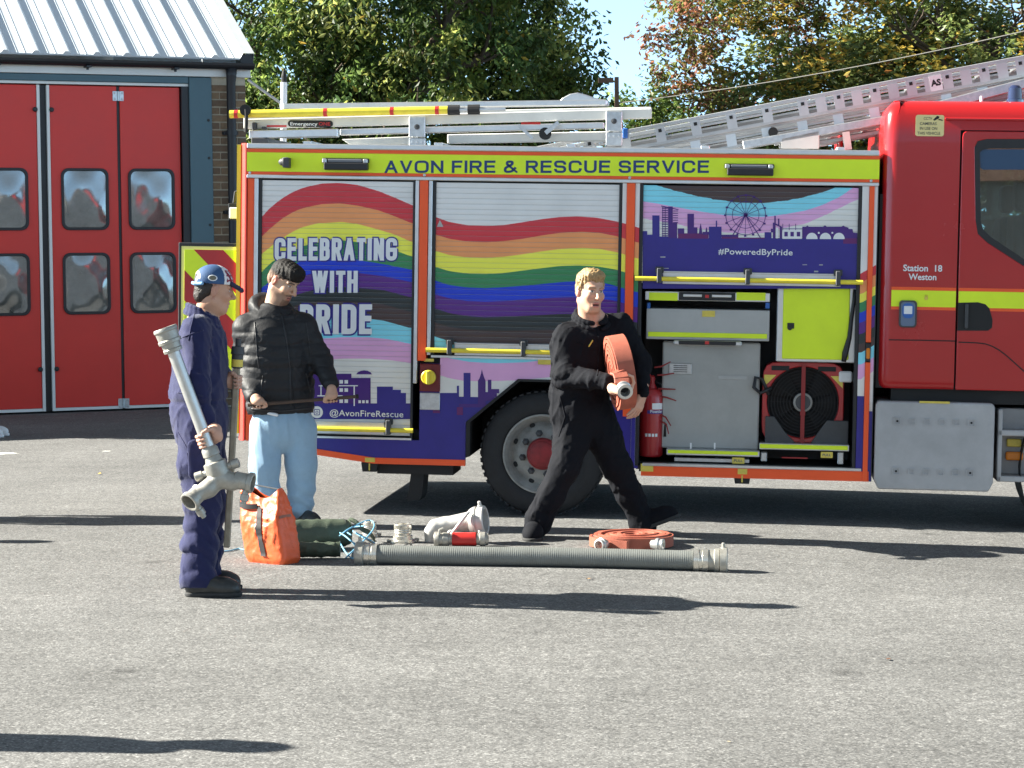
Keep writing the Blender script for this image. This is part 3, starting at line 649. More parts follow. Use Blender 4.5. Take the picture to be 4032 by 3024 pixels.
# --- key lines (along / up)
uL, uR = Tu(950, 1000), Tu(3454, 1000)        # rear corner and front end of the body
vT = Tv(2200, 578)                            # top of the body
vRail = Tv(2200, 599); vO1 = Tv(2200, 614); vLime = Tv(2200, 690); vO2 = Tv(2200, 703); vHead = Tv(2200, 717)
vBotF = Tv(3000, 1885); vBotR = Tv(1650, 1830); vSillR = Tv(1650, 1806)
DEP = 2.40
s1a, s1b = Tu(1031, 900), Tu(1627, 900); s2a, s2b = Tu(1716, 900), Tu(2436, 900); s3a, s3b = Tu(2531, 900), Tu(3377, 900)
v1b, v2b, v3b = Tv(1400, 1712), Tv(1950, 1392), Tv(2950, 1122)
uArchL, uArchR = Tu(1835, 1750), Tu(2432, 1750)
vArch = Tv(2136, 1494)
uA1, uA2 = Tu(2040, 1494), Tu(2300, 1494)
# box of the body: roof, back, far side, floor (compartment three left open)
c = MB(); c.box(uL, uR, 0.06, DEP - 0.002, vT - 0.03, vT - 0.004); c.build('roof_panel', M_ALU, ENG)
c = MB(); c.box(uL, uR, DEP - 0.03, DEP, 0.5, vT - 0.031); c.build('far_side_panel', M_PRINTW, ENG)
c = MB(); c.box(uL + 0.03, s3a - 0.03, 0.12, DEP - 0.031, 0.95, vT - 0.031); c.box(s3a - 0.029, uR - 0.02, 0.75, DEP - 0.031, 0.5, vT - 0.031); c.build('inner_body', M_DGREY, ENG)
c = MB(); c.box(uL, uL + 0.029, 0.03, DEP - 0.031, 0.62, vT - 0.031); c.build('rear_panel', M_DGREY, ENG)
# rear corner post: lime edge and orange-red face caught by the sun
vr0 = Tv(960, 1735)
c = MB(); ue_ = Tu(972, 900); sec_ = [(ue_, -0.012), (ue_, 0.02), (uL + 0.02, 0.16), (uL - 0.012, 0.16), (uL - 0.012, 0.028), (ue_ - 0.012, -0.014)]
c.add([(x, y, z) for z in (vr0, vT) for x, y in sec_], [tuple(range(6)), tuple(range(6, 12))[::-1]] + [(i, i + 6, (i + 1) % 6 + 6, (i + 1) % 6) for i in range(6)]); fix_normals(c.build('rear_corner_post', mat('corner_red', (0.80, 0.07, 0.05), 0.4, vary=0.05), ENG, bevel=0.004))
c = MB(); c.box(uL - 0.042, uL - 0.013, 0.02, 0.14, vr0 + 0.05, vT - 0.01); c.build('corner_edging', mat('edging_yellow', (0.85, 0.72, 0.05), 0.4), ENG)
# cornice: rails and bands along the top edge
uC = Tu(974, 600)
c = MB(); c.box(uC, uR, -0.022, 0.07, vRail, vT); c.build('gutter_rail', M_ALU, ENG, bevel=0.006)
c = MB(); c.box(uC, uR, -0.010, 0.055, vO1 + 0.001, vRail - 0.001); c.build('orange_band', M_ORANGE, ENG)
c = MB(); c.box(uC, uR, -0.012, 0.055, vLime, vO1); c.build('lime_band', M_LIME, ENG)
c = MB(); c.box(uC, uR, -0.010, 0.055, vO2 + 0.001, vLime - 0.001); c.build('orange_band', M_ORANGE, ENG)
c = MB(); c.box(uC, uR, -0.020, 0.11, vHead, vO2); c.build('shutter_header', M_ALU, ENG, bevel=0.004)
for px in (985, 1672, 2480, 3430):
    c = MB(); c.lathe((Tu(px, 697), -0.010, (vO2 + vLime) / 2), (0, -1, 0), [(0, 0.011), (0.004, 0.01), (0.005, 0)], 8); c.build('screw', M_GALV, ENG)
# posts between the shutters
def post(px0, px1, py, vlo, w, m, name='post', bev=0.003, back=0.1):
    c = MB(); c.box(Tu(px0, py), Tu(px1, py), -w, back, vlo, vHead - 0.001); return c.build(name, m, ENG, bevel=bev)
def navy_below(px0, px1, py, pyb, vlo, w):
    c = MB(); c.box(Tu(px0, py), Tu(px1, py), -w, -w + 0.003, vlo, Tv((px0 + px1) / 2, pyb)); c.build('navy_print', M_NAVY, ENG)
def lpost(px0, px1, py, vlo, w):
    o = liv_grid('livery_strip', (Tu(px0, py), Tu(px1, py)), lambda u: vlo, lambda u: vHead - 0.001, -w, ENG, 3, 60); return o
post(974, 1000, 900, vr0, 0.004, M_ORANGE); post(1001, 1017, 900, v1b, 0.012, M_ALU, 'shutter_guide'); post(1018, 1030, 900, v1b, 0.004, M_BLACK, 'shutter_seal')
post(1625, 1634, 900, v1b - 0.02, 0.006, M_BLACK, 'shutter_seal'); post(1635, 1650, 900, Tv(1640, 1510), 0.012, M_ALU, 'shutter_guide')
post(1652, 1685, 900, Tv(1660, 1420), 0.016, M_ORANGE); post(1687, 1702, 900, v2b - 0.02, 0.012, M_ALU, 'shutter_guide'); post(1703, 1716, 900, v2b - 0.02, 0.004, M_BLACK, 'shutter_seal')
post(2436, 2448, 900, v2b - 0.02, 0.006, M_BLACK, 'shutter_seal'); post(2466, 2499, 900, Tv(2480, 1640), 0.016, M_ORANGE)
post(2449, 2465, 900, v2b, 0.0, M_DGREY, 'post_core', 0, 0.1); lpost(2449, 2465, 900, v2b, 0.004)
vSillF = Tv(3000, 1846)
post(2500, 2517, 900, vSillF, 0.0, M_DGREY, 'post_core', 0, 0.1); lpost(2500, 2517, 900, vSillF, 0.004); navy_below(2500.5, 2516.5, 900, 1640, vSillF, 0.006); post(2518, 2531, 900, vSillF, 0.006, M_BLACK, 'shutter_guide', 0.003, 0.74)
post(3377, 3391, 900, vSillF, 0.006, M_BLACK, 'shutter_guide', 0.003, 0.74)
post(3392, 3419, 900, vBotF, 0.0, M_DGREY, 'post_core', 0, 0.1); lpost(3392, 3419, 900, vSillF, 0.004); navy_below(3392, 3419, 900, 1560, vBotF, 0.006)
vAm0, vAm1 = Tv(3420, 1424), Tv(3420, 1350)
c = MB(); c.box(Tu(3420, 900), Tu(3440, 900), -0.016, 0.1, vAm1 + 0.004, vHead - 0.001); c.build('post', M_ORANGE, ENG, bevel=0.003)
c = MB(); c.box(Tu(3420, 900), Tu(3440, 900), -0.016, 0.1, vBotF, vAm0 - 0.004); c.build('post', M_ORANGE, ENG, bevel=0.003)
c = MB(); c.box(Tu(3421, 900), Tu(3439, 900), -0.014, 0.02, vAm0, vAm1); am = c.build('marker_lamp', M_BLACK, ENG, bevel=0.004)
c = MB(); c.box(Tu(3422.5, 900), Tu(3437.5, 900), -0.03, -0.0141, vAm0 + 0.02, vAm1 - 0.035); c.build('lens', M_AMBER, am, bevel=0.006)
c = MB(); c.box(Tu(3440, 900), uR, 0.003, 0.1, vBotF, vHead - 0.001); c.build('post_core', M_DGREY, ENG); lpost(3440.4, 3453, 900, vBotF + .3, 0.001); navy_below(3440.4, 3453, 900, 1620, vBotF, 0.003)

# --- roller shutters: every slat a piece of its own
def shutter(name, ua, ub, vlo, vhi, label):
    hold = MB(); hold.box(ua, ub, 0.0114, 0.06, vlo, vhi - 0.01); sh = hold.build(name, M_GREYP, ENG); sh['label'] = label
    n = max(2, int(round((vhi - vlo) / 0.0375))); h = (vhi - vlo) / n; nu = 44
    us = np.linspace(ua, ub, nu)
    pr = [(0.0011, 0.0112), (0.0011, 0.0088), (0.0045, 0.0078), (h * 0.5, 0.0065), (h - 0.0035, 0.0078), (h - 0.0008, 0.0088), (h - 0.0008, 0.0112)]
    for k in range(n):
        z0 = vlo + k * h; P = [(u, y, z0 + dz) for dz, y in pr for u in us]; m_ = len(pr)
        Qs = [(j * nu + i, j * nu + i + 1, (j + 1) * nu + i + 1, (j + 1) * nu + i) for j in range(m_ - 1) for i in range(nu - 1)]
        me = mesh_np('slat', P, Qs, False); band_attr(me); link('slat', me, M_LIV, sh)
    return sh
SH1 = shutter('roller_shutter', s1a, s1b, v1b, vHead - 0.012, 'rear roller shutter reading CELEBRATING WITH PRIDE over an arched rainbow')
SH2 = shutter('roller_shutter', s2a, s2b, v2b, vHead - 0.012, 'middle roller shutter with a wavy rainbow and no lettering')
SH3 = shutter('roller_shutter', s3a, s3b, v3b, vHead - 0.012, 'half raised roller shutter with a city skyline and big wheel')
def bar(px0, py0, px1, py1, brk, chan0, chan1):
    (ua, va), (ub, vb) = T(px0, py0, 0.05), T(px1, py1, 0.05)
    g = MB(); g.tube([(ua, -0.05, va), (ub, -0.05, vb)], 0.0165, 12); gb = edge_smooth(g.build('grab_bar', M_YELLOW, ENG))
    c = MB(); ca_, cb_ = Tu(chan0, py0 - 30), Tu(chan1, py1 - 30); c.box(ca_, cb_, -0.012, 0.02, va - 0.035, va + 0.055); c.box(ca_, cb_, -0.02, -0.0121, va + 0.043, va + 0.055); c.build('lift_rail', M_ALU, gb, bevel=0.003)
    for bx in brk:
        u = Tu(bx, py0); k = MB(); k.box(u - 0.017, u + 0.017, -0.072, -0.0125, va - 0.03, va + 0.075); k.box(u - 0.03, u + 0.03, -0.03, -0.0125, va + 0.04, va + 0.085); k.build('bracket', M_DGREY, gb, bevel=0.006)
bar(1020, 1683, 1626, 1696, (1120, 1533), 1035, 1515)
bar(1677, 1378, 2440, 1393, (1773, 2063, 2350), 1790, 2340)
bar(2500, 1096, 3398, 1112, (2597, 2944, 3299), 2610, 3310)
c = MB(); c.box(s1a - 0.01, s1b + 0.008, -0.016, 0.05, v1b - 0.028, v1b - 0.014); c.build('shutter_sill', M_ALU, ENG)
c = MB(); c.box(s2a - 0.02, s2b + 0.03, -0.016, 0.05, v2b - 0.036, v2b - 0.021); c.build('shutter_sill', M_ALU, ENG)

# --- lower side: livery panel behind the second shutter, navy base, arch and orange skirt
vb1 = v1b - 0.0285; vb2 = v2b - 0.0365
p = liv_grid('side_panel', (Tu(1687, 1500), Tu(2518, 1500)), lambda u: vArch - 0.28, lambda u: vb2 if u < s2b + 0.03 else vb2, 0.0, ENG, 60, 24)
for v_ in [p]: pass
# clip the panel above the arch by giving it the arch outline
import bmesh
def arch_v(u):
    if u <= uArchL or u >= uArchR: return -1
    if u < uA1: return np.interp(u, [uArchL, uArchL + 0.02, uA1], [Tv(1840, 1663), Tv(1840, 1658), vArch])
    if u > uA2: return np.interp(u, [uA2, uArchR - 0.02, uArchR], [vArch, Tv(1840, 1658), Tv(1840, 1663)])
    return vArch
bpy.data.objects.remove(p)
uP0 = Tu(1652, 1600); uP1 = Tu(2517, 1500)
def lo_pan(u): return max(arch_v(u), Tv(1740, 1560))
us = sorted(set(list(np.linspace(Tu(1732, 1500), uP1, 70)) + [uArchL, uArchL + 0.001, uA1, uA2, uArchR - 0.001, uArchR]))
P = []; nz = 26
for j in range(nz):
    for u in us: lo = lo_pan(u); P.append((u, 0.0, lo + (vb2 - lo) * j / (nz - 1)))
nu = len(us); Qs = [(j * nu + i, j * nu + i + 1, (j + 1) * nu + i + 1, (j + 1) * nu + i) for j in range(nz - 1) for i in range(nu - 1)]
me = mesh_np('side_panel', P, Qs, False); band_attr(me); link('side_panel', me, M_LIV, ENG)
# navy base: rear part with a rising tail, and the strip ahead of the arch
tail = [T(1000, 1722, 0.004), T(1230, 1765, 0.004), T(1473, 1802, 0.004), T(1831, 1811, 0.004)]
top1 = vb1
z1560 = Tv(1740, 1560) - 0.001
poly = [(Tu(1001, 1720), tail[0][1] + 0.002), tail[1], tail[2], (uArchL - 0.004, tail[3][1]), (uArchL - 0.004, Tv(1840, 1663)), (uArchL + 0.1, z1560 - 0.08), (uArchL + 0.16, z1560), (Tu(1732, 1560), z1560), (Tu(1732, 1560), Tv(1732, 1432)), (uP0, Tv(1660, 1432)), (uP0, vb1), (Tu(1001, 1720), vb1)]
ua_b = min(u for u in us if arch_v(u) > z1560 - 1e-3 and u > uArchL) if any(arch_v(u) > z1560 for u in us) else uArchL
poly[5] = (uArchL + 0.02, Tv(1840, 1658)); poly[6] = (np.interp(z1560, [Tv(1840, 1658), vArch], [uArchL + 0.02, uA1]), z1560)
c = MB(); c.prism(poly, 0.001, 0.03); c.build('side_panel', M_NAVY, ENG)
c = MB(); pr = [(uArchR + 0.004, vBotF + 0.05), (uP1, vBotF + 0.05), (uP1, z1560), (np.interp(z1560, [Tv(1840, 1658), vArch], [uArchR - 0.02, uA2]), z1560), (uArchR - 0.02, Tv(1840, 1658)), (uArchR + 0.004, Tv(1840, 1663))]
c.prism(pr, 0.001, 0.03); c.build('side_panel', M_NAVY, ENG)
# skirt of fluorescent orange
def drop(t, d=0.043): return (t[0], t[1] - d)
sk = MB(); pts = [tail[0], tail[1], tail[2], (uArchL - 0.004, tail[3][1])]
for a, b in zip(pts[:-1], pts[1:]): sk.prism([drop(a), drop(b), b, a], -0.008, 0.03)
sk.build('orange_skirt', M_ORANGE, ENG)
sk = MB(); sk.box(Tu(2524, 1840), Tu(3420, 1870), -0.008, 0.05, vBotF, vSillF); sk.build('orange_skirt', M_ORANGE, ENG)
sk = MB(); sk.box(Tu(2530, 1830), Tu(3391, 1850), -0.02, 0.06, vSillF + 0.001, vSillF + 0.022); sk.build('compartment_sill', M_ALU, ENG, bevel=0.003)
for px0, py0, px1, py1 in ((1437, 1802, 1476, 1820), (2523, 1826, 2572, 1857), (2905, 1846, 2942, 1868), (1670, 1412, 1708, 1424), (2118, 1414, 2168, 1436)):
    TB(px0, py0, px1, py1, 0.014, 0.0085).build('yellow_label', M_GOLD, ENG)
for px, py in ((1455, 1838), (2922, 1885)):
    u, v = T(px, py); c = MB(); c.prism([(u - 0.06, v + 0.03), (u - 0.05, v - 0.035), (u + 0.05, v - 0.035), (u + 0.06, v + 0.03)], -0.005, 0.12); k = c.build('lashing_eye', M_CHASSIS, ENG)
    c = MB(); c.box(u - 0.005, u + 0.005, -0.009, -0.0055, v - 0.025, v + 0.025); c.build('eye_mark', M_GOLD, k)
# hydrant inlet panel
TB(1653, 1432, 1732, 1543, 0.012, -0.02).build('inlet_panel', mat('dark_red_panel', (0.16, 0.012, 0.016), 0.5, vary=0.1), ENG, bevel=0.006)
u, v = T(1688, 1485, 0.02); c = MB(); c.lathe((u, -0.0121, v), (0, -1, 0), [(0, 0.052), (0.03, 0.052), (0.036, 0.046), (0.036, 0)], 24); cap_ = edge_smooth(c.build('inlet_cap', M_YELLOW, ENG))
c = MB(); c.box(u - 0.012, u + 0.012, -0.075, -0.0485, v - 0.048, v + 0.048); c.build('cap_grip', M_YELLOW, cap_, bevel=0.006)
TB(1653, 1546, 1731, 1615, 0.012, -0.02).build('hatch_plate', M_GALV, ENG, bevel=0.004)

# --- skyline silhouettes printed on the side
def decal(name, polys, m, parent, w, px_shift=0):
    joined = len(polys) > 18; mb = MB()
    for k_, pl in enumerate(polys):
        q = [T(x, y, w) for x, y in pl]; n = len(q); dw = 0 if joined else 2e-5 * k_
        mb.add([(u, -w - dw, v) for u, v in q], [tuple(range(n))[::-1]])
        if not joined: mb.build(name, m, parent); mb = MB()
    if joined: o = mb.build(name, m, parent); o['kind'] = 'stuff'
def R_(x0, y0, x1, y1): return [(x0, y0), (x1, y0), (x1, y1), (x0, y1)]
Z8 = lambda p: zc(p, 1150, 1300, 2.011)
wS = -0.0058
base1 = [Z8(R_(-260, 580, 945, 705))]
base1 += [Z8(R_(a, b, c_, 582)) for a, b, c_ in ((-250, 500, -120), (-120, 470, -60), (160, 345, 470), (470, 378, 622), (672, 447, 798), (798, 472, 862), (862, 497, 902), (908, 588, 940))]
base1 += [Z8([(508, 350), (520, 333), (545, 322), (570, 318), (598, 322), (622, 334), (632, 350)])]
decal('skyline_print', base1[:1] + base1[5:8], M_NAVY, SH1, wS)
decal('skyline_print', base1[1:5] + base1[8:], M_PURP, SH1, wS + 0.0006)
wins = [Z8(R_(x, y, x + 28, y + 28)) for x in (375, 415) for y in (395, 460, 548)] + [Z8(R_(x, 350, x + 18, 376)) for x in (530, 558, 588)] + [Z8(R_(x, 555, x + 20, 578)) for x in (525, 555, 585)]
wins += [Z8(R_(210, 436, 520, 444)), Z8(R_(487, 444, 497, 600)), Z8(R_(200, 516, 400, 524)), Z8(R_(225, 444, 233, 520))]
decal('window_print', wins, M_PRINTW, SH1, wS + 0.0014)
wP = 0.0012
decal('skyline_print', [Z8([(1172, 497), (1305, 497), (1305, 440), (1322, 440), (1322, 610), (1172, 610)]), Z8(R_(1358, 338, 1413, 585)), Z8([(1340, 585), (1660, 585), (1600, 540), (1580, 470), (1650, 450), (1662, 452), (1662, 466), (1628, 466), (1628, 480), (1578, 480), (1578, 395), (1550, 395), (1550, 490), (1535, 490), (1535, 585)])][:2], M_NAVY, ENG, wP)
decal('skyline_print', [Z8([(1472, 585), (1472, 400), (1485, 380), (1496, 345), (1503, 310), (1511, 345), (1522, 378), (1532, 400), (1532, 585)]), Z8(R_(1550, 393, 1578, 500)), Z8(R_(1532, 490, 1600, 560)), Z8(R_(1578, 466, 1640, 500)), Z8(R_(1600, 478, 1622, 530)), Z8(R_(1322, 585, 1540, 611))], M_PURP, ENG, wP + 0.0004)
decal('skyline_print', [Z8(R_(1305, 610, 1352, 672)), Z8(R_(1115, 634, 1170, 656))], M_MAROON, ENG, wP + 0.0008)
# right-hand shutter skyline
ZD = Zd
decal('skyline_print', [ZD(R_(178, 570, 2048, 1010)), ZD(R_(178, 508, 218, 572)), ZD(R_(218, 540, 262, 572)), ZD(R_(262, 372, 325, 572)), ZD(R_(325, 556, 480, 572)), ZD(R_(755, 470, 865, 572)), ZD(R_(1240, 518, 1300, 572)), ZD(R_(815, 418, 826, 472))], M_NAVY, SH3, wS)
decal('skyline_print', [ZD([(340, 286), (490, 318), (490, 326), (340, 294)]), ZD(R_(400, 295, 440, 570)), ZD(R_(440, 438, 478, 570)), ZD(R_(568, 358, 625, 530)), ZD(R_(484, 485, 540, 530)), ZD(R_(625, 476, 655, 530)), ZD([(668, 535), (672, 490), (683, 440), (693, 490), (698, 535)]), ZD([(724, 530), (730, 478), (738, 478), (742, 530)]), ZD(R_(700, 515, 755, 540)), ZD(R_(865, 540, 1010, 560)), ZD(R_(1312, 435, 1335, 572)), ZD([(1335, 440), (1390, 470), (1390, 480), (1335, 455)]), ZD(R_(1325, 375, 1337, 440)), ZD(R_(1357, 400, 1369, 460)), ZD(R_(1295, 488, 1312, 520)), ZD(R_(1372, 470, 1392, 570)),
    ZD([(1568, 470), (1600, 470), (1612, 460), (1625, 470), (1750, 470), (1765, 458), (1782, 470), (1910, 470), (1925, 460), (1940, 470), (1970, 478), (1972, 490), (2005, 490), (2012, 520), (2048, 525), (2048, 572), (1568, 572)])], M_PURP, SH3, wS + 0.0006)
decal('skyline_print', [ZD(R_(486, 528, 752, 574)), ZD(R_(866, 545, 1010, 574)), ZD(R_(1010, 565, 1240, 576)), ZD(R_(1925, 545, 2046, 618))], M_MAROON, SH3, wS + 0.0003)
gr = [ZD(R_(346, y, 398, y + 8)) for y in range(305, 560, 20)] + [ZD(R_(442, y, 486, y + 7)) for y in range(330, 435, 20)] + [ZD(R_(x, 300, x + 5, 560)) for x in (350, 372)]
decal('skyline_print', gr, M_PURP, SH3, wS + 0.0009)
arcs = []
for cx in (1652, 1770, 1888):
    arcs.append(ZD([(cx + 50 * math.cos(a), 578 - 55 * math.sin(a)) for a in np.linspace(0, math.pi, 14)]))
arcs += [ZD(R_(1395, 480, 1565, 576)), ZD(R_(1338, 478, 1358, 572)), ZD([(1712 + 9 * math.cos(a), 524 + 9 * math.sin(a)) for a in np.linspace(0, 6.28, 9)[:-1]]), ZD([(1830 + 9 * math.cos(a), 524 + 9 * math.sin(a)) for a in np.linspace(0, 6.28, 9)[:-1]])]
decal('arch_print', arcs, M_PRINTW, SH3, wS + 0.0012)
decal('skyline_print', [ZD(R_(x, 515, x + 30, 555)) for x in (1412, 1465, 1520)] + [ZD(R_(x, 445, x + 5, 500)) for x in (1396, 1452, 1508)] + [ZD(R_(1395, 486, 1568, 492))], M_PURP, SH3, wS + 0.0018)
# big wheel: rim, inner ring, spokes, gondolas, legs
wh = MB(); cx, cy, ro = 1075, 368, 172
uc, vc = T(*ZD([(cx, cy)])[0], wS); rr = ro / 2.212 / (F / (T0 + TU * uc)[1])
def ringz(r, wd):
    n = 48; vs = []
    for rad in (r - wd, r + wd):
        for j in range(n): a = 2 * math.pi * j / n; vs.append((uc + rad * math.cos(a), 0.0040, vc + rad * math.sin(a)))
    wh.add(vs, [(j, n + j, n + (j + 1) % n, (j + 1) % n) for j in range(n)])
def ln(u0, v0, u1, v1, wd):
    d = np.array([u1 - u0, v1 - v0]); d /= np.linalg.norm(d); q = np.array([-d[1], d[0]]) * wd
    wh.add([(u0 + q[0], 0.0040, v0 + q[1]), (u0 - q[0], 0.0040, v0 - q[1]), (u1 - q[0], 0.0040, v1 - q[1]), (u1 + q[0], 0.0040, v1 + q[1])], [(0, 1, 2, 3)])
ringz(rr, 0.0022); ringz(rr * 0.67, 0.0018)
for j in range(16):
    a = 2 * math.pi * j / 16; ca2, sa2 = math.cos(a), math.sin(a); ln(uc, vc, uc + rr * ca2, vc + rr * sa2, 0.0016)
    gu_, gv_ = uc + rr * 1.03 * ca2, vc + rr * 1.03 * sa2; ln(gu_ - 0.008, gv_ - 0.004, gu_ + 0.008, gv_ - 0.004, 0.006)
ln(uc, vc, uc - 0.10, vc - rr * 1.18, 0.003); ln(uc, vc, uc + 0.11, vc - rr * 1.18, 0.003)
ln(uc - 0.012, vc, uc + 0.012, vc, 0.012)
wh.build('wheel_print', M_PURP, SH3)

# --- lettering
def put_text(txt, px0, px1, pyb, pyt, m, parent, w, bold=0.0, name='lettering', spacing=1.0, outline=None, tilt=True):
    (ua, va), (ub, vb) = T(px0, pyb, w), T(px1, pyb, w); h = T((px0 + px1) / 2, pyt, w)[1] - T((px0 + px1) / 2, pyb, w)[1]
    me = text_mesh(txt, h, bold, 1.0, spacing)
    xs_ = [v.co.x for v in me.vertices]; x0, x1 = min(xs_), max(xs_); k = (ub - ua) / (x1 - x0); vm = (va + vb) / 2
    for v in me.vertices: v.co = (ua + (v.co.x - x0) * k, -w, vm + v.co.z)
    o = link(name, me, m, parent)
    if outline:
        me2 = text_mesh(txt, h, bold + outline[0] , 1.0, spacing)
        xs2 = [v.co.x for v in me2.vertices]; xm = (min(xs2) + max(xs2)) / 2; xm1 = (x0 + x1) / 2; um = (ua + ub) / 2; w2 = w - 0.0006
        for v in me2.vertices: v.co = (um + (v.co.x - xm) * k * outline[1], -w2, vm + v.co.z)
        link(name + '_outline', me2, outline[2], parent)
    return o
def caps(txt, px0, px1, pyb, pyt, m, parent, w, wid, tfrac, gapf, outline=None, space=0.5):
    (ua, va), (ub, vb) = T(px0, pyb, w), T(px1, pyb, w); h = T((px0 + px1) / 2, pyt, w)[1] - T((px0 + px1) / 2, pyb, w)[1]
    full = stroke_text(txt, h, wid, tfrac * h, gapf * h, 0, space); k = (ub - ua) / max(v.co.x for v in full.vertices); bpy.data.meshes.remove(full); x = 0.0
    for n_, ch in enumerate(txt):
        if ch == ' ': x += space * h; continue
        for fat, mm, nm, dw in ((0, m, 'letter', 0.0),) + (((outline[0] * h, outline[1], 'letter_outline', -0.0006),) if outline else ()):
            me = stroke_text(ch, h, wid, tfrac * h, gapf * h, fat, space)
            for v in me.vertices: v.co = (ua + (x + v.co.x) * k, -w - dw + v.co.y - (3e-5 * (n_ % 2) if fat else 0), va + (vb - va) * (x + v.co.x) * k / (ub - ua) + v.co.z)
            link(nm, me, mm, parent)
        x += max(GLY[ch][0] * wid * h - tfrac * h, 0) + tfrac * h + gapf * h
caps('AVON FIRE & RESCUE SERVICE', 1514, 2791, 681, 632, M_INK, ENG, 0.0132, 0.92, 0.185, 0.16, space=0.42)
wT = -0.0032
caps('CELEBRATING', 1081, 1563, 1026, 937, M_PRINTW, SH1, wT, 0.50, 0.185, 0.085, (0.055, M_NAVY))
caps('WITH', 1228, 1408, 1153, 1066, M_PRINTW, SH1, wT, 0.50, 0.185, 0.085, (0.055, M_NAVY))
caps('PRIDE', 1180, 1464, 1316, 1198, M_PRINTW, SH1, wT, 0.50, 0.185, 0.085, (0.05, M_NAVY))
put_text('@AvonFireRescue', 1298, 1588, 1640, 1616, M_PRINTW, SH1, wT, 0.008, spacing=1.05)
put_text('#PoweredByPride', 2828, 3121, 1003, 980, M_PRINTW, SH3, wT, 0.012, spacing=1.05)
ic = MB(); u, v = T(1248, 1623, wT); ic.lathe((u, 0.0030, v), (0, -1, 0), [(0, 0.043), (0.0004, 0.0)], 28); ic.build('round_icon', M_PRINTW, SH1)
ic = MB(); ring(ic, rrect(u - 0.022, u + 0.022, v - 0.022, v + 0.022, 0.009), rrect(u - 0.017, u + 0.017, v - 0.017, v + 0.017, 0.006), 0.0018, 0.0022)
n_ = 16; ring(ic, [(u + 0.0105 * math.cos(a), v + 0.0105 * math.sin(a)) for a in np.linspace(0, 6.283, n_ + 1)[:-1]], [(u + 0.0065 * math.cos(a), v + 0.0065 * math.sin(a)) for a in np.linspace(0, 6.283, n_ + 1)[:-1]], 0.0018, 0.0022); ic.build('camera_icon', M_NAVY, SH1)
for px0, py0, px1, py1 in ((2600, 1010, 2620, 1014), (2615, 1055, 2633, 1058), (3160, 1041, 3178, 1044), (3225, 1041, 3240, 1045), (3205, 1066, 3222, 1072)):
    decal('scuff_mark', [R_(px0, py0, px1, py1)], M_GREYP, SH3, wS + 0.001)
decal('scuff_mark', [[(1720, 893), (1732, 866), (1746, 893)]], M_GREYP, SH2, wS)

# --- lamps on the lime band
for px in (1270, 2735 + 85):
    x0, x1 = (1268, 1453) if px < 2000 else (2853, 3048)
    y0 = 622 if px < 2000 else 644; y1 = y0 + 49
    u0, vv1 = T(x0, y0, 0.03); u1, vv0 = T(x1, y1, 0.03)
    c = MB(); c.box(u0, u1, -0.03, -0.0125, vv0 + 0.05, vv1); c.box(u0 + 0.02, u1 - 0.005, -0.075, -0.0125, vv0, vv0 + 0.05); la = c.build('scene_light', M_BLACK, ENG, bevel=0.006)
    c = MB(); c.box(u0 + 0.045, u1 - 0.05, -0.05, -0.0305, vv0 + 0.053, vv1 - 0.008); c.build('lens', mat('lamp_lens', (0.16, 0.17, 0.19), 0.15), la, bevel=0.004)
    for a, b in ((u0 + 0.004, u0 + 0.036), (u1 - 0.042, u1 - 0.008)):
        c = MB(); c.box(a, b, -0.052, -0.0305, vv0 + 0.048, vv1 - 0.004); c.build('end_cap', M_GALV, la, bevel=0.006)
    ml = text_mesh('LED LAMP', 0.016, 0, 1, 1.2); bpy.data.meshes.remove(ml)
u, v = T(1120, 638, 0.05)
c = MB(); c.lathe((u + 0.03, -0.05, v), (-1, 0, 0), [(0, 0.012), (0, 0.034), (0.03, 0.034), (0.06, 0.022), (0.072, 0.008), (0.073, 0)], 18); c.box(u - 0.005, u + 0.04, -0.09, -0.0125, v - 0.04, v + 0.03); edge_smooth(c.build('siren_speaker', M_DGREY, ENG, bevel=0.003))

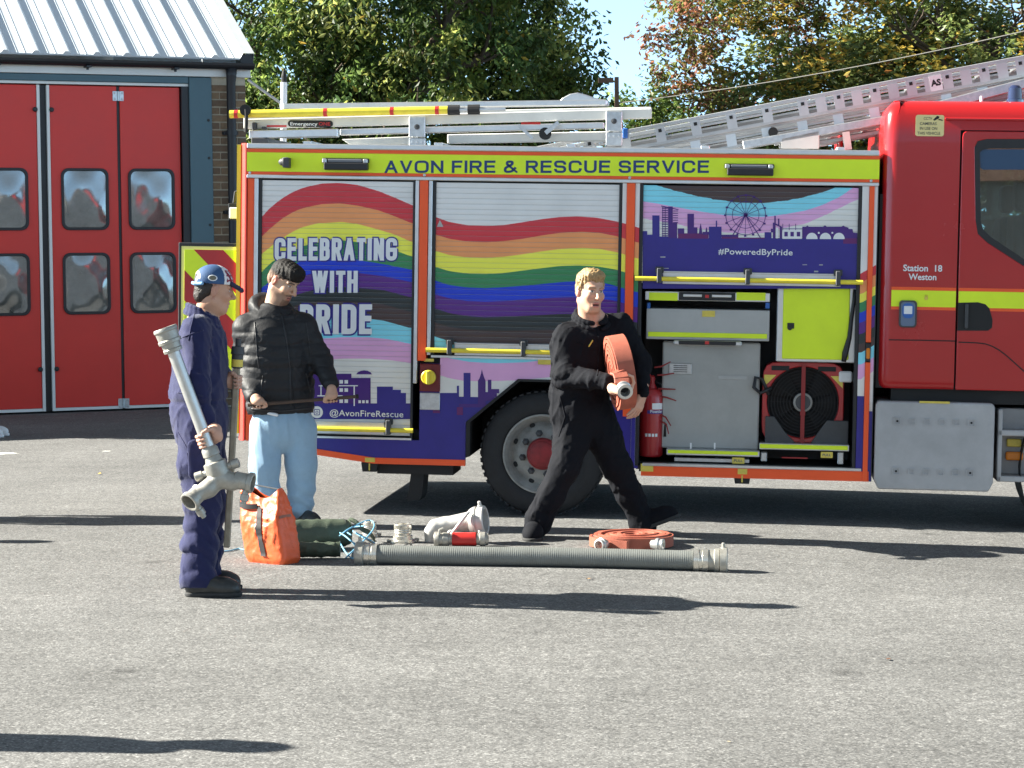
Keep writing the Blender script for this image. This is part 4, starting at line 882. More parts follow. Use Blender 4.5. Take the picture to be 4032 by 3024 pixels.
# --- wheel arch, wheels, chassis
c = MB()
az = [(uArchL, vBotR + 0.06), (uArchL, Tv(1840, 1660)), (uA1, vArch), (uA2, vArch), (uArchR, Tv(1840, 1660)), (uArchR, vBotR + 0.06)]
for a, b in zip(az[:-1], az[1:]):
    a = np.array(a); b = np.array(b); cc = np.array([(uA1 + uA2) / 2, 0.6]); q = lambda p, s: tuple(cc + (p - cc) * s)
    c.prism([tuple(a), tuple(b), q(b, 0.955), q(a, 0.955)], -0.012, 0.75)
fix_normals(c.build('mudguard', M_CHASSIS, ENG))
c = MB(); c.box(uArchL + .02, uArchR - .02, 0.74, 0.76, 0.35, vArch - 0.01); c.build('arch_liner', M_CHASSIS, ENG)
RW = 0.442
def wheel(u0, v0, y0, wide, name='wheel', steer=None):
    wt = bpy.data.objects.new(name, None); COL.objects.link(wt); wt.parent = ENG; wt.location = (u0, y0, v0)
    ty = MB(); pr = [(0.0, 0.283), (-0.012, 0.300), (-0.020, 0.335), (-0.016, 0.385), (0.004, RW - 0.022), (0.022, RW - 0.006), (0.05, RW), (wide - 0.05, RW), (wide - 0.02, RW - 0.008), (wide, RW - 0.03), (wide, 0.29)]
    ty.lathe((0, 0, 0), (0, 1, 0), pr, 64); to = edge_smooth(ty.build('tyre', M_TYRE, wt), 30)
    for j in range(48):
        pass
    tr_ = MB()
    for j in range(52):
        a = 2 * math.pi * j / 52; ca_, sa_ = math.cos(a), math.sin(a); d = np.array([ca_, 0, sa_]); t_ = np.array([-sa_, 0, ca_])
        tr_.obox(d * (RW + 0.001) + np.array([0, 0.015, 0]), d * (RW + 0.001) + np.array([0, 0.1, 0]) + t_ * 0.012, 0.03, 0.012, up=d)
    tr_.build('tread_blocks', M_TYRE, wt)
    ri = MB(); ri.lathe((0, 0, 0), (0, 1, 0), [(0.012, 0.286), (-0.016, 0.283), (-0.017, 0.272), (0.0, 0.262), (0.02, 0.250), (0.055, 0.238), (0.072, 0.222), (0.05, 0.19), (0.035, 0.165), (0.03, 0.12), (0.03, 0.0)], 56); ro = edge_smooth(ri.build('rim', M_RIM, wt), 28)
    for j in range(8):
        a = 2 * math.pi * (j + 0.5) / 8; sl_ = MB(); ca_, sa_ = math.cos(a), math.sin(a)
        sl_.lathe((0.212 * ca_, 0.064, 0.212 * sa_), (0.25 * ca_, -1, 0.25 * sa_), [(0, 0.021), (0.004, 0.017), (0.0045, 0)], 14); so2 = sl_.build('hand_hole', M_CHASSIS, wt)
    hb = MB(); hb.lathe((0, 0.028, 0), (0, -1, 0), [(0, 0.115), (0.03, 0.113), (0.055, 0.105), (0.062, 0.095), (0.075, 0.09), (0.085, 0.06), (0.088, 0)], 40); edge_smooth(hb.build('hub', M_HUB, wt), 30)
    for j in range(8):
        a = 2 * math.pi * j / 8 + 0.2; nb = MB(); nb.lathe((0.148 * math.cos(a), 0.036, 0.148 * math.sin(a)), (0, -1, 0), [(0, 0.027), (0.01, 0.026), (0.012, 0.019), (0.045, 0.018), (0.05, 0.012), (0.051, 0)], 6); nb.build('wheel_nut', M_DGREY, wt)
    return wt
wu, wv = T(2136, 1787, -0.04)
wheel(wu, RW, 0.045, 0.27); wheel(wu, RW, 0.36, 0.24); wheel(wu, RW, DEP - 0.60, 0.24); wheel(wu, RW, DEP - 0.05 - 0.25, 0.25)
wf = wu + 3.95
vg = float((np.array([(T0 + TU * wf)[0], 0, gz((T0 + TU * wf)[0])]) - T0)[2]) + TILT * wf
wheel(wf, RW + vg, 0.06, 0.29); wheel(wf, RW + vg, DEP - 0.36, 0.29)
c = MB(); c.tube([(wu, 0.3, RW), (wu, DEP - 0.3, RW)], 0.09, 12); c.box(-2.0, 4.9, 0.78, 0.88, 0.62, 0.86); c.box(-2.0, 4.9, DEP - 0.88, DEP - 0.78, 0.62, 0.86)
c.box(wu - 0.2, wu + 0.2, DEP / 2 - 0.2, DEP / 2 + 0.2, 0.28, 0.65); c.box(1.0, 4.6, 0.88, DEP - 0.78, 0.42, 0.95); c.tube([(wf, 0.3, RW), (wf, DEP - 0.3, RW)], 0.07, 12); c.box(s3a, uR, 0.1, DEP - 0.03, vBotF + 0.02, vBotF + 0.09)
c.box(Tu(1480, 1840), Tu(1780, 1840), 0.06, 0.5, vBotR - 0.075, vBotR + 0.02)
c.box(uL + 0.1, uArchL - 0.03, 0.09, DEP - 0.05, vSillR + 0.03, vSillR + 0.2)
c.build('chassis', M_CHASSIS, ENG)
c = MB(); u0, v0 = T(1625, 1840, -0.15); c.prism([(u0, v0), (u0 + 0.09, v0), (u0 + 0.075, v0 - 0.2), (u0 + 0.06, v0 - 0.235), (u0 - 0.03, v0 - 0.235), (u0 - 0.02, v0 - 0.16)], 0.10, 0.38); c.build('mudflap', M_CHASSIS, ENG)

# --- open compartment three
vc0, vc1 = vSillF + 0.02, v3b + 0.02
BK = -0.62
c = MB(); c.box(s3a - 0.02, s3b + 0.02, 0.62, 0.64, vc0 - 0.05, vc1 + 0.3); c.build('compartment_back', M_DGREY, ENG)
c = MB(); c.box(s3a - 0.02, s3b + 0.02, 0.061, 0.62, vSillF - 0.03, vSillF - 0.005); c.build('compartment_floor', M_DGREY, ENG)
c = MB(); c.box(s3a + 0.02, s3b - 0.02, 0.09, 0.62, vc1 + 0.05, vc1 + 0.08); c.build('compartment_ceiling', M_DGREY, ENG)
def part(name, r, w0, w1, m, bevel=0.004, parent=ENG): return TB(*r, w0, w1).build(name, m, parent, bevel=bevel)
d1 = part('drawer', (2540, 1145, 3031, 1190), -0.05, -0.55, M_ALU); d1['label'] = 'shallow upper drawer with lime strips either side of the handle'
part('lime_strip', (2556, 1151, 2668, 1184), -0.046, -0.0495, M_LIME, 0, d1); part('lime_strip', (2900, 1151, 3014, 1184), -0.046, -0.0495, M_LIME, 0, d1)
part('handle_recess', (2673, 1150, 2895, 1185), -0.044, -0.0495, M_BLACK, 0.002, d1); part('handle_grip', (2690, 1157, 2880, 1172), -0.03, -0.0435, M_ALU, 0.004, d1); part('handle_badge', (2764, 1152, 2803, 1182), -0.024, -0.0435, M_BLACK, 0.003, d1); part('red_badge', (2777, 1161, 2791, 1173), -0.022, -0.0235, mat('red_badge', (0.6, 0.03, 0.03), 0.4), 0, d1)
part('shelf_rail', (2550, 1125, 2760, 1135), -0.1, -0.12, M_DGREY, 0); part('shelf_rail', (2548, 1192, 2560, 1215), -0.05, -0.1, M_BLUEP, 0.002); part('shelf_rail', (3014, 1192, 3030, 1215), -0.05, -0.1, M_BLUEP, 0.002)
d2 = part('drawer', (2546, 1214, 3028, 1344), -0.05, -0.55, M_GREYP); d2['label'] = 'deep grey lower drawer with a lime strip along its foot'
part('lime_strip', (2552, 1306, 3020, 1334), -0.044, -0.0495, M_LIME, 0.002, d2); part('yellow_label', (2765, 1223, 2815, 1248), -0.046, -0.0495, M_GOLD, 0, d2)
hd = part('drawer_handle', (2652, 1339, 2920, 1363), -0.03, -0.06, M_ALU, 0.008, d2)
part('handle_grip', (2672, 1341, 2898, 1361), -0.018, -0.0295, M_BLACK, 0.004, d2); part('red_badge', (2776, 1343, 2792, 1356), -0.014, -0.0175, MATS['red_badge'], 0, d2)
cb = part('cabinet', (3062, 1128, 3374, 1430), -0.06, -0.6, M_ALU, 0.006); cb['label'] = 'white framed locker with a lime door'
part('cabinet_door', (3085, 1131, 3341, 1418), -0.045, -0.0595, M_LIME, 0.006, cb)
u, v = T(3110, 1291, -0.04); c = MB(); c.lathe((u, 0.0445, v), (0, -1, 0), [(0, 0.017), (0.014, 0.016), (0.016, 0)], 14); c.box(u - 0.018, u + 0.03, 0.0405, 0.0445, v - 0.005, v + 0.035); c.build('latch', M_BLACK, cb, bevel=0.002)
c = MB(); st = [T(x, y, -0.04) for x, y in ((3366, 1140), (3362, 1190), (3352, 1260), (3344, 1330), (3328, 1390), (3322, 1424))]
c.tube([(a, 0.035, b) for a, b in st], [0.012, 0.012, 0.014, 0.016, 0.022, 0.016], 8); c.build('webbing_strap', M_BLACK, cb, smooth=True)
bd = part('tray_board', (2610, 1343, 2985, 1772), -0.12, -0.16, mat('board_grey', (0.37, 0.37, 0.355), 0.5, vary=0.1, vscale=4), 0.01)
vt = part('vent_grille', (2634, 1430, 2724, 1474), -0.112, -0.1195, M_GALV, 0.008, bd)
for k_ in range(4): part('vent_slot', (2652, 1438 + k_ * 8, 2706, 1442 + k_ * 8), -0.1105, -0.1118, M_BLACK, 0, bd)
part('label_slot', (2828, 1479, 2943, 1496), -0.116, -0.1195, M_GREYP, 0.003, bd)
tf = part('tray_edge', (2624, 1768, 2990, 1800), -0.02, -0.5, M_ALU, 0.004); part('lime_strip', (2630, 1771, 2984, 1793), -0.014, -0.0195, M_LIME, 0.002, tf)
for px in (2720, 2814): part('tray_pin', (px - 3, 1744, px + 3, 1768), -0.03, -0.04, M_PRINTW, 0.001, tf)
part('tray_rail', (2655, 1801, 2950, 1824), -0.06, -0.4, M_GALV, 0.003)
t2 = part('tray_edge', (2990, 1744, 3344, 1778), -0.03, -0.5, M_ALU, 0.004); part('lime_strip', (2992, 1748, 3338, 1773), -0.024, -0.0295, M_LIME, 0.002, t2)
for r, tx_ in (((2883, 1801, 2931, 1827), 0), ((3232, 1779, 3279, 1804), 1)):
    pl = part('pull_sign', r, -0.012, -0.02, M_GOLD, 0.003); put_text('PULL', r[0] + 7, r[2] - 7, r[3] - 8, r[1] + 8, M_INK, pl, -0.0112, 0.01)
part('side_bracket', (3304, 1462, 3356, 1506), -0.1, -0.16, M_PRINTW, 0.01); part('roller_bearing', (2996, 1780, 3020, 1818), -0.06, -0.12, M_GALV, 0.006); part('roller_bearing', (3298, 1780, 3322, 1830), -0.06, -0.12, M_GALV, 0.006)
part('red_lever', (3078, 1799, 3180, 1807), -0.05, -0.06, M_EXT, 0.002)
# things stowed there: fan and extinguisher, each on its own
def world_of(u, y, v): return T0 + TU * u - TN * y + TV * v
def stowed(name, label, cat, u, y, v): return thing(name, label, cat, mtx=frame(world_of(u, y, v), TU, -TN, TV))
fu, fv = T(3161, 1590, -0.14); fb = Tv(3161, 1752, -0.14)
FAN = stowed('ventilation_fan', 'square red smoke fan with a round black grille strapped inside the open locker', 'fan', fu, 0.14, fb)
kx = lambda px: T(px, 1590, -0.14)[0] - fu; kz = lambda py: T(3161, py, -0.14)[1] - fb
c = MB(); R0 = 0.252; zc_ = kz(1584); sq = []; ci = []; n_ = 48
for j in range(n_):
    a = 2 * math.pi * j / n_; dx, dz = math.cos(a), math.sin(a); s_ = 1 / (abs(dx) ** 7 + abs(dz) ** 7) ** (1 / 7)
    X = dx * s_ * 0.285; Zz = dz * s_ * 0.283; sq.append((X, zc_ + Zz)); ci.append((R0 * dx, zc_ + R0 * dz))
ring(c, sq, ci, -0.02, 0.26); fix_normals(c.build('fan_frame', M_EXT, FAN, bevel=0.006))
c = MB(); c.lathe((0, 0.09, zc_), (0, 1, 0), [(0, 0.0), (0, 0.25), (0.02, 0.25)], 40); c.build('fan_backplate', M_CHASSIS, FAN)
for j in range(7):
    a = 2 * math.pi * j / 7; c = MB(); d = np.array([math.cos(a), 0, math.sin(a)]); t_ = np.array([-math.sin(a), 0, math.cos(a)])
    o_ = np.array([0, 0.05, zc_]); c.add([o_ + d * 0.05 - t_ * 0.02, o_ + d * 0.05 + t_ * 0.02 + np.array([0, 0.03, 0]), o_ + d * 0.235 + t_ * 0.07 + np.array([0, 0.03, 0]), o_ + d * 0.235 - t_ * 0.05], [(0, 1, 2, 3)]); c.build('fan_blade', M_CHASSIS, FAN)
c = MB()
for r_ in np.linspace(0.07, 0.245, 9):
    c.tube([(r_ * math.cos(a), -0.012, zc_ + r_ * math.sin(a)) for a in np.linspace(0, 2 * math.pi, 37)], 0.0035, 5, caps=False)
for j in range(12):
    a = 2 * math.pi * j / 12; c.tube([(0.06 * math.cos(a), -0.012, zc_ + 0.06 * math.sin(a)), (0.25 * math.cos(a), -0.005, zc_ + 0.25 * math.sin(a))], 0.003, 5)
c.build('grille', M_CHASSIS, FAN)
c = MB(); c.lathe((0, -0.014, zc_), (0, -1, 0), [(0, 0.068), (0.012, 0.066), (0.016, 0.058), (0.012, 0.052)], 28); edge_smooth(c.build('hub_ring', M_RIM, FAN)); c = MB(); c.lathe((0, -0.014, zc_), (0, -1, 0), [(0.011, 0.0515), (0.0115, 0)], 24); c.build('fan_hub', M_DGREY, FAN)
c = MB(); c.box(-0.014, 0.014, -0.036, -0.032, zc_ - 0.29, zc_ + 0.275); c.box(-0.018, 0.018, -0.042, -0.0365, zc_ - 0.09, zc_ - 0.06); c.build('strap', mat('red_webbing', (0.28, 0.03, 0.03), 0.7), FAN)
for sx in (-1, 1):
    c = MB(); c.prism([(sx * 0.275, zc_ + 0.19), (sx * 0.19, zc_ + 0.19), (sx * 0.275, zc_ + 0.105)], -0.023, -0.0205); fix_normals(c.build('warning_sticker', M_GOLD, FAN))
    c = MB(); c.box(sx * 0.10, sx * 0.225, -0.024, -0.0205, zc_ + 0.222, zc_ + 0.255); fix_normals(c.build('carry_slot', M_CHASSIS, FAN, bevel=0.002))
c = MB(); c.prism([(-0.26, fb - fb), (-0.26, 0.2), (-0.2, 0.2), (-0.12, 0.09), (-0.03, 0.0)], -0.05, -0.025); c.prism([(0.32, 0.0), (0.32, 0.18), (0.17, 0.18), (0.10, 0.08), (0.05, 0.0)], -0.05, -0.025); c.build('fan_cradle', M_DGREY, FAN, bevel=0.004)
c = MB(); c.tube([(-0.22, -0.03, zc_ + 0.10), (-0.30, -0.05, zc_ + 0.06), (-0.345, -0.04, zc_ + 0.10), (-0.335, -0.03, zc_ + 0.17), (-0.29, -0.03, zc_ + 0.16), (-0.24, -0.03, zc_ + 0.05)], 0.013, 8); c.build('power_lead', M_BLACK, FAN, smooth=True)
eu, eb = T(2560, 1799, -0.10)
EXTG = stowed('fire_extinguisher', 'tall red powder extinguisher standing at the left of the open locker', 'extinguisher', eu, 0.16, eb)
he = Tv(2560, 1530, -0.1) - eb; re_ = (T(2608, 1650, -0.1)[0] - T(2512, 1650, -0.1)[0]) / 2
c = MB(); c.lathe((0, 0, 0), (0, 0, 1), [(0, 0), (0, re_ * 0.86), (0.012, re_ * 0.98), (0.02, re_), (he * 0.86, re_), (he * 0.93, re_ * 0.93), (he * 0.985, re_ * 0.68), (he, re_ * 0.42), (he + 0.03, re_ * 0.3), (he + 0.03, 0)], 32); edge_smooth(c.build('cylinder', M_EXT, EXTG), 30)
c = MB(); c.lathe((0, 0, he + 0.03), (0, 0, 1), [(0, 0.022), (0.05, 0.022), (0.06, 0.014), (0.06, 0)], 14); c.tube([(0, 0, he + 0.06), (-0.03, -0.05, he + 0.12), (-0.05, -0.09, he + 0.13)], 0.009, 8); c.tube([(0, 0, he + 0.04), (-0.03, -0.06, he + 0.09), (-0.05, -0.09, he + 0.095)], 0.008, 8); c.build('valve', M_EXT, EXTG)
c = MB(); c.tube([(0.02, 0, he + 0.05), (0.07, -0.02, he + 0.03), (0.105, -0.02, he - 0.06), (0.10, -0.03, he - 0.2), (0.10, -0.03, he - 0.34)], [0.009, 0.009, 0.009, 0.009, 0.016], 8); c.build('discharge_hose', M_CHASSIS, EXTG, smooth=True)
def wrap(z0, z1, a0, a1, m, name, par, r):
    c = MB(); n = 12; vs = [(r * math.sin(a), -r * math.cos(a), z) for z in (z0, z1) for a in np.linspace(a0, a1, n)]; c.add(vs, [(i, i + 1, n + i + 1, n + i) for i in range(n - 1)]); return c.build(name, m, par, smooth=True)
def wrap_text(txt, z, h, ac, m, par, r, bold=0.01):
    me = text_mesh(txt, h, bold)
    for v in me.vertices: a = ac + v.co.x / r; v.co = (r * math.sin(a), -r * math.cos(a), z + v.co.z)
    link('lettering', me, m, par)
wrap(he * 0.70, he * 0.79, 0.1, 1.1, M_PRINTW, 'paper_label', EXTG, re_ + 0.001); wrap(he * 0.635, he * 0.685, -0.3, 1.3, mat('violet_label', (0.05, 0.03, 0.22), 0.4), 'contents_band', EXTG, re_ + 0.001)
wrap_text('Powder', he * 0.648, 0.022, 0.5, M_PRINTW, EXTG, re_ + 0.002)
for k_ in range(4): wrap(he * 0.30, he * 0.345, -0.45 + k_ * 0.28, -0.25 + k_ * 0.28, M_PRINTW, 'pictogram', EXTG, re_ + 0.001)
for k_, (x, z, a) in enumerate(((0.07, 0.16, 0.5), (0.09, 0.10, 0.2), (0.10, 0.0, 0.0), (0.11, -0.06, -0.3), (0.105, -0.20, -1.0), (0.11, -0.25, -1.3))):
    c = MB(); c.tube([(x - 0.05, -0.05, he + z - 0.02 * a), (x, -0.07, he + z), (x + 0.07 * math.cos(a), -0.08, he + z + 0.07 * math.sin(a))], [0.007, 0.006, 0.004], 6); c.build('strap_tail', MATS['red_webbing'], EXTG)

def clear_glass():
    m = bpy.data.materials.new('cab_glass'); m.use_nodes = True; nt = m.node_tree; nt.nodes.clear(); N = nt.nodes.new
    t = N('ShaderNodeBsdfTransparent'); t.inputs[0].default_value = (0.66, 0.74, 0.74, 1); g = N('ShaderNodeBsdfGlossy'); g.inputs['Roughness'].default_value = 0.01
    f = N('ShaderNodeFresnel'); f.inputs[0].default_value = 2.3; x = N('ShaderNodeMixShader'); o = N('ShaderNodeOutputMaterial')
    nt.links.new(f.outputs[0], x.inputs[0]); nt.links.new(t.outputs[0], x.inputs[1]); nt.links.new(g.outputs[0], x.inputs[2]); nt.links.new(x.outputs[0], o.inputs[0]); return m
M_CLEAR = clear_glass()
# --- cab
uc0, uc1 = Tu(3496, 1000, 0.03), wf + 1.05
vcT, vcB = Tv(3650, 392, 0.03), Tv(3640, 1532, 0.03)
# rear wall with rounded corner, built as a swept section (u, y) rounded at the back
def cab_section(z, inset):
    r = 0.085; pts = []
    y0 = -0.03 + inset; ub = uc0 - 0.045 + inset * 0.6
    pts += [(Tu(3773, 1000, 0.03) - 0.006, y0), (uc0 + 0.1, y0), (uc0 + 0.06, y0)]
    for a in np.linspace(0, math.pi / 2, 7): pts.append((ub + r * (1 - math.sin(a)), y0 + r * (1 - math.cos(a))))
    pts += [(ub, r + y0 + 0.03), (ub, DEP / 2)]
    return pts
zs = [(vcB, 0.03), (vcB + 0.02, 0.008), (vcB + 0.06, 0.0), (vcB + 0.1, 0.0), (vcT - 0.30, 0.0), (vcT - 0.25, 0.0), (vcT - 0.2, 0.004), (vcT - 0.11, 0.014), (vcT - 0.05, 0.042), (vcT - 0.015, 0.09), (vcT, 0.16)]
c = MB(); S_ = [cab_section(z, i) for z, i in zs]; n_ = len(S_[0])
vs = [(u, y, z) for s_, (z, i) in zip(S_, zs) for u, y in s_]
c.add(vs, [(j * n_ + i, (j + 1) * n_ + i, (j + 1) * n_ + i + 1, j * n_ + i + 1) for j in range(len(zs) - 1) for i in range(n_ - 1)])
vs = [(u, DEP - y, z) for s_, (z, i) in zip(S_, zs) for u, y in s_]
c.add(vs, [(j * n_ + i, j * n_ + i + 1, (j + 1) * n_ + i + 1, (j + 1) * n_ + i) for j in range(len(zs) - 1) for i in range(n_ - 1)])
cabR = c.build('cab_rear', M_CABRED, ENG, smooth=True)
# side profile swept towards the front: roof edge roll-over, for panel and door
def sidestrip(name, u0, u1, zlist, holes=None, m=M_CABRED):
    c = MB(); n = len(zlist); vs = [(u, -0.03 + i, z) for u in (u0, u1) for z, i in zlist]
    c.add(vs, [(j, n + j, n + j + 1, j + 1) for j in range(n - 1)]); return c
uD = Tu(3773, 1000, 0.03)
strip_hi = [(z, i) for z, i in zs]
zdoor_top = Tv(3900, 517, 0.03)
c = sidestrip('cab_roof_edge', uD - 0.006, uc1 - 0.1, [(z, i) for z, i in [(zdoor_top + 0.006, 0.0)] + [q for q in zs if q[0] > zdoor_top + 0.02]]); c.build('cab_roof_edge', M_CABRED, ENG, smooth=True)
c = MB(); c.box(uc0 + 0.02, uc1 - 0.05, 0.13, DEP - 0.13, vcT - 0.02, vcT + 0.001); c.build('cab_roof', M_CABRED, ENG, bevel=0.01)
c = MB(); c.box(uc0 + 0.05, uc1, 0.05, DEP - 0.05, vcB - 0.1, vcB + 0.03); c.build('cab_inner', M_CHASSIS, ENG)
c = MB(); c.prism([(uc1 - 0.02, vcB - 0.5), (uc1 + 0.12, vcB - 0.45), (uc1 + 0.1, vcB + 0.55), (uc1 - 0.05, vcT - 0.05), (uc1 - 0.1, vcT - 0.05), (uc1 - 0.08, vcB + 0.4)], 0.0, DEP); fix_normals(c.build('cab_front', M_CABRED, ENG, bevel=0.03, seg=3))
c = MB(); c.prism([(uc1 + 0.106, vcB + 0.55), (uc1 - 0.02, vcT - 0.22), (uc1 - 0.03, vcT - 0.22), (uc1 + 0.09, vcB + 0.55)], 0.15, DEP - 0.15); fix_normals(c.build('windscreen', M_GLASS, ENG))
# door with its window opening
wpx = [(3858, 600), (3870, 590), (3900, 584), (4300, 584), (4300, 1170), (4032, 1020), (3905, 935), (3872, 905), (3861, 870)]
win = [T(x, y, 0.03) for x, y in wpx]
uE = wf + 0.25
vDB = vcB
dpoly = [(uD + 0.006, vDB), (uE, vDB), (uE, zdoor_top), (uD + 0.03, zdoor_top), (uD + 0.012, zdoor_top - 0.015), (uD + 0.006, zdoor_top - 0.04)]
def poly_hole(outer, inner, y0, y1, name, m, parent):
    bm = bmesh.new()
    for y in (y0,):
        e = []
        for pl in (outer, inner):
            vv = [bm.verts.new((x, y, z)) for x, z in pl]; e += [bm.edges.new((vv[i], vv[(i + 1) % len(vv)])) for i in range(len(vv))]
        bmesh.ops.triangle_fill(bm, use_beauty=True, use_dissolve=False, edges=e)
    r = bmesh.ops.extrude_face_region(bm, geom=list(bm.faces)); bmesh.ops.translate(bm, vec=(0, y1 - y0, 0), verts=[q for q in r['geom'] if isinstance(q, bmesh.types.BMVert)])
    bmesh.ops.recalc_face_normals(bm, faces=bm.faces)
    me = bpy.data.meshes.new(name); bm.to_mesh(me); bm.free(); return link(name, me, m, parent)
cu = np.mean([p_[0] for p_ in win]); cv = np.mean([p_[1] for p_ in win])
outer = [T(x, y, 0.03) for x, y in ((3838, 580), (3850, 556), (3885, 548), (4330, 548), (4330, 1230), (4032, 1048), (3888, 955), (3850, 920), (3842, 870))]
wall_rect = [(uD - 0.012, vcB + 0.02), (uE + 0.02, vcB + 0.02), (uE + 0.02, vcT - 0.12), (uD - 0.012, vcT - 0.12)]
poly_hole(wall_rect, outer, 0.012, 0.03, 'cab_lining', M_CHASSIS, ENG)
poly_hole([(uD - 0.012, vcB), (uE + 0.02, vcB), (uE + 0.02, vcT - 0.1), (uD - 0.012, vcT - 0.1)], outer, DEP - 0.03, DEP + 0.03, 'far_door', M_CABRED, ENG)
q = MB(); q.prism(win, DEP, DEP + 0.006); fix_normals(q.build('far_window', None or M_CLEAR, ENG))
for y_ in (0.42, 1.35):
    q = MB(); q.box(uD + 0.42, uD + 0.56, y_, y_ + 0.5, vcB + 0.3, vcB + 1.22); q.box(uD + 0.44, uD + 0.54, y_ + 0.12, y_ + 0.38, vcB + 1.25, vcB + 1.46); q.build('cab_seat', M_DGREY, ENG, bevel=0.04, seg=3)
q = MB(); q.box(uE - 0.05, uc1 - 0.1, 0.1, DEP - 0.1, vcB + 0.4, vcB + 0.78); q.build('dashboard', M_CHASSIS, ENG, bevel=0.03)
door = poly_hole(dpoly, outer, -0.034, 0.011, 'cab_door', M_CABRED, ENG)
b_ = door.modifiers.new('bevel', 'BEVEL'); b_.width = 0.006; b_.segments = 2; b_.limit_method = 'ANGLE'; b_.angle_limit = math.radians(60)
poly_hole(outer, win, -0.032, 0.0, 'window_rubber', M_BLACK, door)
gl = MB(); gl.prism(win, -0.018, -0.012); fix_normals(gl.build('door_window', M_CLEAR, door))
visr = MB(); visr.prism([T(x, y, 0.02) for x, y in ((3857, 598), (3870, 588), (4290, 588), (4290, 668), (3870, 668), (3860, 660))], -0.021, -0.0182); fix_normals(visr.build('sun_blind', mat('blue_blind', (0.02, 0.06, 0.13), 0.3), door))
# bands, handle, seams, sticker
vb0, vb1_, vb2_, vb3 = Tv(3600, 1220, 0.03), Tv(3600, 1208, 0.03), Tv(3600, 1143, 0.03), Tv(3600, 1130, 0.03)
for a, b, w_ in ((Tu(3498, 1170, 0.03) + 0.02, uD - 0.008, 0.0312), (uD + 0.010, uE - 0.02, 0.0352)):
    par = ENG if a < uD else door
    for z0, z1, m_, nm in ((vb0, vb1_, M_ORANGE, 'orange_band'), (vb1_, vb2_, M_LIME, 'lime_band'), (vb2_, vb3, M_ORANGE, 'orange_band')):
        q = MB(); q.box(a, b, -w_ - 0.001, -w_ + 0.0008, z0 + 0.0004, z1 - 0.0004); q.build(nm, m_, par)
hp = [T(x, y, 0.036) for x, y in ((3771, 1192), (3850, 1190), (3880, 1198), (3896, 1215), (3908, 1260), (3906, 1290), (3890, 1302), (3769, 1302))]
q = MB(); q.prism(hp, -0.0385, -0.0368); fix_normals(q.build('handle_recess', M_CHASSIS, door)); q = MB(); hu, hv = T(3820, 1245, 0.05); q.box(hu - 0.035, hu - 0.012, -0.055, -0.0387, hv - 0.085, hv + 0.085); q.build('door_handle', M_DGREY, door, bevel=0.006)
q = MB(); cr = [T(x, y, 0.03) for x, y in ((3500, 1338), (3640, 1340), (3760, 1343))]; q.tube([(a, -0.0305, b) for a, b in cr], 0.004, 6); q.build('panel_crease', M_CHASSIS, ENG)
q = MB(); cr = [T(x, y, 0.034) for x, y in ((3774, 1347), (3843, 1350), (3880, 1354), (3908, 1364), (3933, 1378), (3960, 1398), (4032, 1462), (4100, 1525))]; q.tube([(a, -0.0345, b) for a, b in cr], 0.004, 6); q.build('panel_crease', M_CHASSIS, door)
q = MB(); ux0, vz = T(3720, 466, 0.02); q.box(ux0, uc1 - 0.2, -0.034, 0.0, vz - 0.012, vz + 0.006); q.build('rain_strip', M_CABRED, ENG, bevel=0.006)
def sidetxt(txt, *a, **k): return put_text(txt, *a, **k)
sidetxt('Station  18', 3556, 3710, 1068, 1043, M_PRINTW, ENG, 0.032, 0.022); sidetxt('Weston', 3577, 3687, 1102, 1078, M_PRINTW, ENG, 0.032, 0.022)
stk = MB(); (a0, b1), (a1, b0) = T(3606, 452, 0.03), T(3716, 537, 0.03); yst = -0.034
stk.prism(rrect(a0, a1, b0, b1, 0.015), yst, yst + 0.002); stk_o = fix_normals(stk.build('notice_sticker', mat('sticker_yellow', (0.80, 0.66, 0.30), 0.5, vary=0.05), ENG))
for txt, x0, x1, yb, yt in (('CCTV', 3637, 3670, 472, 461), ('CAMERAS', 3622, 3688, 492, 481), ('IN USE ON', 3622, 3690, 511, 500), ('THIS VEHICLE', 3612, 3702, 530, 519)):
    sidetxt(txt, x0, x1, yb, yt, M_DGREY, stk_o, 0.0352, 0.01)
q = MB(); k1 = [T(x, y, 0.0355) for x, y in ((3674, 472), (3690, 456), (3699, 459), (3697, 466), (3680, 475))]; q.prism(k1, -0.0356, -0.0345); k1 = [T(x, y, 0.0355) for x, y in ((3697, 468), (3712, 472), (3712, 476), (3694, 472))]; q.prism(k1, -0.0356, -0.0345); fix_normals(q.build('camera_symbol', M_CHASSIS, stk_o))
q = MB(); (a0, b1), (a1, b0) = T(3541, 1182, 0.04), T(3608, 1290, 0.04); q.prism(rrect(a0, a1, b0, b1, 0.025), -0.055, -0.0325); bx = fix_normals(q.build('key_switch_box', M_DGREY, ENG, bevel=0.004))
q = MB(); q.prism(rrect(a0 + 0.012, a1 - 0.012, b0 + 0.01, b1 - 0.012, 0.02), -0.058, -0.0553); fix_normals(q.build('cover', mat('blue_cover', (0.12, 0.17, 0.26), 0.4), bx))
q = MB(); q.prism(rrect(a0 + 0.022, a1 - 0.022, b0 + 0.065, b1 - 0.02, 0.03), -0.061, -0.0583); fix_normals(q.build('blue_disc', M_BLUEP, bx)); q = MB(); q.prism(rrect(a0 + 0.032, a1 - 0.032, (b0 + b1) / 2 + 0.0, (b0 + b1) / 2 + 0.055, 0.004), -0.0625, -0.0613); fix_normals(q.build('white_key', M_PRINTW, bx))
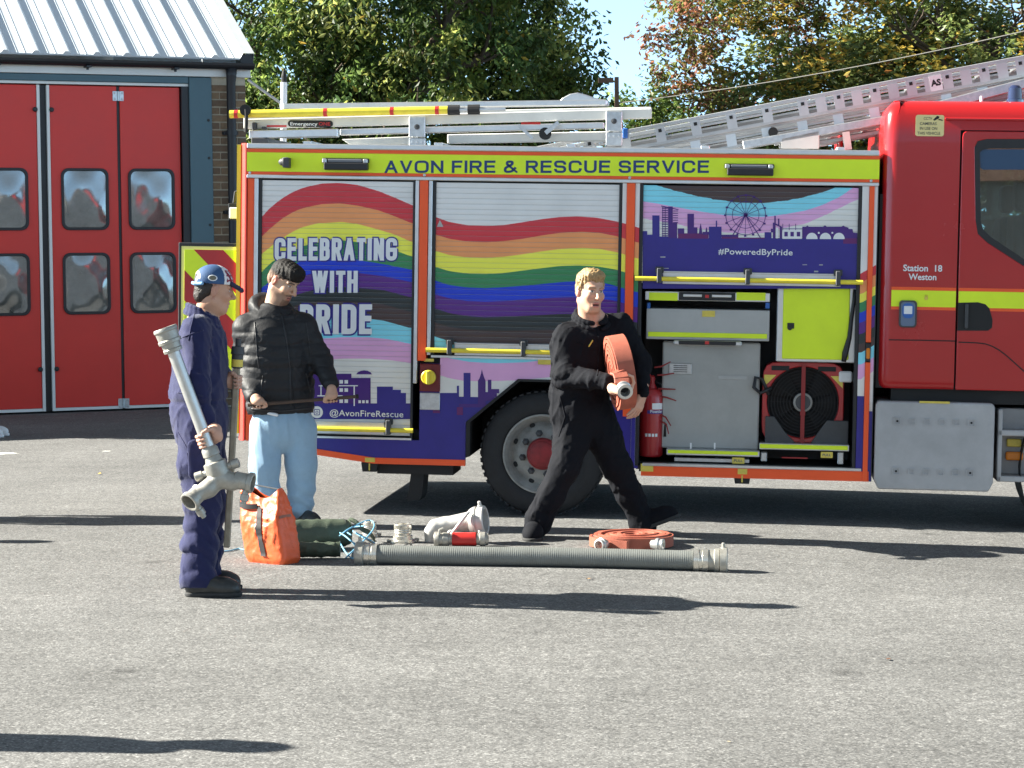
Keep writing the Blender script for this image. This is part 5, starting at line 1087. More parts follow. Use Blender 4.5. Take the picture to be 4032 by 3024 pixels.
u, v = T(3647, 1171, 0.034); q = MB(); q.lathe((u, -0.0325, v - 0.006), (0, -1, 0), [(0, 0.013), (0.004, 0.012), (0.0045, 0)], 14); q.tube([(u - 0.008, -0.036, v), (u - 0.006, -0.036, v + 0.016), (u + 0.006, -0.036, v + 0.016), (u + 0.008, -0.036, v)], 0.003, 6); q.build('padlock_symbol', M_GOLD, ENG)
# beacon, whip
u, v = T(3998, 392, -0.35); q = MB(); q.lathe((u, 0.38, vcT), (0, 0, 1), [(0, 0.06), (0.03, 0.06), (0.035, 0.052), (0.11, 0.047), (0.13, 0.03), (0.132, 0)], 20); edge_smooth(q.build('beacon', mat('beacon_dark', (0.02, 0.03, 0.08), 0.1, coat=1.0), ENG))
u, v = T(3866, 392, -0.3); q = MB(); q.lathe((u, 0.33, vcT), (0, 0, 1), [(0, 0.012), (0.05, 0.011), (0.052, 0)], 10); q.build('aerial_base', M_PRINTW, ENG)
q = MB(); q.box(uR + 0.02, uR + 0.10, 0.5, DEP - 0.5, 0.9, vT - 0.2); q.box(uR + 0.012, uc0 + 0.02, 0.03, 0.1, vcB, vT - 0.30); q.build('cab_bellows', M_CHASSIS, ENG)
q = MB(); q.box(uR - 0.25, uR - 0.22, 1.0, 1.9, vT, vcT - 0.1); q.build('roof_hatch', M_CABRED, ENG, bevel=0.01)
# step box and battery box below the cab
tk = MB(); (a0, b1), (a1, b0) = T(3449, 1579, 0.05), T(3909, 1938, 0.05)
rr_ = []
pts = [(a0 + 0.03, b0), (a1 - 0.03, b0), (a1, b0 + 0.06), (a1, b1 - 0.02), (a1 - 0.02, b1), (a0 + 0.02, b1), (a0, b1 - 0.02), (a0, b0 + 0.06)]
tk.prism(pts, -0.05, 0.55); tko = fix_normals(tk.build('battery_box', M_TANK, ENG, bevel=0.022, seg=3))
for row, ys_ in enumerate((1658, 1855)):
    for k_ in range(6):
        px = 3533 + k_ * 58 - row * 5 + (2 if k_ else 0); py = ys_ + k_ * 1.5; u, v = T(px, py, 0.05); big = k_ in (0, 5); s_ = 0.027 if big else 0.022
        q = MB(); ring(q, rrect(u - s_, u + s_, v - s_, v + s_, 0.004, 1), rrect(u - s_ * 0.72, u + s_ * 0.72, v - s_ * 0.72, v + s_ * 0.72, 0.003, 1), -0.058, -0.0495); kn = fix_normals(q.build('step_dimple', M_TANK, tko))
        if big: q = MB(); q.lathe((u, -0.0505, v), (0, -1, 0), [(0, 0.008), (0.004, 0.007), (0.0042, 0)], 8); q.build('bolt', M_CHASSIS, tko)
TB(3620, 1579, 3740, 1590, 0.052, 0.049).build('yellow_label', M_GOLD, tko)
st_ = MB(); (a0, b1), (a1, b0) = T(3932, 1612, 0.0), T(4250, 1905, 0.0)
st_.box(a0, a1, 0.0, 0.5, b0, b0 + 0.04); st_.box(a0, a1, 0.15, 0.5, b0 + 0.04, b1); st_.box(a0, a1, 0.0, 0.2, b0 + 0.32, b0 + 0.36); st_.box(a0, a0 + 0.03, 0.0, 0.2, b0, b1); sto = st_.build('cab_step', M_TANK, ENG, bevel=0.006)
q = MB(); u, v = T(3993, 1795, -0.13); q.box(u - 0.06, u + 0.06, 0.10, 0.1495, v - 0.03, v + 0.03); q.build('side_marker', M_AMBER, sto, bevel=0.012, seg=2)
q = MB(); u, v = T(3993, 1745, -0.13); q.box(u - 0.05, u + 0.05, 0.12, 0.1495, v - 0.025, v + 0.03); q.build('lamp_bracket', M_GOLD, sto, bevel=0.006)
q = MB(); q.lathe((wf, 0.0, RW + vg), (0, 1, 0), [(0, 0.62), (0.5, 0.62)], 40); q.build('front_arch', M_CHASSIS, ENG)
# open rear door standing out behind the body, its chevrons towards the viewer
(a0, b1), (a1, b0) = T(703, 954, -0.05), T(932, 1505, -0.05)
q = MB(); q.box(a0, a1, 0.05, 0.09, b0, b1); rd = q.build('rear_door', M_BLACK, ENG, bevel=0.006); rd['label'] = 'open rear door with red and yellow chevrons'
(a0, b1), (a1, b0) = T(715, 969, -0.045), T(930, 1493, -0.045); q = MB(); q.box(a0, a1, 0.044, 0.0495, b0, b1); q.build('reflective_edging', mat('pale_yellow', (0.86, 0.80, 0.25), 0.45), rd)
(a0, b1), (a1, b0) = T(727, 982, -0.04), T(928, 1482, -0.04)
q = MB(); q.box(a0, a1, 0.041, 0.0435, b0, b1); q.build('lime_field', M_LIME, rd)
per = T(760, 982, -0.04)[1] - T(760, 982 + 236, -0.04)[1]
x_off = T(763, 984, -0.04)[0]
def clip_band(z_shift):
    # stripe between lines v = b1 - (u - x_off) + s and s+width, slope one to one, clipped to the field
    lo, hi = z_shift, z_shift + per * 0.5
    pl = [(a0, b1 - (a0 - x_off) + lo), (a1, b1 - (a1 - x_off) + lo), (a1, b1 - (a1 - x_off) + hi), (a0, b1 - (a0 - x_off) + hi)]
    def cut(pl, f):
        out = []
        for i in range(len(pl)):
            p_, q_ = pl[i], pl[(i + 1) % len(pl)]; fp, fq = f(p_), f(q_)
            if fp >= 0: out.append(p_)
            if fp * fq < 0: t = fp / (fp - fq); out.append((p_[0] + (q_[0] - p_[0]) * t, p_[1] + (q_[1] - p_[1]) * t))
        return out
    pl = cut(pl, lambda p: b1 - p[1]); pl = cut(pl, lambda p: p[1] - b0) if pl else pl
    return pl
M_CHEV = mat('chevron_red', (0.46, 0.022, 0.025), 0.35, vary=0.08)
for k_ in range(-5, 3):
    pl = clip_band(k_ * per)
    if len(pl) >= 3: q = MB(); q.prism(pl, 0.0385, 0.0405); fix_normals(q.build('chevron', M_CHEV, rd))
q = MB(); u, v = T(905, 800, -0.1); q.tube([(uL - 0.03, 0.15, v + 0.1), (uL - 0.08, 0.15, v + 0.08), (uL - 0.09, 0.15, v)], 0.012, 8); q.box(uL - 0.12, uL - 0.035, 0.10, 0.2, v - 0.12, v); wl_ = q.build('rear_work_lamp', M_BLACK, ENG, bevel=0.01); q = MB(); q.box(uL - 0.11, uL - 0.04, 0.085, 0.0995, v - 0.11, v - 0.03); q.build('lens', M_PRINTW, wl_, bevel=0.006)

# --- roof gear
def gp(px, py, w): u, v = T(px, py, w); return np.array([u, -w, v])
def beam(name, p0, p1, w, hgt, dep, m, parent=ENG, bevel=0.006):
    c = MB(); c.obox(gp(*p0, w), gp(*p1, w), dep, hgt); return fix_normals(c.build(name, m, parent, bevel=bevel))
beam('gantry_beam', (962, 489), (2566, 447), -0.30, 0.072, 0.06, M_CREAM)
beam('gantry_beam', (962, 470), (2566, 440), -1.50, 0.072, 0.06, M_CREAM)
beam('gantry_rail', (1340, 521), (2380, 494), -0.36, 0.045, 0.05, M_ALU)
beam('gantry_rail', (985, 530), (1333, 523), -0.25, 0.06, 0.08, M_ALU)
beam('lower_beam', (1763, 548), (2400, 536), -0.42, 0.068, 0.06, M_CREAM)
c = MB(); pl = [T(x, y, -0.40) for x, y in ((1345, 548), (1640, 536), (1640, 569), (1375, 569))]; c.prism(pl, 0.40, 0.46); fix_normals(c.build('gantry_foot', M_CREAM, ENG, bevel=0.004))
for (x0, y0, x1, y1) in ((1610, 458, 1673, 541), (2386, 436, 2449, 518)):
    p_ = part('gantry_bracket', (x0, y0, x1, y1), -0.24, -0.27, M_GALV, 0.006); u, v = T((x0 + x1) / 2, (y0 + y1) / 2, -0.235); q = MB(); q.lathe((u, 0.2395, v), (0, -1, 0), [(0, 0.02), (0.012, 0.019), (0.014, 0.01), (0.022, 0.009), (0.023, 0)], 12); q.build('pivot_bolt', M_DGREY, p_)
    f_ = part('bracket_foot', (x0, y1 + 2, x1, y1 + 56), -0.245, -0.30, M_GALV, 0.004)
    for k_ in (-1, 0, 1): u, v = T((x0 + x1) / 2 + 19 * k_, y1 + 18, -0.24); q = MB(); q.lathe((u, 0.2445, v), (0, -1, 0), [(0, 0.009), (0.008, 0.008), (0.009, 0)], 8); q.build('bolt', M_ALU, f_)
q = MB(); q.obox(gp(1120, 421, -0.5), gp(2390, 405, -0.5), 0.1, 0.042); fix_normals(q.build('top_tube', M_ALU, ENG, bevel=0.006))
dm = [T(x, y, -0.48) for x, y in ((2195, 405), (2215, 385), (2245, 369), (2275, 364), (2310, 373), (2350, 387), (2392, 394), (2392, 412), (2195, 412))]; q = MB(); q.prism(dm, 0.48, 0.7); fix_normals(q.build('winch_cover', M_ALU, ENG, bevel=0.01))
q = MB(); u, v = T(2146, 526, -0.3); q.lathe((u, 0.33, v), (0, -1, 0), [(0, 0), (0, 0.044), (0.03, 0.044), (0.034, 0.03), (0.034, 0)], 22); ro_ = edge_smooth(q.build('guide_roller', M_CHASSIS, ENG)); q = MB(); q.obox(gp(2148, 524, -0.26), gp(2200, 482, -0.26), 0.02, 0.03); q.build('roller_arm', M_GALV, ro_)
q = MB(); q.obox(gp(2040, 492, -0.3), gp(2098, 545, -0.3), 0.02, 0.022); q.build('gantry_strut', M_GALV, ENG)
q = MB(); q.box(uL + 0.02, uL + 0.14, 0.2, 1.6, vT - 0.003, vT + 0.05); q.box(uL + 0.02, uL + 0.05, 0.22, 0.30, vT + 0.05, vT + 0.16); q.box(uL + 0.09, uL + 0.12, 0.22, 0.30, vT + 0.05, vT + 0.13); q.build('gantry_end_bracket', M_DGREY, ENG, bevel=0.006)
for k_ in range(5): q = MB(); x_ = uL + 0.4 + k_ * 0.95; q.box(x_, x_ + 0.06, 0.2, DEP - 0.2, vT - 0.0035, vT + 0.03); q.build('roof_bearer', M_ALU, ENG, bevel=0.003)
bg_ = MB(); (a0, b1), (a1, b0) = T(1134, 473, -0.265), T(1310, 501, -0.265); bg_.prism(rrect(a0, a1, b0, b1, (b1 - b0) / 2.2), 0.262, 0.2685); bgo = fix_normals(bg_.build('maker_badge', M_CHASSIS, ENG))
put_text('Emergency', 1143, 1250, 494, 481, M_PRINTW, bgo, -0.2612, 0.014); put_text('ONE', 1255, 1300, 494, 481, mat('badge_red', (0.45, 0.02, 0.02), 0.4), bgo, -0.2612, 0.02)
decal('red_marking', [R_(2052, 481, 2128, 490)], MATS['red_badge'], ENG, -0.3305); decal('red_marking', [R_(1050, 493, 1128, 500)], MATS['red_badge'], ENG, -0.2685)
q = MB(); q.obox(gp(2925, 572, -0.7), gp(3500, 470, -0.7), 0.08, 0.06); q.obox(gp(3500, 470, -0.7), gp(4100, 312, -0.7), 0.08, 0.07); fix_normals(q.build('ladder_arm', M_GALV, ENG, bevel=0.006))
(a0, b1), (a1, b0) = T(3076, 545, -0.66), T(3225, 586, -0.66); q = MB(); q.prism([(a0, b0), (a1, b0), (a1, b1 + 0.06), (a0, b1)], 0.66, 0.70); fix_normals(q.build('arm_plate', M_CREAM, ENG, bevel=0.004))
q = MB(); q.obox(gp(3330, 520, -0.7), gp(3340, 590, -0.7), 0.08, 0.05); q.build('arm_prop', M_CREAM, ENG)
# pole on the gantry: carried, so a thing of its own
POLE = stowed('ceiling_hook_pole', 'long yellow pole with red bands lying along the top of the roof gantry', 'pole', *gp(905, 450, -0.2))
o_ = gp(905, 450, -0.2); e_ = gp(1990, 429, -0.2) - o_
q = MB(); q.tube([(0, 0, 0), e_ * 0.80], 0.0285, 14); edge_smooth(q.build('pole_shaft', M_YELLOW, POLE))
L_ = 1990 - 905
for px in (930, 1284, 1546, 1723): t_ = (px - 905) / L_; q = MB(); q.tube([e_ * (t_ - 0.006), e_ * (t_ + 0.008)], 0.0298, 14); q.build('red_band', MATS['red_badge'], POLE)
for px in (1790, 1868): t_ = (px - 905) / L_; q = MB(); q.tube([e_ * (t_ - 0.022), e_ * (t_ + 0.02)], 0.036, 12); q.build('clamp', M_CHASSIS, POLE)
q = MB(); q.tube([e_ * 0.80, e_], 0.016, 10); q.build('metal_tip', M_ALU, POLE)
q = MB(); q.tube([gp(968, 430, -0.15) - o_, gp(970, 470, -0.15) - o_, gp(968, 520, -0.15) - o_], 0.014, 8); q.lathe(gp(968, 434, -0.17) - o_, (0, -1, 0), [(0, 0.04), (0.03, 0.04), (0.03, 0)], 12); q.build('pole_strap', M_CHASSIS, POLE)

M_PLATE = mat('ladder_plate', (0.52, 0.53, 0.545), 0.45, 0.25, vary=0.08); M_LADM = mat('ladder_metal', (0.46, 0.465, 0.47), 0.42, 0.35, vary=0.1)
# --- ladder resting on the roof and reaching forward over the cab
LAD = stowed('extension_ladder', 'three section aluminium ladder pitched forward over the cab roof', 'ladder', *gp(2094, 577, -0.75))
lo_ = gp(2094, 577, -0.75); lu = gp(4032, 214, -0.75) - lo_; ld = lu / np.linalg.norm(lu); ln_ = np.array([-ld[2], 0, ld[0]]); lL = np.linalg.norm(lu)
WID = 0.56; base_off = 0.0
def lp(s, h, y=0.0): return ld * s + ln_ * h + np.array([0, y, 0])
for sec_, (s0, s1, h0, y0, wd) in enumerate(((0.02, lL + 1.6, -0.02, 0.0, WID), (0.75, lL + 1.2, -0.165, 0.04, WID - 0.08), (1.75, lL + 0.9, -0.285, 0.08, WID - 0.16))):
    hh = 0.128 if sec_ == 0 else (0.105 if sec_ == 1 else 0.07)
    for side in (0, 1):
        yy = y0 + side * wd
        for nm, off, th in (('stringer_top', 0.0, 0.028), ('stringer_mid', -hh * 0.45, 0.018), ('stringer_foot', -hh, 0.028)):
            q = MB(); q.obox(lp(s0 + (0.0 if off == 0 else 0.03), h0 + off, yy), lp(s1, h0 + off, yy), 0.03, th, up=ln_); fix_normals(q.build(nm, M_LADM, LAD, bevel=0.003))
    q = MB(); q.obox(lp(s0 + 0.05, h0 - hh * 0.70, y0 + wd - 0.02), lp(s1, h0 - hh * 0.70, y0 + wd - 0.02), 0.008, hh * 0.40, up=ln_); fix_normals(q.build('stringer_web', mat('ladder_web_shade', (0.20, 0.20, 0.205), 0.6), LAD))  # web coloured darker so the gaps between the rails look shaded
    n_ = int((s1 - s0) / 0.262)
    for k_ in range(n_):
        s_ = s0 + 0.14 + k_ * 0.262 + (0.03 if sec_ == 1 else 0)
        q = MB(); q.obox(lp(s_, h0 - hh * 0.35, y0), lp(s_, h0 - hh * 0.35, y0 + wd), 0.028, 0.028, up=ln_); q.build('rung', M_ALU, LAD)
        if sec_ < 2:
            c0 = lp(s_ - 0.036, h0 - 0.012, y0 - 0.0165); c1 = lp(s_ + 0.036, h0 - 0.012, y0 - 0.0165); c2 = lp(s_ + 0.036, h0 - hh + 0.006, y0 - 0.0165); c3 = lp(s_ - 0.036, h0 - hh + 0.006, y0 - 0.0165)
            q = MB(); tk_ = np.array([0, 0.005, 0]); q.add([c0, c1, c2, c3, c0 + tk_, c1 + tk_, c2 + tk_, c3 + tk_], [(0, 1, 2, 3), (7, 6, 5, 4), (0, 4, 5, 1), (1, 5, 6, 2), (2, 6, 7, 3), (3, 7, 4, 0)]); pb = fix_normals(q.build('rung_plate', M_PLATE if sec_ == 0 else M_ALU, LAD))
            if sec_ == 0:
                q = MB(); q.obox(lp(s_, h0 - hh * 0.3 - 0.012, y0 - 0.019), lp(s_, h0 - hh * 0.3 + 0.012, y0 - 0.019), 0.024, 0.004, up=(0, 1, 0)); q.build('rung_end', M_CHASSIS, pb)
        if sec_ == 0 and s_ > lL * 0.52 and k_ % 1 == 0 and s_ + 0.13 < s1:
            q = MB(); q.obox(lp(s_ + 0.131, h0 - 0.012, y0 - 0.0155), lp(s_ + 0.131, h0 - hh + 0.008, y0 - 0.0155), 0.075, 0.004, up=(0, 1, 0)); wm = fix_normals(q.build('web_plate', M_PLATE, LAD))
# maker's plate on the ladder
s_ = float((gp(3682, 305, -0.73) - lo_) @ ld); q = MB(); q.obox(lp(s_, -0.03, -0.0185), lp(s_, -0.142, -0.0185), 0.085, 0.003, up=(0, 1, 0)); pl_ = fix_normals(q.build('maker_plate', M_PRINTW, LAD))
me = text_mesh('AS', 0.042, 0.05)
for v in me.vertices: x_, z_ = v.co.x, v.co.z; p_ = lp(s_ + x_, -0.105 + z_, -0.0208); v.co = p_
link('lettering', me, M_CHASSIS, pl_)
q = MB(); q.lathe(lp(1.75, -0.22, -0.05), (0, 1, 0), [(0, 0), (0, 0.035), (0.05, 0.035), (0.05, 0)], 16); q.build('pulley', M_CHASSIS, LAD)
q = MB(); q.obox(gp(2462, 505, -0.74) - lo_, gp(2462, 545, -0.74) - lo_, 0.04, 0.04, up=(1, 0, 0)); q.build('ladder_catch', M_BLUEP, LAD, bevel=0.006)

# --- posts and cable behind the roof line
MP = thing('lighting_mast', 'short white mast with a black tip and slanting stay behind the rear roof', 'mast', mtx=frame(world_of(*gp(1117, 424, -1.9)), TU, -TN, TV))
o_ = gp(1117, 424, -1.9)
q = MB(); q.tube([(0, 0, vT - o_[2] - 0.02), (0, 0, 0.20)], 0.026, 12); q.build('mast_tube', M_PRINTW, MP); q = MB(); q.lathe((0, 0, 0.2), (0, 0, 1), [(0, 0.024), (0.05, 0.022), (0.09, 0.012), (0.1, 0)], 12); q.build('mast_tip', M_CHASSIS, MP)
q = MB(); q.tube([gp(1106, 407, -1.9) - o_, gp(976, 314, -1.9) - o_], 0.011, 8); q.tube([gp(1106, 424, -1.9) - o_, gp(1106, 407, -1.9) - o_], 0.011, 8); q.build('stay_rod', M_GALV, MP)
YP = 33.0
pt = at(2428, 320, YP); SP = thing('steel_post', 'rusty steel post with a short arm where the overhead cable ends', 'post', (pt[0], pt[1], gz(min(pt[0], 12))))
hz = pt[2] - gz(min(pt[0], 12)); q = MB(); q.box(-0.03, 0.03, -0.03, 0.03, 0, hz + 0.06); q.build('post_shaft', mat('rusty_steel', (0.12, 0.07, 0.045), 0.8, vary=0.3, vscale=9), SP); q = MB(); q.box(-0.26, -0.046, -0.03, 0.03, hz - 0.02, hz + 0.05); q.build('post_arm', MATS['rusty_steel'], SP)
a_ = at(2430, 406, YP); b_ = at(4200, 82, 30.0); pts_ = [a_ + (b_ - a_) * t + np.array([0, 0, -0.10 * 4 * t * (1 - t)]) for t in np.linspace(0, 1, 20)]
cb_ = MB(); cb_.tube(pts_, 0.0065, 6); tag(cb_.build('overhead_cable', mat('pale_cable', (0.22, 0.21, 0.19), 0.7), None), 'thin pale cable rising to the right in front of the maple', 'cable')
bp_ = MB(); q_ = at(4200, 82, 30.0); bp_.tube([(q_[0], q_[1], gz(12)), (q_[0], q_[1], q_[2] + 0.1)], 0.1, 10); tag(bp_.build('cable_pole', MATS['bark'], None), 'wooden pole beyond the right edge carrying the overhead cable', 'pole')

# ---------------------------------------------------------------- people: bodies and clothes as blended volumes turned into one skin
class Vol:
    def __init__(s, res): s.res = res; s.pr = []
    def cap(s, a, b, ra, rb=None, k=0.03, flat=None): s.pr.append(('c', np.array(a, float), np.array(b, float), ra, ra if rb is None else rb, k, flat)); return s
    def ell(s, c, r, k=0.03, rot=None): s.pr.append(('e', np.array(c, float), np.array(r, float), rot, None, k, None)); return s
    def sub(s, c, r, k=0.02, rot=None): s.pr.append(('s', np.array(c, float), np.array(r, float), rot, None, k, None)); return s
    def cut(s, p, n): s.pr.append(('x', np.array(p, float), np.array(n, float) / np.linalg.norm(n), 0, 0, 0, None)); return s
    def chain(s, pts, rs, k=0.03, flat=None):
        for i in range(len(pts) - 1): s.cap(pts[i], pts[i + 1], rs[i], rs[i + 1], k, flat)
        return s
    def bounds(s):
        lo, hi = np.full(3, 1e9), np.full(3, -1e9)
        for t, a, b, c, d, k, f in s.pr:
            if t == 'c': r = max(c, d) * (max(1, f[1]) if f is not None else 1); lo = np.minimum(lo, np.minimum(a, b) - r); hi = np.maximum(hi, np.maximum(a, b) + r)
            elif t == 'e': r = b.max(); lo = np.minimum(lo, a - r); hi = np.maximum(hi, a + r)
        return lo - 0.03, hi + 0.03
    def mesh(s, disp=None):
        lo, hi = s.bounds(); h = s.res; n = np.ceil((hi - lo) / h).astype(int) + 1
        ax = [lo[i] + np.arange(n[i]) * h for i in range(3)]
        f = np.full(n, 0.5, np.float32)
        def region(l, u):
            i0 = np.clip(np.floor((l - lo) / h).astype(int), 0, n - 1); i1 = np.clip(np.ceil((u - lo) / h).astype(int) + 1, 1, n)
            return tuple(slice(a, b) for a, b in zip(i0, i1))
        for t, a, b, c, d, k, fl in s.pr:
            if t == 'x':
                X = (ax[0][:, None, None] - a[0]) * b[0] + (ax[1][None, :, None] - a[1]) * b[1] + (ax[2][None, None, :] - a[2]) * b[2]
                f = np.maximum(f, X.astype(np.float32)); continue
            m = k + 3 * h
            if t == 'c': r = max(c, d) * (max(1, fl[1]) if fl is not None else 1); l, u = np.minimum(a, b) - r - m, np.maximum(a, b) + r + m
            else: r = b.max(); l, u = a - r - m, a + r + m
            sl = region(l, u)
            P = np.stack(np.meshgrid(*[ax[i][sl[i]] for i in range(3)], indexing='ij'), -1)
            if t == 'c':
                ab = b - a; w = P - a; L2 = ab @ ab + 1e-12; tt = np.clip((w @ ab) / L2, 0, 1); q = w - tt[..., None] * ab
                if fl is not None:                       # (direction, factor): stretched along that direction
                    dv = np.array(fl[0], float); dv /= np.linalg.norm(dv); al = q @ dv; q = q - al[..., None] * dv * (1 - 1 / fl[1])
                D = np.linalg.norm(q, axis=-1) - (c + (d - c) * tt)
            else:
                q = P - a
                if c is not None: q = q @ c
                e = q / b; ln = np.linalg.norm(e, axis=-1); D = (ln - 1) * b.min() * np.where(ln > 0, 1, 1)
                g = np.linalg.norm(q / (b * b), axis=-1); D = np.where(g > 1e-6, ln * (ln - 1) / np.maximum(g, 1e-6), D)
            D = D.astype(np.float32); F0 = f[sl]
            if t == 's': D = -D; hh = np.clip(0.5 - 0.5 * (F0 - D) / k, 0, 1); f[sl] = F0 * (1 - hh) + D * hh + k * hh * (1 - hh)
            else: hh = np.clip(0.5 + 0.5 * (F0 - D) / k, 0, 1); f[sl] = F0 * (1 - hh) + D * hh - k * hh * (1 - hh)
        if disp is not None:
            idx = np.nonzero(np.abs(f) < 0.05)
            P = np.stack([ax[i][idx[i]] for i in range(3)], -1); f[idx] += disp(P).astype(np.float32)
        return surface_nets(f, lo, h)
def surface_nets(f, lo, h):
    ins = f < 0; n = np.array(f.shape) - 1
    acc = np.zeros((*n, 3), np.float32); cnt = np.zeros(n, np.int16)
    for a in range(3):
        A = [slice(None)] * 3; B = [slice(None)] * 3; A[a] = slice(0, -1); B[a] = slice(1, None)
        f0, f1 = f[tuple(A)], f[tuple(B)]; cr = ins[tuple(A)] != ins[tuple(B)]
        I = np.argwhere(cr); t = f0[cr] / (f0[cr] - f1[cr]); p = I.astype(np.float32); p[:, a] += t
        o1, o2 = [x for x in range(3) if x != a]
        for d1 in (0, 1):
            for d2 in (0, 1):
                c = I.copy(); c[:, o1] -= d1; c[:, o2] -= d2
                ok = np.all(c >= 0, 1) & np.all(c < n, 1); c = c[ok]
                np.add.at(acc, (c[:, 0], c[:, 1], c[:, 2]), p[ok]); np.add.at(cnt, (c[:, 0], c[:, 1], c[:, 2]), 1)
    cell = cnt > 0; idx = np.full(n, -1, np.int32); idx[cell] = np.arange(cell.sum())
    V = acc[cell] / cnt[cell][:, None] * h + lo
    Fs = []
    for a in range(3):
        A = [slice(None)] * 3; B = [slice(None)] * 3; A[a] = slice(0, -1); B[a] = slice(1, None)
        cr = ins[tuple(A)] != ins[tuple(B)]; I = np.argwhere(cr); sgn = ins[tuple(A)][cr]
        o1, o2 = (a + 1) % 3, (a + 2) % 3
        ok = (I[:, o1] > 0) & (I[:, o2] > 0) & (I[:, o1] < n[o1]) & (I[:, o2] < n[o2]); I = I[ok]; sgn = sgn[ok]
        q = []
        for d1, d2 in ((1, 1), (0, 1), (0, 0), (1, 0)):
            c = I.copy(); c[:, o1] -= d1; c[:, o2] -= d2; q.append(idx[c[:, 0], c[:, 1], c[:, 2]])
        q = np.stack(q, 1); q[~sgn] = q[~sgn][:, ::-1]; Fs.append(q)
    Fq = np.concatenate(Fs); return V, Fq[np.all(Fq >= 0, 1)]
def join(parts):
    V, Fq, o = [], [], 0
    for v, f in parts: V.append(v); Fq.append(f + o); o += len(v)
    return np.concatenate(V), np.concatenate(Fq)
def nrm(v): v = np.array(v, float); return v / np.linalg.norm(v)
def wave(P, d, wl, ph=0.0): return np.sin(P @ (nrm(d) * 2 * math.pi / wl) + ph)
def cloth_noise(seed, amp, wl=0.12, vert=0.35, n=6, sharp=2.5):
    """Folds: ridged waves whose crests run mostly along z when vert is small."""
    r = np.random.default_rng(seed); D = []
    for _ in range(n): D.append((nrm(r.normal(0, 1, 3) * np.array([1, 1, vert])), wl * r.uniform(0.7, 1.7), r.uniform(0, 6), nrm(r.normal(0, 1, 3)), r.uniform(2.0, 4.0), r.uniform(0, 6)))
    def f(P):
        s = 0
        for d, l, ph, e, wv, p2 in D:
            w = wave(P, e, wl * wv, p2); m_ = np.clip(0.5 + 0.9 * wave(P, e[[2, 0, 1]], wl * wv * 1.3, ph), 0, 1)
            s = s + m_ * (1 - np.abs(wave(P, d, l * 2, ph + 1.5 * w))) ** sharp
        return -amp * (s / n * 3.0 - 0.7)
    return f
def drape(VF, pix, r, n=40, lift=0.0):
    """A thin cord lying on a skin along the line of sight through the given photo points."""
    from mathutils.bvhtree import BVHTree
    bv = VF if not isinstance(VF, tuple) else BVHTree.FromPolygons([tuple(v) for v in VF[0]], [tuple(f) for f in VF[1]])
    pix = np.array(pix, float); t = np.linspace(0, len(pix) - 1, n); out = []
    for k in t:
        px = np.interp(k, range(len(pix)), pix[:, 0]); py = np.interp(k, range(len(pix)), pix[:, 1]); h = bv.ray_cast(Vector(CAM), Vector(ray(px, py)))
        if h[0] is not None: out.append(np.array(h[0]) - ray(px, py) * lift)
    mb = MB()
    if len(out) > 2: mb.tube(out, r, 6)
    return mb
def tree_of(VF):
    from mathutils.bvhtree import BVHTree
    return BVHTree.FromPolygons([tuple(v) for v in VF[0]], [tuple(f) for f in VF[1]])
def seam(bv, pix, r, name, m, parent, n=40, lift=0.0):
    mb = drape(bv, pix, r, n, lift); o0 = np.array(parent.matrix_world.translation) if parent.parent is None else np.array(parent.parent.location)
    if not mb.v: return
    mb.v = [tuple(np.array(v) - o0) for v in mb.v]; return mb.build(name, m, parent, smooth=True)
def mk(name, VF, m, parent, cols=None):
    V, Fq = VF; root = parent
    while root is not None and root.parent is not None: root = root.parent
    o0 = np.array(root.location) if root is not None else 0
    me = mesh_np(name, V - o0, Fq, True)
    if cols is not None: vcol(me, cols)
    return link(name, me, m, parent)

SKIN = mat('skin', (0.5, 0.3, 0.2), 0.48, attr='Col', vary=0.05, vscale=40, spec=0.4)
def hair_mat(name, col): return mat(name, col, 0.5, vary=0.35, vscale=60, bump=0.5, bscale=120)
def frame_of(fw, up=(0, 0, 1)):
    fw = nrm(fw); sd = nrm(np.cross(up, fw)); return fw, sd, np.cross(fw, sd)     # forward, left, up

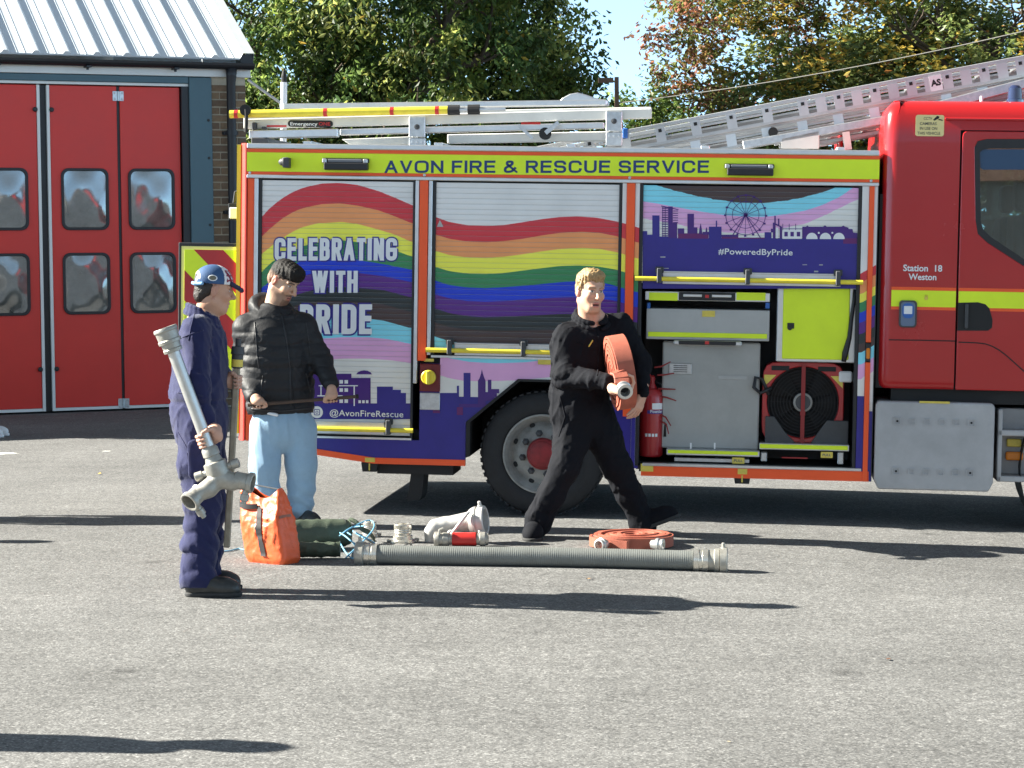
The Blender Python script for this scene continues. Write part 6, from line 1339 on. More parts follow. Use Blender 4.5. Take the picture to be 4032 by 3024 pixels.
def head_parts(c, fw, up, sc=1.0, tone=(0.52, 0.31, 0.21), brow=(0.10, 0.06, 0.04), stubble=None, lip=(0.42, 0.16, 0.13), neck_to=None, neck_r=0.058, nose=1.0, ear_tone=None, mouth_open=0.0):
    f_, l_, u_ = frame_of(fw, up); M = np.stack([f_, l_, u_], 1)
    def L(x, y, z): return c + (f_ * x + l_ * y + u_ * z) * sc
    v = Vol(0.004); R = M
    v.ell(L(-0.012, 0, 0.042), np.array([0.098, 0.076, 0.094]) * sc, 0.03, R)
    v.ell(L(0.022, 0, -0.035), np.array([0.074, 0.062, 0.088]) * sc, 0.03, R)
    v.cap(L(0.062, -0.018, -0.098), L(0.062, 0.018, -0.098), 0.021 * sc, k=0.03)
    for s in (-1, 1):
        v.cap(L(-0.012, s * 0.058, -0.058), L(0.055, s * 0.022, -0.098), 0.016 * sc, 0.018 * sc, 0.03)
        v.ell(L(0.066, s * 0.040, -0.018), np.array([0.024, 0.024, 0.022]) * sc, 0.025, R)
        v.cap(L(0.086, s * 0.012, 0.038), L(0.074, s * 0.048, 0.036), 0.010 * sc, 0.009 * sc, 0.014)
        v.sub(L(0.098, s * 0.031, 0.014), np.array([0.014, 0.019, 0.012]) * sc, 0.014, R)
        v.ell(L(0.074, s * 0.031, 0.014), np.array([0.0125, 0.0145, 0.0115]) * sc, 0.004, R)
        v.ell(L(-0.012, s * 0.080, 0.002), np.array([0.019, 0.010, 0.033]) * sc, 0.010, R)
        v.sub(L(-0.008, s * 0.093, 0.006), np.array([0.009, 0.008, 0.017]) * sc, 0.006, R)
        v.ell(L(0.100, s * 0.013, -0.028), np.array([0.011, 0.009, 0.008]) * sc, 0.008, R)
    v.cap(L(0.090, 0, 0.026), L(0.114 + 0.006 * nose, 0, -0.022), 0.0085 * sc, 0.0125 * sc, 0.014)
    v.cap(L(0.087, -0.019, -0.060), L(0.087, 0.019, -0.060), 0.007 * sc, k=0.008); v.cap(L(0.094, -0.008, -0.058), L(0.094, 0.008, -0.058), 0.006 * sc, k=0.008)
    v.cap(L(0.086, -0.016, -0.074 - mouth_open), L(0.086, 0.016, -0.074 - mouth_open), 0.0085 * sc, k=0.008)
    v.sub(L(0.100, 0, -0.0665 - mouth_open * 0.5), np.array([0.012, 0.021, 0.0022 + mouth_open * 0.6]) * sc, 0.004, R)
    if neck_to is not None:
        v.cap(L(-0.022, 0, -0.055), np.array(neck_to), neck_r * sc, neck_r * 1.08 * sc, 0.035)
        v.cap(L(0.01, 0, -0.085), np.array(neck_to) + f_ * 0.02, neck_r * 0.75 * sc, neck_r * 0.9 * sc, 0.03)
    VF = v.mesh(); q = ((VF[0] - c) @ M) / sc; x, y, z = q[:, 0], q[:, 1], q[:, 2]
    col = np.tile(np.array(tone), (len(q), 1)); r = np.random.default_rng(3)
    def blend(w, t):
        nonlocal col; w = np.clip(w, 0, 1)[:, None]; col = col * (1 - w) + np.array(t) * w
    warm = np.exp(-(((np.abs(y) - 0.042) / 0.022) ** 2 + ((z + 0.025) / 0.024) ** 2)) * (x > 0.03); blend(warm * 0.45, (tone[0] * 1.02, tone[1] * 0.72, tone[2] * 0.68))
    blend(np.exp(-((y / 0.02) ** 2 + ((z + 0.022) / 0.016) ** 2)) * (x > 0.1) * 0.4, (tone[0], tone[1] * 0.74, tone[2] * 0.7))
    if ear_tone is not None: blend((np.abs(y) > 0.072) * (np.abs(z) < 0.045) * (x < 0.02) * 0.8, ear_tone)
    if stubble is not None:
        m_ = ((z < -0.035 - 0.35 * np.clip(0.075 - x, 0, 1) * 0) & (z > -0.135) & (x > -0.01)) * (0.55 + 0.45 * (x > 0.02)); m_ = m_ * (~((x > 0.06) & (z > -0.045) & (np.abs(y) < 0.05)))
        must = (x > 0.085) & (z < -0.042) & (z > -0.058) & (np.abs(y) < 0.032); chin = (x > 0.055) & (z < -0.083) & (np.abs(y) < 0.04)
        blend(m_ * 0.55, stubble); blend(must * 0.8, stubble); blend(chin * 0.7, stubble)
    lipm = np.exp(-((y / 0.020) ** 2)) * ((np.abs(z + 0.0675) < 0.0135 + mouth_open) & (x > 0.084)); blend(lipm * 1.3, lip)
    blend((np.abs(z + 0.0665 + mouth_open * 0.5) < 0.0034 + mouth_open * 0.7) & (np.abs(y) < 0.02) & (x > 0.08), (0.09, 0.025, 0.022))
    ey = [np.sqrt(((y - s * 0.031) / 0.0135) ** 2 + ((z - 0.0135) / 0.0068) ** 2) for s in (-1, 1)]
    for e, s in zip(ey, (-1, 1)):
        blend((e < 1.0) & (x > 0.065), (0.62, 0.58, 0.54)); ir = np.sqrt((y - s * 0.031) ** 2 + (z - 0.0135) ** 2); blend((ir < 0.0062) & (x > 0.065), (0.06, 0.05, 0.045))
        blend(((np.abs(z - 0.0215) < 0.0028) & (np.abs(y - s * 0.031) < 0.0155) & (x > 0.06)) * 0.75, (0.09, 0.05, 0.04))
        blend(((np.abs(z - (0.0375 - 9 * (np.abs(y) - 0.03) ** 2)) < 0.0055) & (np.abs(y - s * 0.031) < 0.021) & (x > 0.05)) * 0.85, brow)
    blend(((np.abs(np.abs(y) - 0.008) < 0.004) & (np.abs(z + 0.036) < 0.003) & (x > 0.09)) * 0.8, (0.12, 0.05, 0.04))
    return VF, col * (1 + r.normal(0, 0.015, (len(q), 1))), M

def hand_grip(ctr, axis, palm, r, thumb=1, wrist=None, sc=1.0, wrap=235, back=1):
    """Hand closed round a bar through ctr along axis; palm = direction from the bar to the palm."""
    a = nrm(axis); p = nrm(np.array(palm) - a * (np.array(palm) @ a)); q = np.cross(a, p) * back; v = Vol(0.0035); ctr = np.array(ctr, float)
    fr = 0.0088 * sc
    def on(ang, off, rad): t = math.radians(ang); return ctr + a * off + (p * math.cos(t) + q * math.sin(t)) * rad
    for i, (off, ln, th) in enumerate(((0.031, 0.97, 1.0), (0.0105, 1.03, 1.05), (-0.0105, 0.98, 1.0), (-0.030, 0.85, 0.86))):
        off *= sc * thumb; R = r + fr * 0.95
        angs = [28, 75, 130, 130 + (wrap - 130) * ln * 0.6, wrap * (0.8 + 0.2 * ln)]
        pts = [on(angs[0], off * 0.95, R + 0.008 * sc)] + [on(t, off, R) for t in angs[1:]]
        v.chain(pts, [fr * 1.12 * th, fr * 1.08 * th, fr * th, fr * 0.94 * th, fr * 0.8 * th], 0.006)
    for off in (0.027, 0.009, -0.009, -0.026):
        off *= sc * thumb; v.chain([on(30, off, r + fr * 1.7), on(-8, off * 0.95, r + 0.017 * sc), on(-38, off * 0.8, r + 0.034 * sc)], [0.0115 * sc, 0.0135 * sc, 0.014 * sc], 0.014)
    v.chain([on(-34, 0.024 * sc * thumb, r + 0.03 * sc), on(-52, 0.044 * sc * thumb, r + 0.014 * sc), on(-98, 0.050 * sc * thumb, r + 0.0095 * sc), on(-140, 0.044 * sc * thumb, r + 0.008 * sc)], [0.015 * sc, 0.0125 * sc, 0.0105 * sc, 0.0082 * sc], 0.01)
    wp = on(-48, 0.0, r + 0.062 * sc)
    if wrist is not None: v.chain([on(-36, 0.004 * thumb, r + 0.034 * sc), wp * 0.5 + np.array(wrist) * 0.5, np.array(wrist)], [0.025 * sc, 0.027 * sc, 0.028 * sc], 0.025)
    return v.mesh()
def hand_open(wrist, d, n, thumb=1, spread=9, curl=(12, 18, 16), sc=1.0, curls=None):
    """Relaxed open hand: d towards the fingers, n out of the back of the hand, thumb = +1 / -1 side."""
    d = nrm(d); n = nrm(np.array(n) - d * (np.array(n) @ d)); s = np.cross(d, n) * thumb; v = Vol(0.0035); w = np.array(wrist, float)
    def P(x, y, z=0): return w + (d * x + s * y + n * z) * sc
    for y0, y1 in ((0.013, 0.028), (0.004, 0.009), (-0.005, -0.010), (-0.012, -0.028)): v.chain([P(-0.01, y0), P(0.04, (y0 + y1) / 2, 0.002), P(0.083, y1, 0.002)], [0.017 * sc, 0.0145 * sc, 0.0125 * sc], 0.014)
    v.cap(P(-0.05, 0), P(0.012, 0), 0.026 * sc, 0.026 * sc, 0.02)
    for i, (y, ls, sp) in enumerate(((0.029, (0.042, 0.025, 0.020), 1.3), (0.0095, (0.046, 0.029, 0.022), 0.35), (-0.010, (0.043, 0.027, 0.021), -0.5), (-0.0285, (0.034, 0.020, 0.018), -1.6))):
        a = math.radians(sp * spread); cc = curls[i] if curls else curl; base = P(0.085, y, 0.002); pts = [base]; b = 0.0
        dirh = nrm(d * math.cos(a) + s * math.sin(a))
        for l_, c_ in zip(ls, cc): b += math.radians(c_); pts.append(pts[-1] + (dirh * math.cos(b) - n * math.sin(b)) * l_ * sc)
        v.chain(pts, [0.0105 * sc, 0.0092 * sc, 0.0084 * sc, 0.0072 * sc], 0.006)
    v.chain([P(0.008, 0.018), P(0.034, 0.040, -0.012), P(0.066, 0.054, -0.018), P(0.092, 0.060, -0.018)], [0.0175 * sc, 0.0135 * sc, 0.0112 * sc, 0.0085 * sc], 0.012)
    return v.mesh()
def boot(parent, heel, toe, name, m, sole_m, h_ankle=0.12, wd=0.047, pitch=0.0):
    heel = np.array(heel, float); toe = np.array(toe, float); d = nrm(toe - heel); L_ = np.linalg.norm(toe - heel); up = np.array([0, 0, 1.0]); up = nrm(up - d * (up @ d)); s = np.cross(d, up)
    v = Vol(0.005); P = lambda x, z, y=0: heel + d * x * L_ + up * z + s * y
    fl = (s, 1.0)
    v.chain([P(0.14, 0.055), P(0.45, 0.055), P(0.75, 0.047), P(0.88, 0.042)], [wd * 0.92, wd * 0.93, wd * 1.03, wd * 0.9], 0.03)
    v.chain([P(0.16, 0.05), P(0.19, 0.09), P(0.2, h_ankle + 0.03)], [wd * 0.9, wd * 0.95, wd * 1.12], 0.03)
    v.cap(P(0.3, 0.095), P(0.62, 0.06), wd * 0.7, wd * 0.75, 0.03)
    v.cut(P(0, 0.022), -up); v.cut(P(0, h_ankle + 0.035), up)
    b = mk(name, v.mesh(), m, parent)
    v = Vol(0.005); v.chain([P(0.13, 0.02), P(0.5, 0.02), P(0.78, 0.02), P(0.90, 0.02)], [wd * 0.98, wd * 0.96, wd * 1.12, wd * 0.98], 0.01); v.cut(P(0, 0.0), -up); v.cut(P(0, 0.026), up)
    mk('sole', v.mesh(), sole_m, b)
    return b

M_OVER = mat('navy_overall', (0.015, 0.018, 0.070), 0.8, vary=0.12, vscale=25, bump=0.25, bscale=260, sheen=0.2, spec=0.2)
M_OVER2 = mat('black_overall', (0.0052, 0.0060, 0.0095), 0.85, vary=0.15, vscale=25, bump=0.25, bscale=260, spec=0.2)
M_PUFF = mat('black_nylon', (0.0095, 0.010, 0.0125), 0.6, vary=0.15, vscale=30, bump=0.15, bscale=90, spec=0.4)
M_JOG = mat('pale_blue_fleece', (0.27, 0.42, 0.56), 0.9, vary=0.06, vscale=20, bump=0.2, bscale=220, sheen=0.3)
M_BOOT = mat('black_leather', (0.028, 0.030, 0.030), 0.38, vary=0.25, vscale=22, bump=0.15, bscale=60)
M_SOLE = mat('boot_sole', (0.03, 0.03, 0.03), 0.8)
def person(label, x, y, **kw): return thing('person', label, 'person', (x, y, gz(x)))

# ======== man with the cap =========
Y1 = 12.66
def A(px, py, dy=0.0): return at(px, py, Y1 + dy)
p0 = A(800, 2330); MAN1 = person('man in navy overalls and blue cap holding a silver standpipe, seen from the side', p0[0], Y1)
FR, LF = np.array([1.0, 0.06, 0]), np.array([-0.06, 1.0, 0])
hc = A(841, 1146); hfw = nrm(FR * 1.0 + LF * 0.28 + np.array([0, 0, -0.16])); hup = nrm(np.array([0.16, 0, 1.0]))
hV, hC, HM = head_parts(hc, hfw, hup, 0.98, tone=(0.55, 0.30, 0.20), brow=(0.07, 0.04, 0.03), neck_to=A(800, 1262, 0.0), neck_r=0.056, ear_tone=(0.50, 0.24, 0.17))
sh_n, sh_f = A(768, 1296, -0.185), A(800, 1296, 0.185); hip = A(790, 1690); 
el_n = A(780, 1508, -0.245); wr_n = A(818, 1668, -0.215); el_f = A(868, 1488, 0.22); wr_f = A(922, 1500, 0.10)
hn_n, hn_f = A(788, 1700, -0.09), A(800, 1700, 0.09); kn_n = A(798, 1990, -0.10); kn_f = A(822, 1990, 0.10); an_n = A(780, 2275, -0.115); an_f = A(800, 2262, 0.11)
g1 = (0.62, 0.36, 0.27)
# standpipe line: used by hand and by the pipe itself
SPa, SPb = A(659, 1318, -0.33), A(866, 1880, -0.30); sp_d = nrm(SPb - SPa)
gc = SPa + sp_d * (np.linalg.norm(SPb - SPa) * 0.735)
hand1 = hand_grip(gc, sp_d, nrm(FR * 0.75 + LF * 0.75), 0.033, thumb=-1, wrist=wr_n + np.array([0.004, 0, -0.01]), sc=1.0, back=-1, wrap=215)
KEa, KEb = A(937, 1372, 0.02), A(893, 2156, 0.02); ke_d = nrm(KEb - KEa); kc = A(929, 1504, 0.02)
hand2 = hand_grip(kc, ke_d, nrm(LF * 0.8 - FR * 0.5), 0.018, thumb=-1, wrist=wr_f, sc=0.98, back=1, wrap=230)
tor = Vol(0.014); tor.chain([A(800, 1262), A(795, 1400), A(790, 1550), hip], [0.09, 0.115, 0.11, 0.12], 0.05); tor.chain([sh_n, el_n, wr_n], [0.05, 0.042, 0.026]); tor.chain([sh_f, el_f, wr_f], [0.05, 0.042, 0.026]); tor.chain([hn_n, kn_n, an_n], [0.08, 0.055, 0.04]); tor.chain([hn_f, kn_f, an_f], [0.08, 0.055, 0.04]); tor.cap(A(800, 1262), sh_n, .05, .05); tor.cap(A(800, 1262), sh_f, .05, .05)
tV = tor.mesh()
parts = [hV, hand1, hand2, tV]; VF = join(parts); C_ = np.concatenate([hC] + [np.tile(np.array(t), (len(p[0]), 1)) for p, t in zip(parts[1:], ((0.60, 0.34, 0.25), (0.55, 0.32, 0.24), (0.5, 0.29, 0.2)))])
mk('body', VF, SKIN, MAN1, C_)
ov = Vol(0.009); W = (LF, 1.36)
ov.chain([A(800, 1268), A(795, 1330), A(788, 1430), A(782, 1540), A(786, 1640), A(788, 1700)], [0.075, 0.125, 0.146, 0.148, 0.150, 0.146], 0.06, W)
ov.cap(A(800, 1262), sh_n + LF * 0.03, 0.06, 0.072, 0.05); ov.cap(A(800, 1262), sh_f - LF * 0.03, 0.06, 0.072, 0.05)
ov.chain([sh_n, el_n, wr_n], [0.078, 0.067, 0.048], 0.035); ov.chain([sh_f, el_f, wr_f], [0.078, 0.066, 0.048], 0.035)
ov.chain([wr_n + (el_n - wr_n) * 0.16, wr_n + (el_n - wr_n) * 0.02], [0.055, 0.054], 0.006)
ov.chain([hn_n, A(786, 1830, -0.10), kn_n, A(786, 2150, -0.11), an_n, A(778, 2300, -0.115)], [0.118, 0.108, 0.094, 0.090, 0.090, 0.084], 0.04, (FR, 1.10))
ov.chain([hn_f, A(806, 1830, 0.10), kn_f, A(806, 2150, 0.105), an_f, A(800, 2285, 0.11)], [0.118, 0.108, 0.094, 0.090, 0.088, 0.080], 0.04, (FR, 1.08))
n1a = cloth_noise(11, 0.011, 0.105, 0.35, 6, 3.5); n1b = cloth_noise(12, 0.0035, 0.05, 0.7, 7, 2.5)
def n1(P): return n1a(P) + n1b(P)
def d1(P):
    z = P[:, 2] - gz(p0[0]); low = np.exp(-((z - 0.28) / 0.20) ** 2); knee = np.exp(-((z - 0.62) / 0.12) ** 2); ebow = np.exp(-(((P - el_n) ** 2).sum(1)) / 0.02)
    zig = 1.4 - 2.6 * np.abs(np.sin(z * math.pi / 0.10 + 1.7 * np.sin(P[:, 0] * 19 + P[:, 1] * 13 + 1))) ** 0.8; waist = np.exp(-((z - 1.03) / 0.07) ** 2)
    belt = 0.012 * np.exp(-((z - 1.06) / 0.014) ** 2)
    vert = np.sin(P[:, 0] * 55 + 1.5 * np.sin(z * 9) + P[:, 1] * 20)
    return n1(P) + 0.0045 * zig * (1.2 * low + 0.25 * knee + 0.5 * ebow) + 0.004 * vert * np.exp(-((z - 0.85) / 0.25) ** 2) + belt * 0.8
ov.cut(np.array([0, 0, gz(p0[0]) + 0.045]), (0, 0, -1)); ov.cut(wr_f + nrm(wr_f - el_f) * 0.01, nrm(wr_f - el_f)) if False else None
VFo = ov.mesh(d1); ovo = mk('overalls', VFo, M_OVER, MAN1); bvo = tree_of(VFo)
for ln_px in (((766, 1230), (752, 1290), (742, 1340)), ((700, 1545), (760, 1552), (800, 1560)), ((700, 1700), (735, 1760), (742, 1830)), ((742, 1745), (800, 1750), (838, 1742)), ((742, 1745), (745, 1860), (800, 1880), (836, 1865)), ((712, 1330), (745, 1318), (800, 1300))): seam(bvo, ln_px, 0.0035, 'seam', M_OVER, ovo)
co = Vol(0.006); nk = A(794, 1222)
for a in np.linspace(-2.7, 2.7, 15):
    pass
cpts = []
for a in np.linspace(-2.55, 2.55, 19):
    dr = -FR * math.cos(a) * 1.0 + LF * math.sin(a); cpts.append(nk + dr * np.array([0.088, 0.094, 0]) + np.array([0, 0, 0.030 * math.cos(a) - 0.038 + 0.02 * (abs(a) < 1.6)]) + FR * 0.012)
co.chain([q + np.array([0, 0, 0.02]) for q in cpts], [0.0105] * 19, 0.01); co.chain([q - np.array([0, 0, 0.006]) for q in cpts], [0.015] * 19, 0.012); co.chain([q + (q - nk) * 0.16 - np.array([0, 0, 0.022]) for q in cpts], [0.011] * 19, 0.012)
mk('collar', co.mesh(), M_OVER, ovo)
# leg pocket and sleeve tab
pk = Vol(0.008); pk.cap(A(768, 1760, -0.215), A(772, 1860, -0.222), 0.045, 0.045, 0.02, (LF, 0.22)); mk('thigh_pocket', pk.mesh(), M_OVER, ovo)
boot(MAN1, A(738, 2346, -0.115) * np.array([1, 1, 0]) + np.array([0, 0, gz(p0[0])]), A(938, 2346, -0.14) * np.array([1, 1, 0]) + np.array([0, 0, gz(p0[0])]), 'boot', M_BOOT, M_SOLE, 0.14, 0.052)
boot(MAN1, A(750, 2300, 0.11) * np.array([1, 1, 0]) + np.array([0, 0, gz(p0[0])]), A(938, 2300, 0.12) * np.array([1, 1, 0]) + np.array([0, 0, gz(p0[0])]), 'boot', M_BOOT, M_SOLE, 0.14, 0.052)
def HL(x, y, z, sc=0.98): return hc + HM @ (np.array([x, y, z]) * sc)
hr = Vol(0.005); hr.ell(HL(-0.030, 0, 0.018), (0.080, 0.077, 0.082), 0.02, HM); hr.cap(HL(-0.060, 0, -0.040), HL(-0.046, 0.0, -0.066), 0.046, 0.036, 0.03); 
for s in (-1, 1): hr.cap(HL(0.018, s * 0.074, 0.03), HL(0.014, s * 0.072, 0.0), 0.010, 0.006, 0.015)
hr.sub(HL(0.045, 0, -0.04), (0.062, 0.14, 0.10), 0.012, HM); hr.sub(HL(0.0, 0.0, -0.02), (0.03, 0.14, 0.045), 0.01, HM)
mk('hair', hr.mesh(cloth_noise(5, 0.004, 0.03)), hair_mat('dark_hair', (0.022, 0.014, 0.010)), MAN1)
# cap: crown coloured by panel, brim, strap, oval badge
cpv = Vol(0.0045); cpv.ell(HL(-0.008, 0, 0.052), (0.109, 0.089, 0.094), 0.01, HM); cpv.cut(HL(0, 0, 0.044), -HM[:, 2] + HM[:, 0] * 0.06)
cpv.sub(HL(-0.118, 0, 0.055), (0.030, 0.036, 0.026), 0.006, HM)
VF = cpv.mesh(); q = ((VF[0] - hc) @ HM) / 0.98
col = np.tile(np.array((0.028, 0.080, 0.19)), (len(q), 1)); ang = np.arctan2(np.abs(q[:, 1]), q[:, 0] + 0.008); fr_ = ang < 1.08; col[fr_] = (0.72, 0.70, 0.70)
zz = q[:, 2]; inn = fr_ & (ang < 0.92) & (zz > 0.062) & (zz < 0.125); col[inn] = (0.22, 0.012, 0.035)
ltr = inn & (np.sin(q[:, 1] * 260) > 0.45) & (np.sin(zz * 240) > -0.5); col[ltr] = (0.68, 0.60, 0.62)
bk = (q[:, 0] < -0.082) & (np.abs(np.hypot(q[:, 1], (zz - 0.055) * 1.2) - 0.046) < 0.010) & (zz > 0.058); col[bk] = (0.72, 0.62, 0.36)
capo = mk('baseball_cap', VF, mat('cap_cloth', (0.03, 0.08, 0.2), 0.75, attr='Col', bump=0.2, bscale=200), MAN1, col)
bd_ = HM.copy(); br = Vol(0.004)
br.chain([HL(0.085, -0.060, 0.050), HL(0.135, -0.045, 0.034), HL(0.160, 0, 0.020), HL(0.135, 0.045, 0.034), HL(0.085, 0.060, 0.050)], [0.006] * 5, 0.012)
for t in np.linspace(0, 1, 5): br.cap(HL(0.080 + 0.075 * t, -0.058 * (1 - t * 0.75), 0.054 - 0.030 * t + 0.006), HL(0.080 + 0.075 * t, 0.058 * (1 - t * 0.75), 0.054 - 0.030 * t + 0.006), 0.0062, k=0.022)
mk('brim', br.mesh(), mat('brim_navy', (0.018, 0.016, 0.055), 0.7), capo)
badge = MB(); bc_ = HL(-0.034, -0.0880, 0.074); bn = nrm(HM @ np.array([-0.22, -1.0, 0.26])); be = nrm(HM[:, 0] - bn * (HM[:, 0] @ bn)); bu = np.cross(be, bn)
bu = bu if bu[2] > 0 else -bu
n_ = 20
for rr1, rr2, nm, mm, off in ((0.0, 0.78, 'badge_field', mat('badge_field', (0.17, 0.15, 0.11), 0.7), 0.0022), (0.78, 1.0, 'badge_ring', M_PRINTW, 0.0030)):
    b_ = MB(); vs = []
    for r_ in (rr1, rr2):
        for j in range(n_): a = 2 * math.pi * j / n_; P_ = bc_ + (be * math.cos(a) * 0.026 + bu * math.sin(a) * 0.017) * r_; vs.append(P_ + bn * (off + 0.004 - 0.004 * r_ * r_) - np.array(MAN1.location))
    b_.add(vs, [(j, (j + 1) % n_, n_ + (j + 1) % n_, n_ + j) for j in range(n_)]); b_.build(nm, mm, capo)
stp = Vol(0.004); stp.cap(HL(-0.116, -0.030, 0.028), HL(-0.116, 0.030, 0.028), 0.010, k=0.005); stp.cap(HL(-0.112, -0.036, 0.028), HL(-0.085, -0.074, 0.036), 0.010, k=0.01); mk('cap_strap', stp.mesh(), mat('strap_blue', (0.16, 0.33, 0.55), 0.6), capo)
# what he holds
SPT = thing('standpipe', 'silver hydrant standpipe with twin outlets held slanting against the navy overalls', 'standpipe', SPa)
pz = lambda t: sp_d * t
LSP = np.linalg.norm(SPb - SPa)
M_CAST = mat('cast_alloy', (0.40, 0.385, 0.345), 0.45, 0.55, vary=0.15, vscale=30, bump=0.15, bscale=150)
M_TUBE = mat('brushed_tube', (0.62, 0.62, 0.60), 0.36, 0.75, vary=0.1, vscale=12)
c = MB(); c.lathe((0, 0, 0), sp_d, [(0.05, 0.034), (LSP * 0.86, 0.033)], 24); edge_smooth(c.build('riser_tube', M_TUBE, SPT))
c = MB(); c.lathe((0, 0, 0), sp_d, [(-0.040, 0.047), (-0.040, 0.062), (-0.032, 0.066), (-0.022, 0.066), (-0.016, 0.061), (0.025, 0.059), (0.030, 0.064), (0.045, 0.062), (0.048, 0.052), (0.075, 0.049), (0.08, 0.053), (0.095, 0.05), (0.098, 0.036), (0.0, 0.036), (-0.040, 0.047)], 28); edge_smooth(c.build('base_coupling', M_CAST, SPT))
h0 = LSP * 0.80
c = MB(); c.lathe(pz(h0), sp_d, [(-0.015, 0.036), (0.0, 0.045), (0.035, 0.047), (0.04, 0.040), (0.07, 0.048), (0.076, 0.062), (0.12, 0.066), (0.15, 0.060), (0.16, 0.045)], 26); edge_smooth(c.build('swivel_head', M_CAST, SPT))
jn = SPb - SPa
oL, oR = A(767, 1957, -0.36) - SPa, A(960, 1896, -0.30) - SPa
c = Vol(0.006); jc = SPa + jn + sp_d * 0.0
c.chain([SPa + pz(h0 + 0.13), SPa + jn * 1.0 - sp_d * 0.005], [0.046, 0.050], 0.03); c.chain([SPa + jn, SPa + jn * 0.55 + oL * 0.45 + np.array([0, 0, -0.012]), SPa + oL * 0.85 + jn * 0.15], [0.048, 0.044, 0.042], 0.03); c.chain([SPa + jn, SPa + jn * 0.5 + oR * 0.5 + np.array([0, 0, -0.012]), SPa + oR * 0.8 + jn * 0.2], [0.048, 0.042, 0.040], 0.03)
V_, F_ = c.mesh(); link('breeching', mesh_np('breeching', V_ - SPa, F_), M_CAST, SPT)
for o_, dirn, nm in ((oL, nrm(oL - jn + np.array([0, -0.10, -0.03])), 'outlet'), (oR, nrm(oR - jn + np.array([0, -0.02, 0.0])), 'outlet')):
    st = o_ - dirn * 0.055; c = MB(); c.lathe(st, dirn, [(0, 0.041), (0.012, 0.05), (0.02, 0.046), (0.075, 0.047), (0.082, 0.056), (0.105, 0.056), (0.108, 0.05), (0.106, 0.043), (0.05, 0.042), (0.049, 0.0)], 26); oo = edge_smooth(c.build(nm, M_CAST, SPT), 30)
    dn = nrm(np.array([0.12, -0.1, -1.0]) - dirn * (np.array([0.12, -0.1, -1.0]) @ dirn)); c = MB(); b0_ = st + dirn * 0.075 + dn * 0.045; c.lathe(b0_, dn, [(0, 0.019), (0.02, 0.019), (0.022, 0.024), (0.055, 0.024), (0.06, 0.015), (0.075, 0.014), (0.076, 0)], 14); edge_smooth(c.build('release_lug', M_CAST, oo))
for sx, ln_2 in ((-1, 0.10), (1, 0.11)):
    e = nrm(np.cross(sp_d, np.array([0, -1.0, 0]))) * -sx; e = e if e[0] * sx > 0 else -e
    b0_ = pz(h0 + 0.12) + e * 0.05; c = MB(); c.lathe(b0_, e, [(0, 0.021), (0.03, 0.019), (0.034, 0.026), (0.072, 0.027), (0.076, 0.018), (0.077, 0)], 14); edge_smooth(c.build('handle_boss', M_CAST, SPT))
KEY = thing('hydrant_key', 'long hydrant key with pale shaft held upright by the man in the cap', 'hydrant key', KEa)
LK = np.linalg.norm(KEb - KEa); c = MB(); c.obox(ke_d * 0.10, ke_d * LK, 0.036, 0.030, up=(0, 1, 0)); fix_normals(c.build('shaft', mat('worn_ash', (0.34, 0.29, 0.22), 0.75, vary=0.2, vscale=18), KEY, bevel=0.006))
c = MB(); c.lathe((0, 0, 0), ke_d, [(-0.055, 0), (-0.055, 0.016), (-0.012, 0.016), (-0.01, 0.034), (0.03, 0.038), (0.035, 0.032), (0.105, 0.031), (0.11, 0.02)], 18); edge_smooth(c.build('socket', M_DGREY, KEY)); c = MB(); c.lathe((0, 0, 0), ke_d, [(0.06, 0.0318), (0.10, 0.0318)], 18); c.build('yellow_collar', M_GOLD, KEY)

# ======== man in the puffer jacket =========
Y2 = 15.75
def B_(px, py, dy=0.0): return at(px, py, Y2 + dy)
p0 = B_(1105, 2030); MAN2 = person('dark haired bearded man in black padded jacket and pale blue joggers', p0[0], Y2); g2 = gz(p0[0])
hc = B_(1116, 1112, 0.0); hfw = nrm([0.76, -0.56, -0.52]); hup = nrm([0.28, -0.10, 1.0])
hV, hC, HM = head_parts(hc, hfw, hup, 1.07, tone=(0.52, 0.325, 0.225), brow=(0.035, 0.022, 0.016), stubble=(0.15, 0.085, 0.06), neck_to=B_(1072, 1232, 0.02), neck_r=0.058, nose=1.3, ear_tone=(0.62, 0.20, 0.15))
sh_r, sh_l = B_(968, 1292, -0.02), B_(1196, 1286, 0.06); el_r, el_l = B_(962, 1452, 0.02), B_(1262, 1418, 0.02); wr_r, wr_l = B_(1000, 1560, -0.19), B_(1303, 1512, -0.12)
BRa, BRb = B_(975, 1596, -0.24), B_(1408, 1561, -0.13); br_d = nrm(BRb - BRa)
hr1 = BRa + br_d * 0.07; hr2 = BRa + br_d * (np.linalg.norm(BRb - BRa) * 0.765)
hand1 = hand_grip(hr1, br_d, nrm([0.0, -0.45, 1.0]), 0.012, thumb=1, wrist=wr_r, sc=1.02, back=-1, wrap=245)
hand2 = hand_grip(hr2, br_d, nrm([0.1, -0.45, 1.0]), 0.012, thumb=-1, wrist=wr_l, sc=1.02, back=-1, wrap=245)
hp_r, hp_l = B_(1052, 1690, 0.0), B_(1180, 1690, 0.03); kn_r, kn_l = B_(1042, 1835, -0.03), B_(1186, 1830, 0.04); an_r, an_l = B_(1050, 2000, -0.02), B_(1184, 1990, 0.06)
tor = Vol(0.014); nb = B_(1075, 1240, 0.02); tor.chain([nb, B_(1085, 1400), B_(1105, 1600)], [0.09, 0.12, 0.12], 0.05); tor.cap(nb, sh_r, .05); tor.cap(nb, sh_l, .05)
for ch in ([sh_r, el_r, wr_r], [sh_l, el_l, wr_l]): tor.chain(ch, [0.05, 0.042, 0.026])
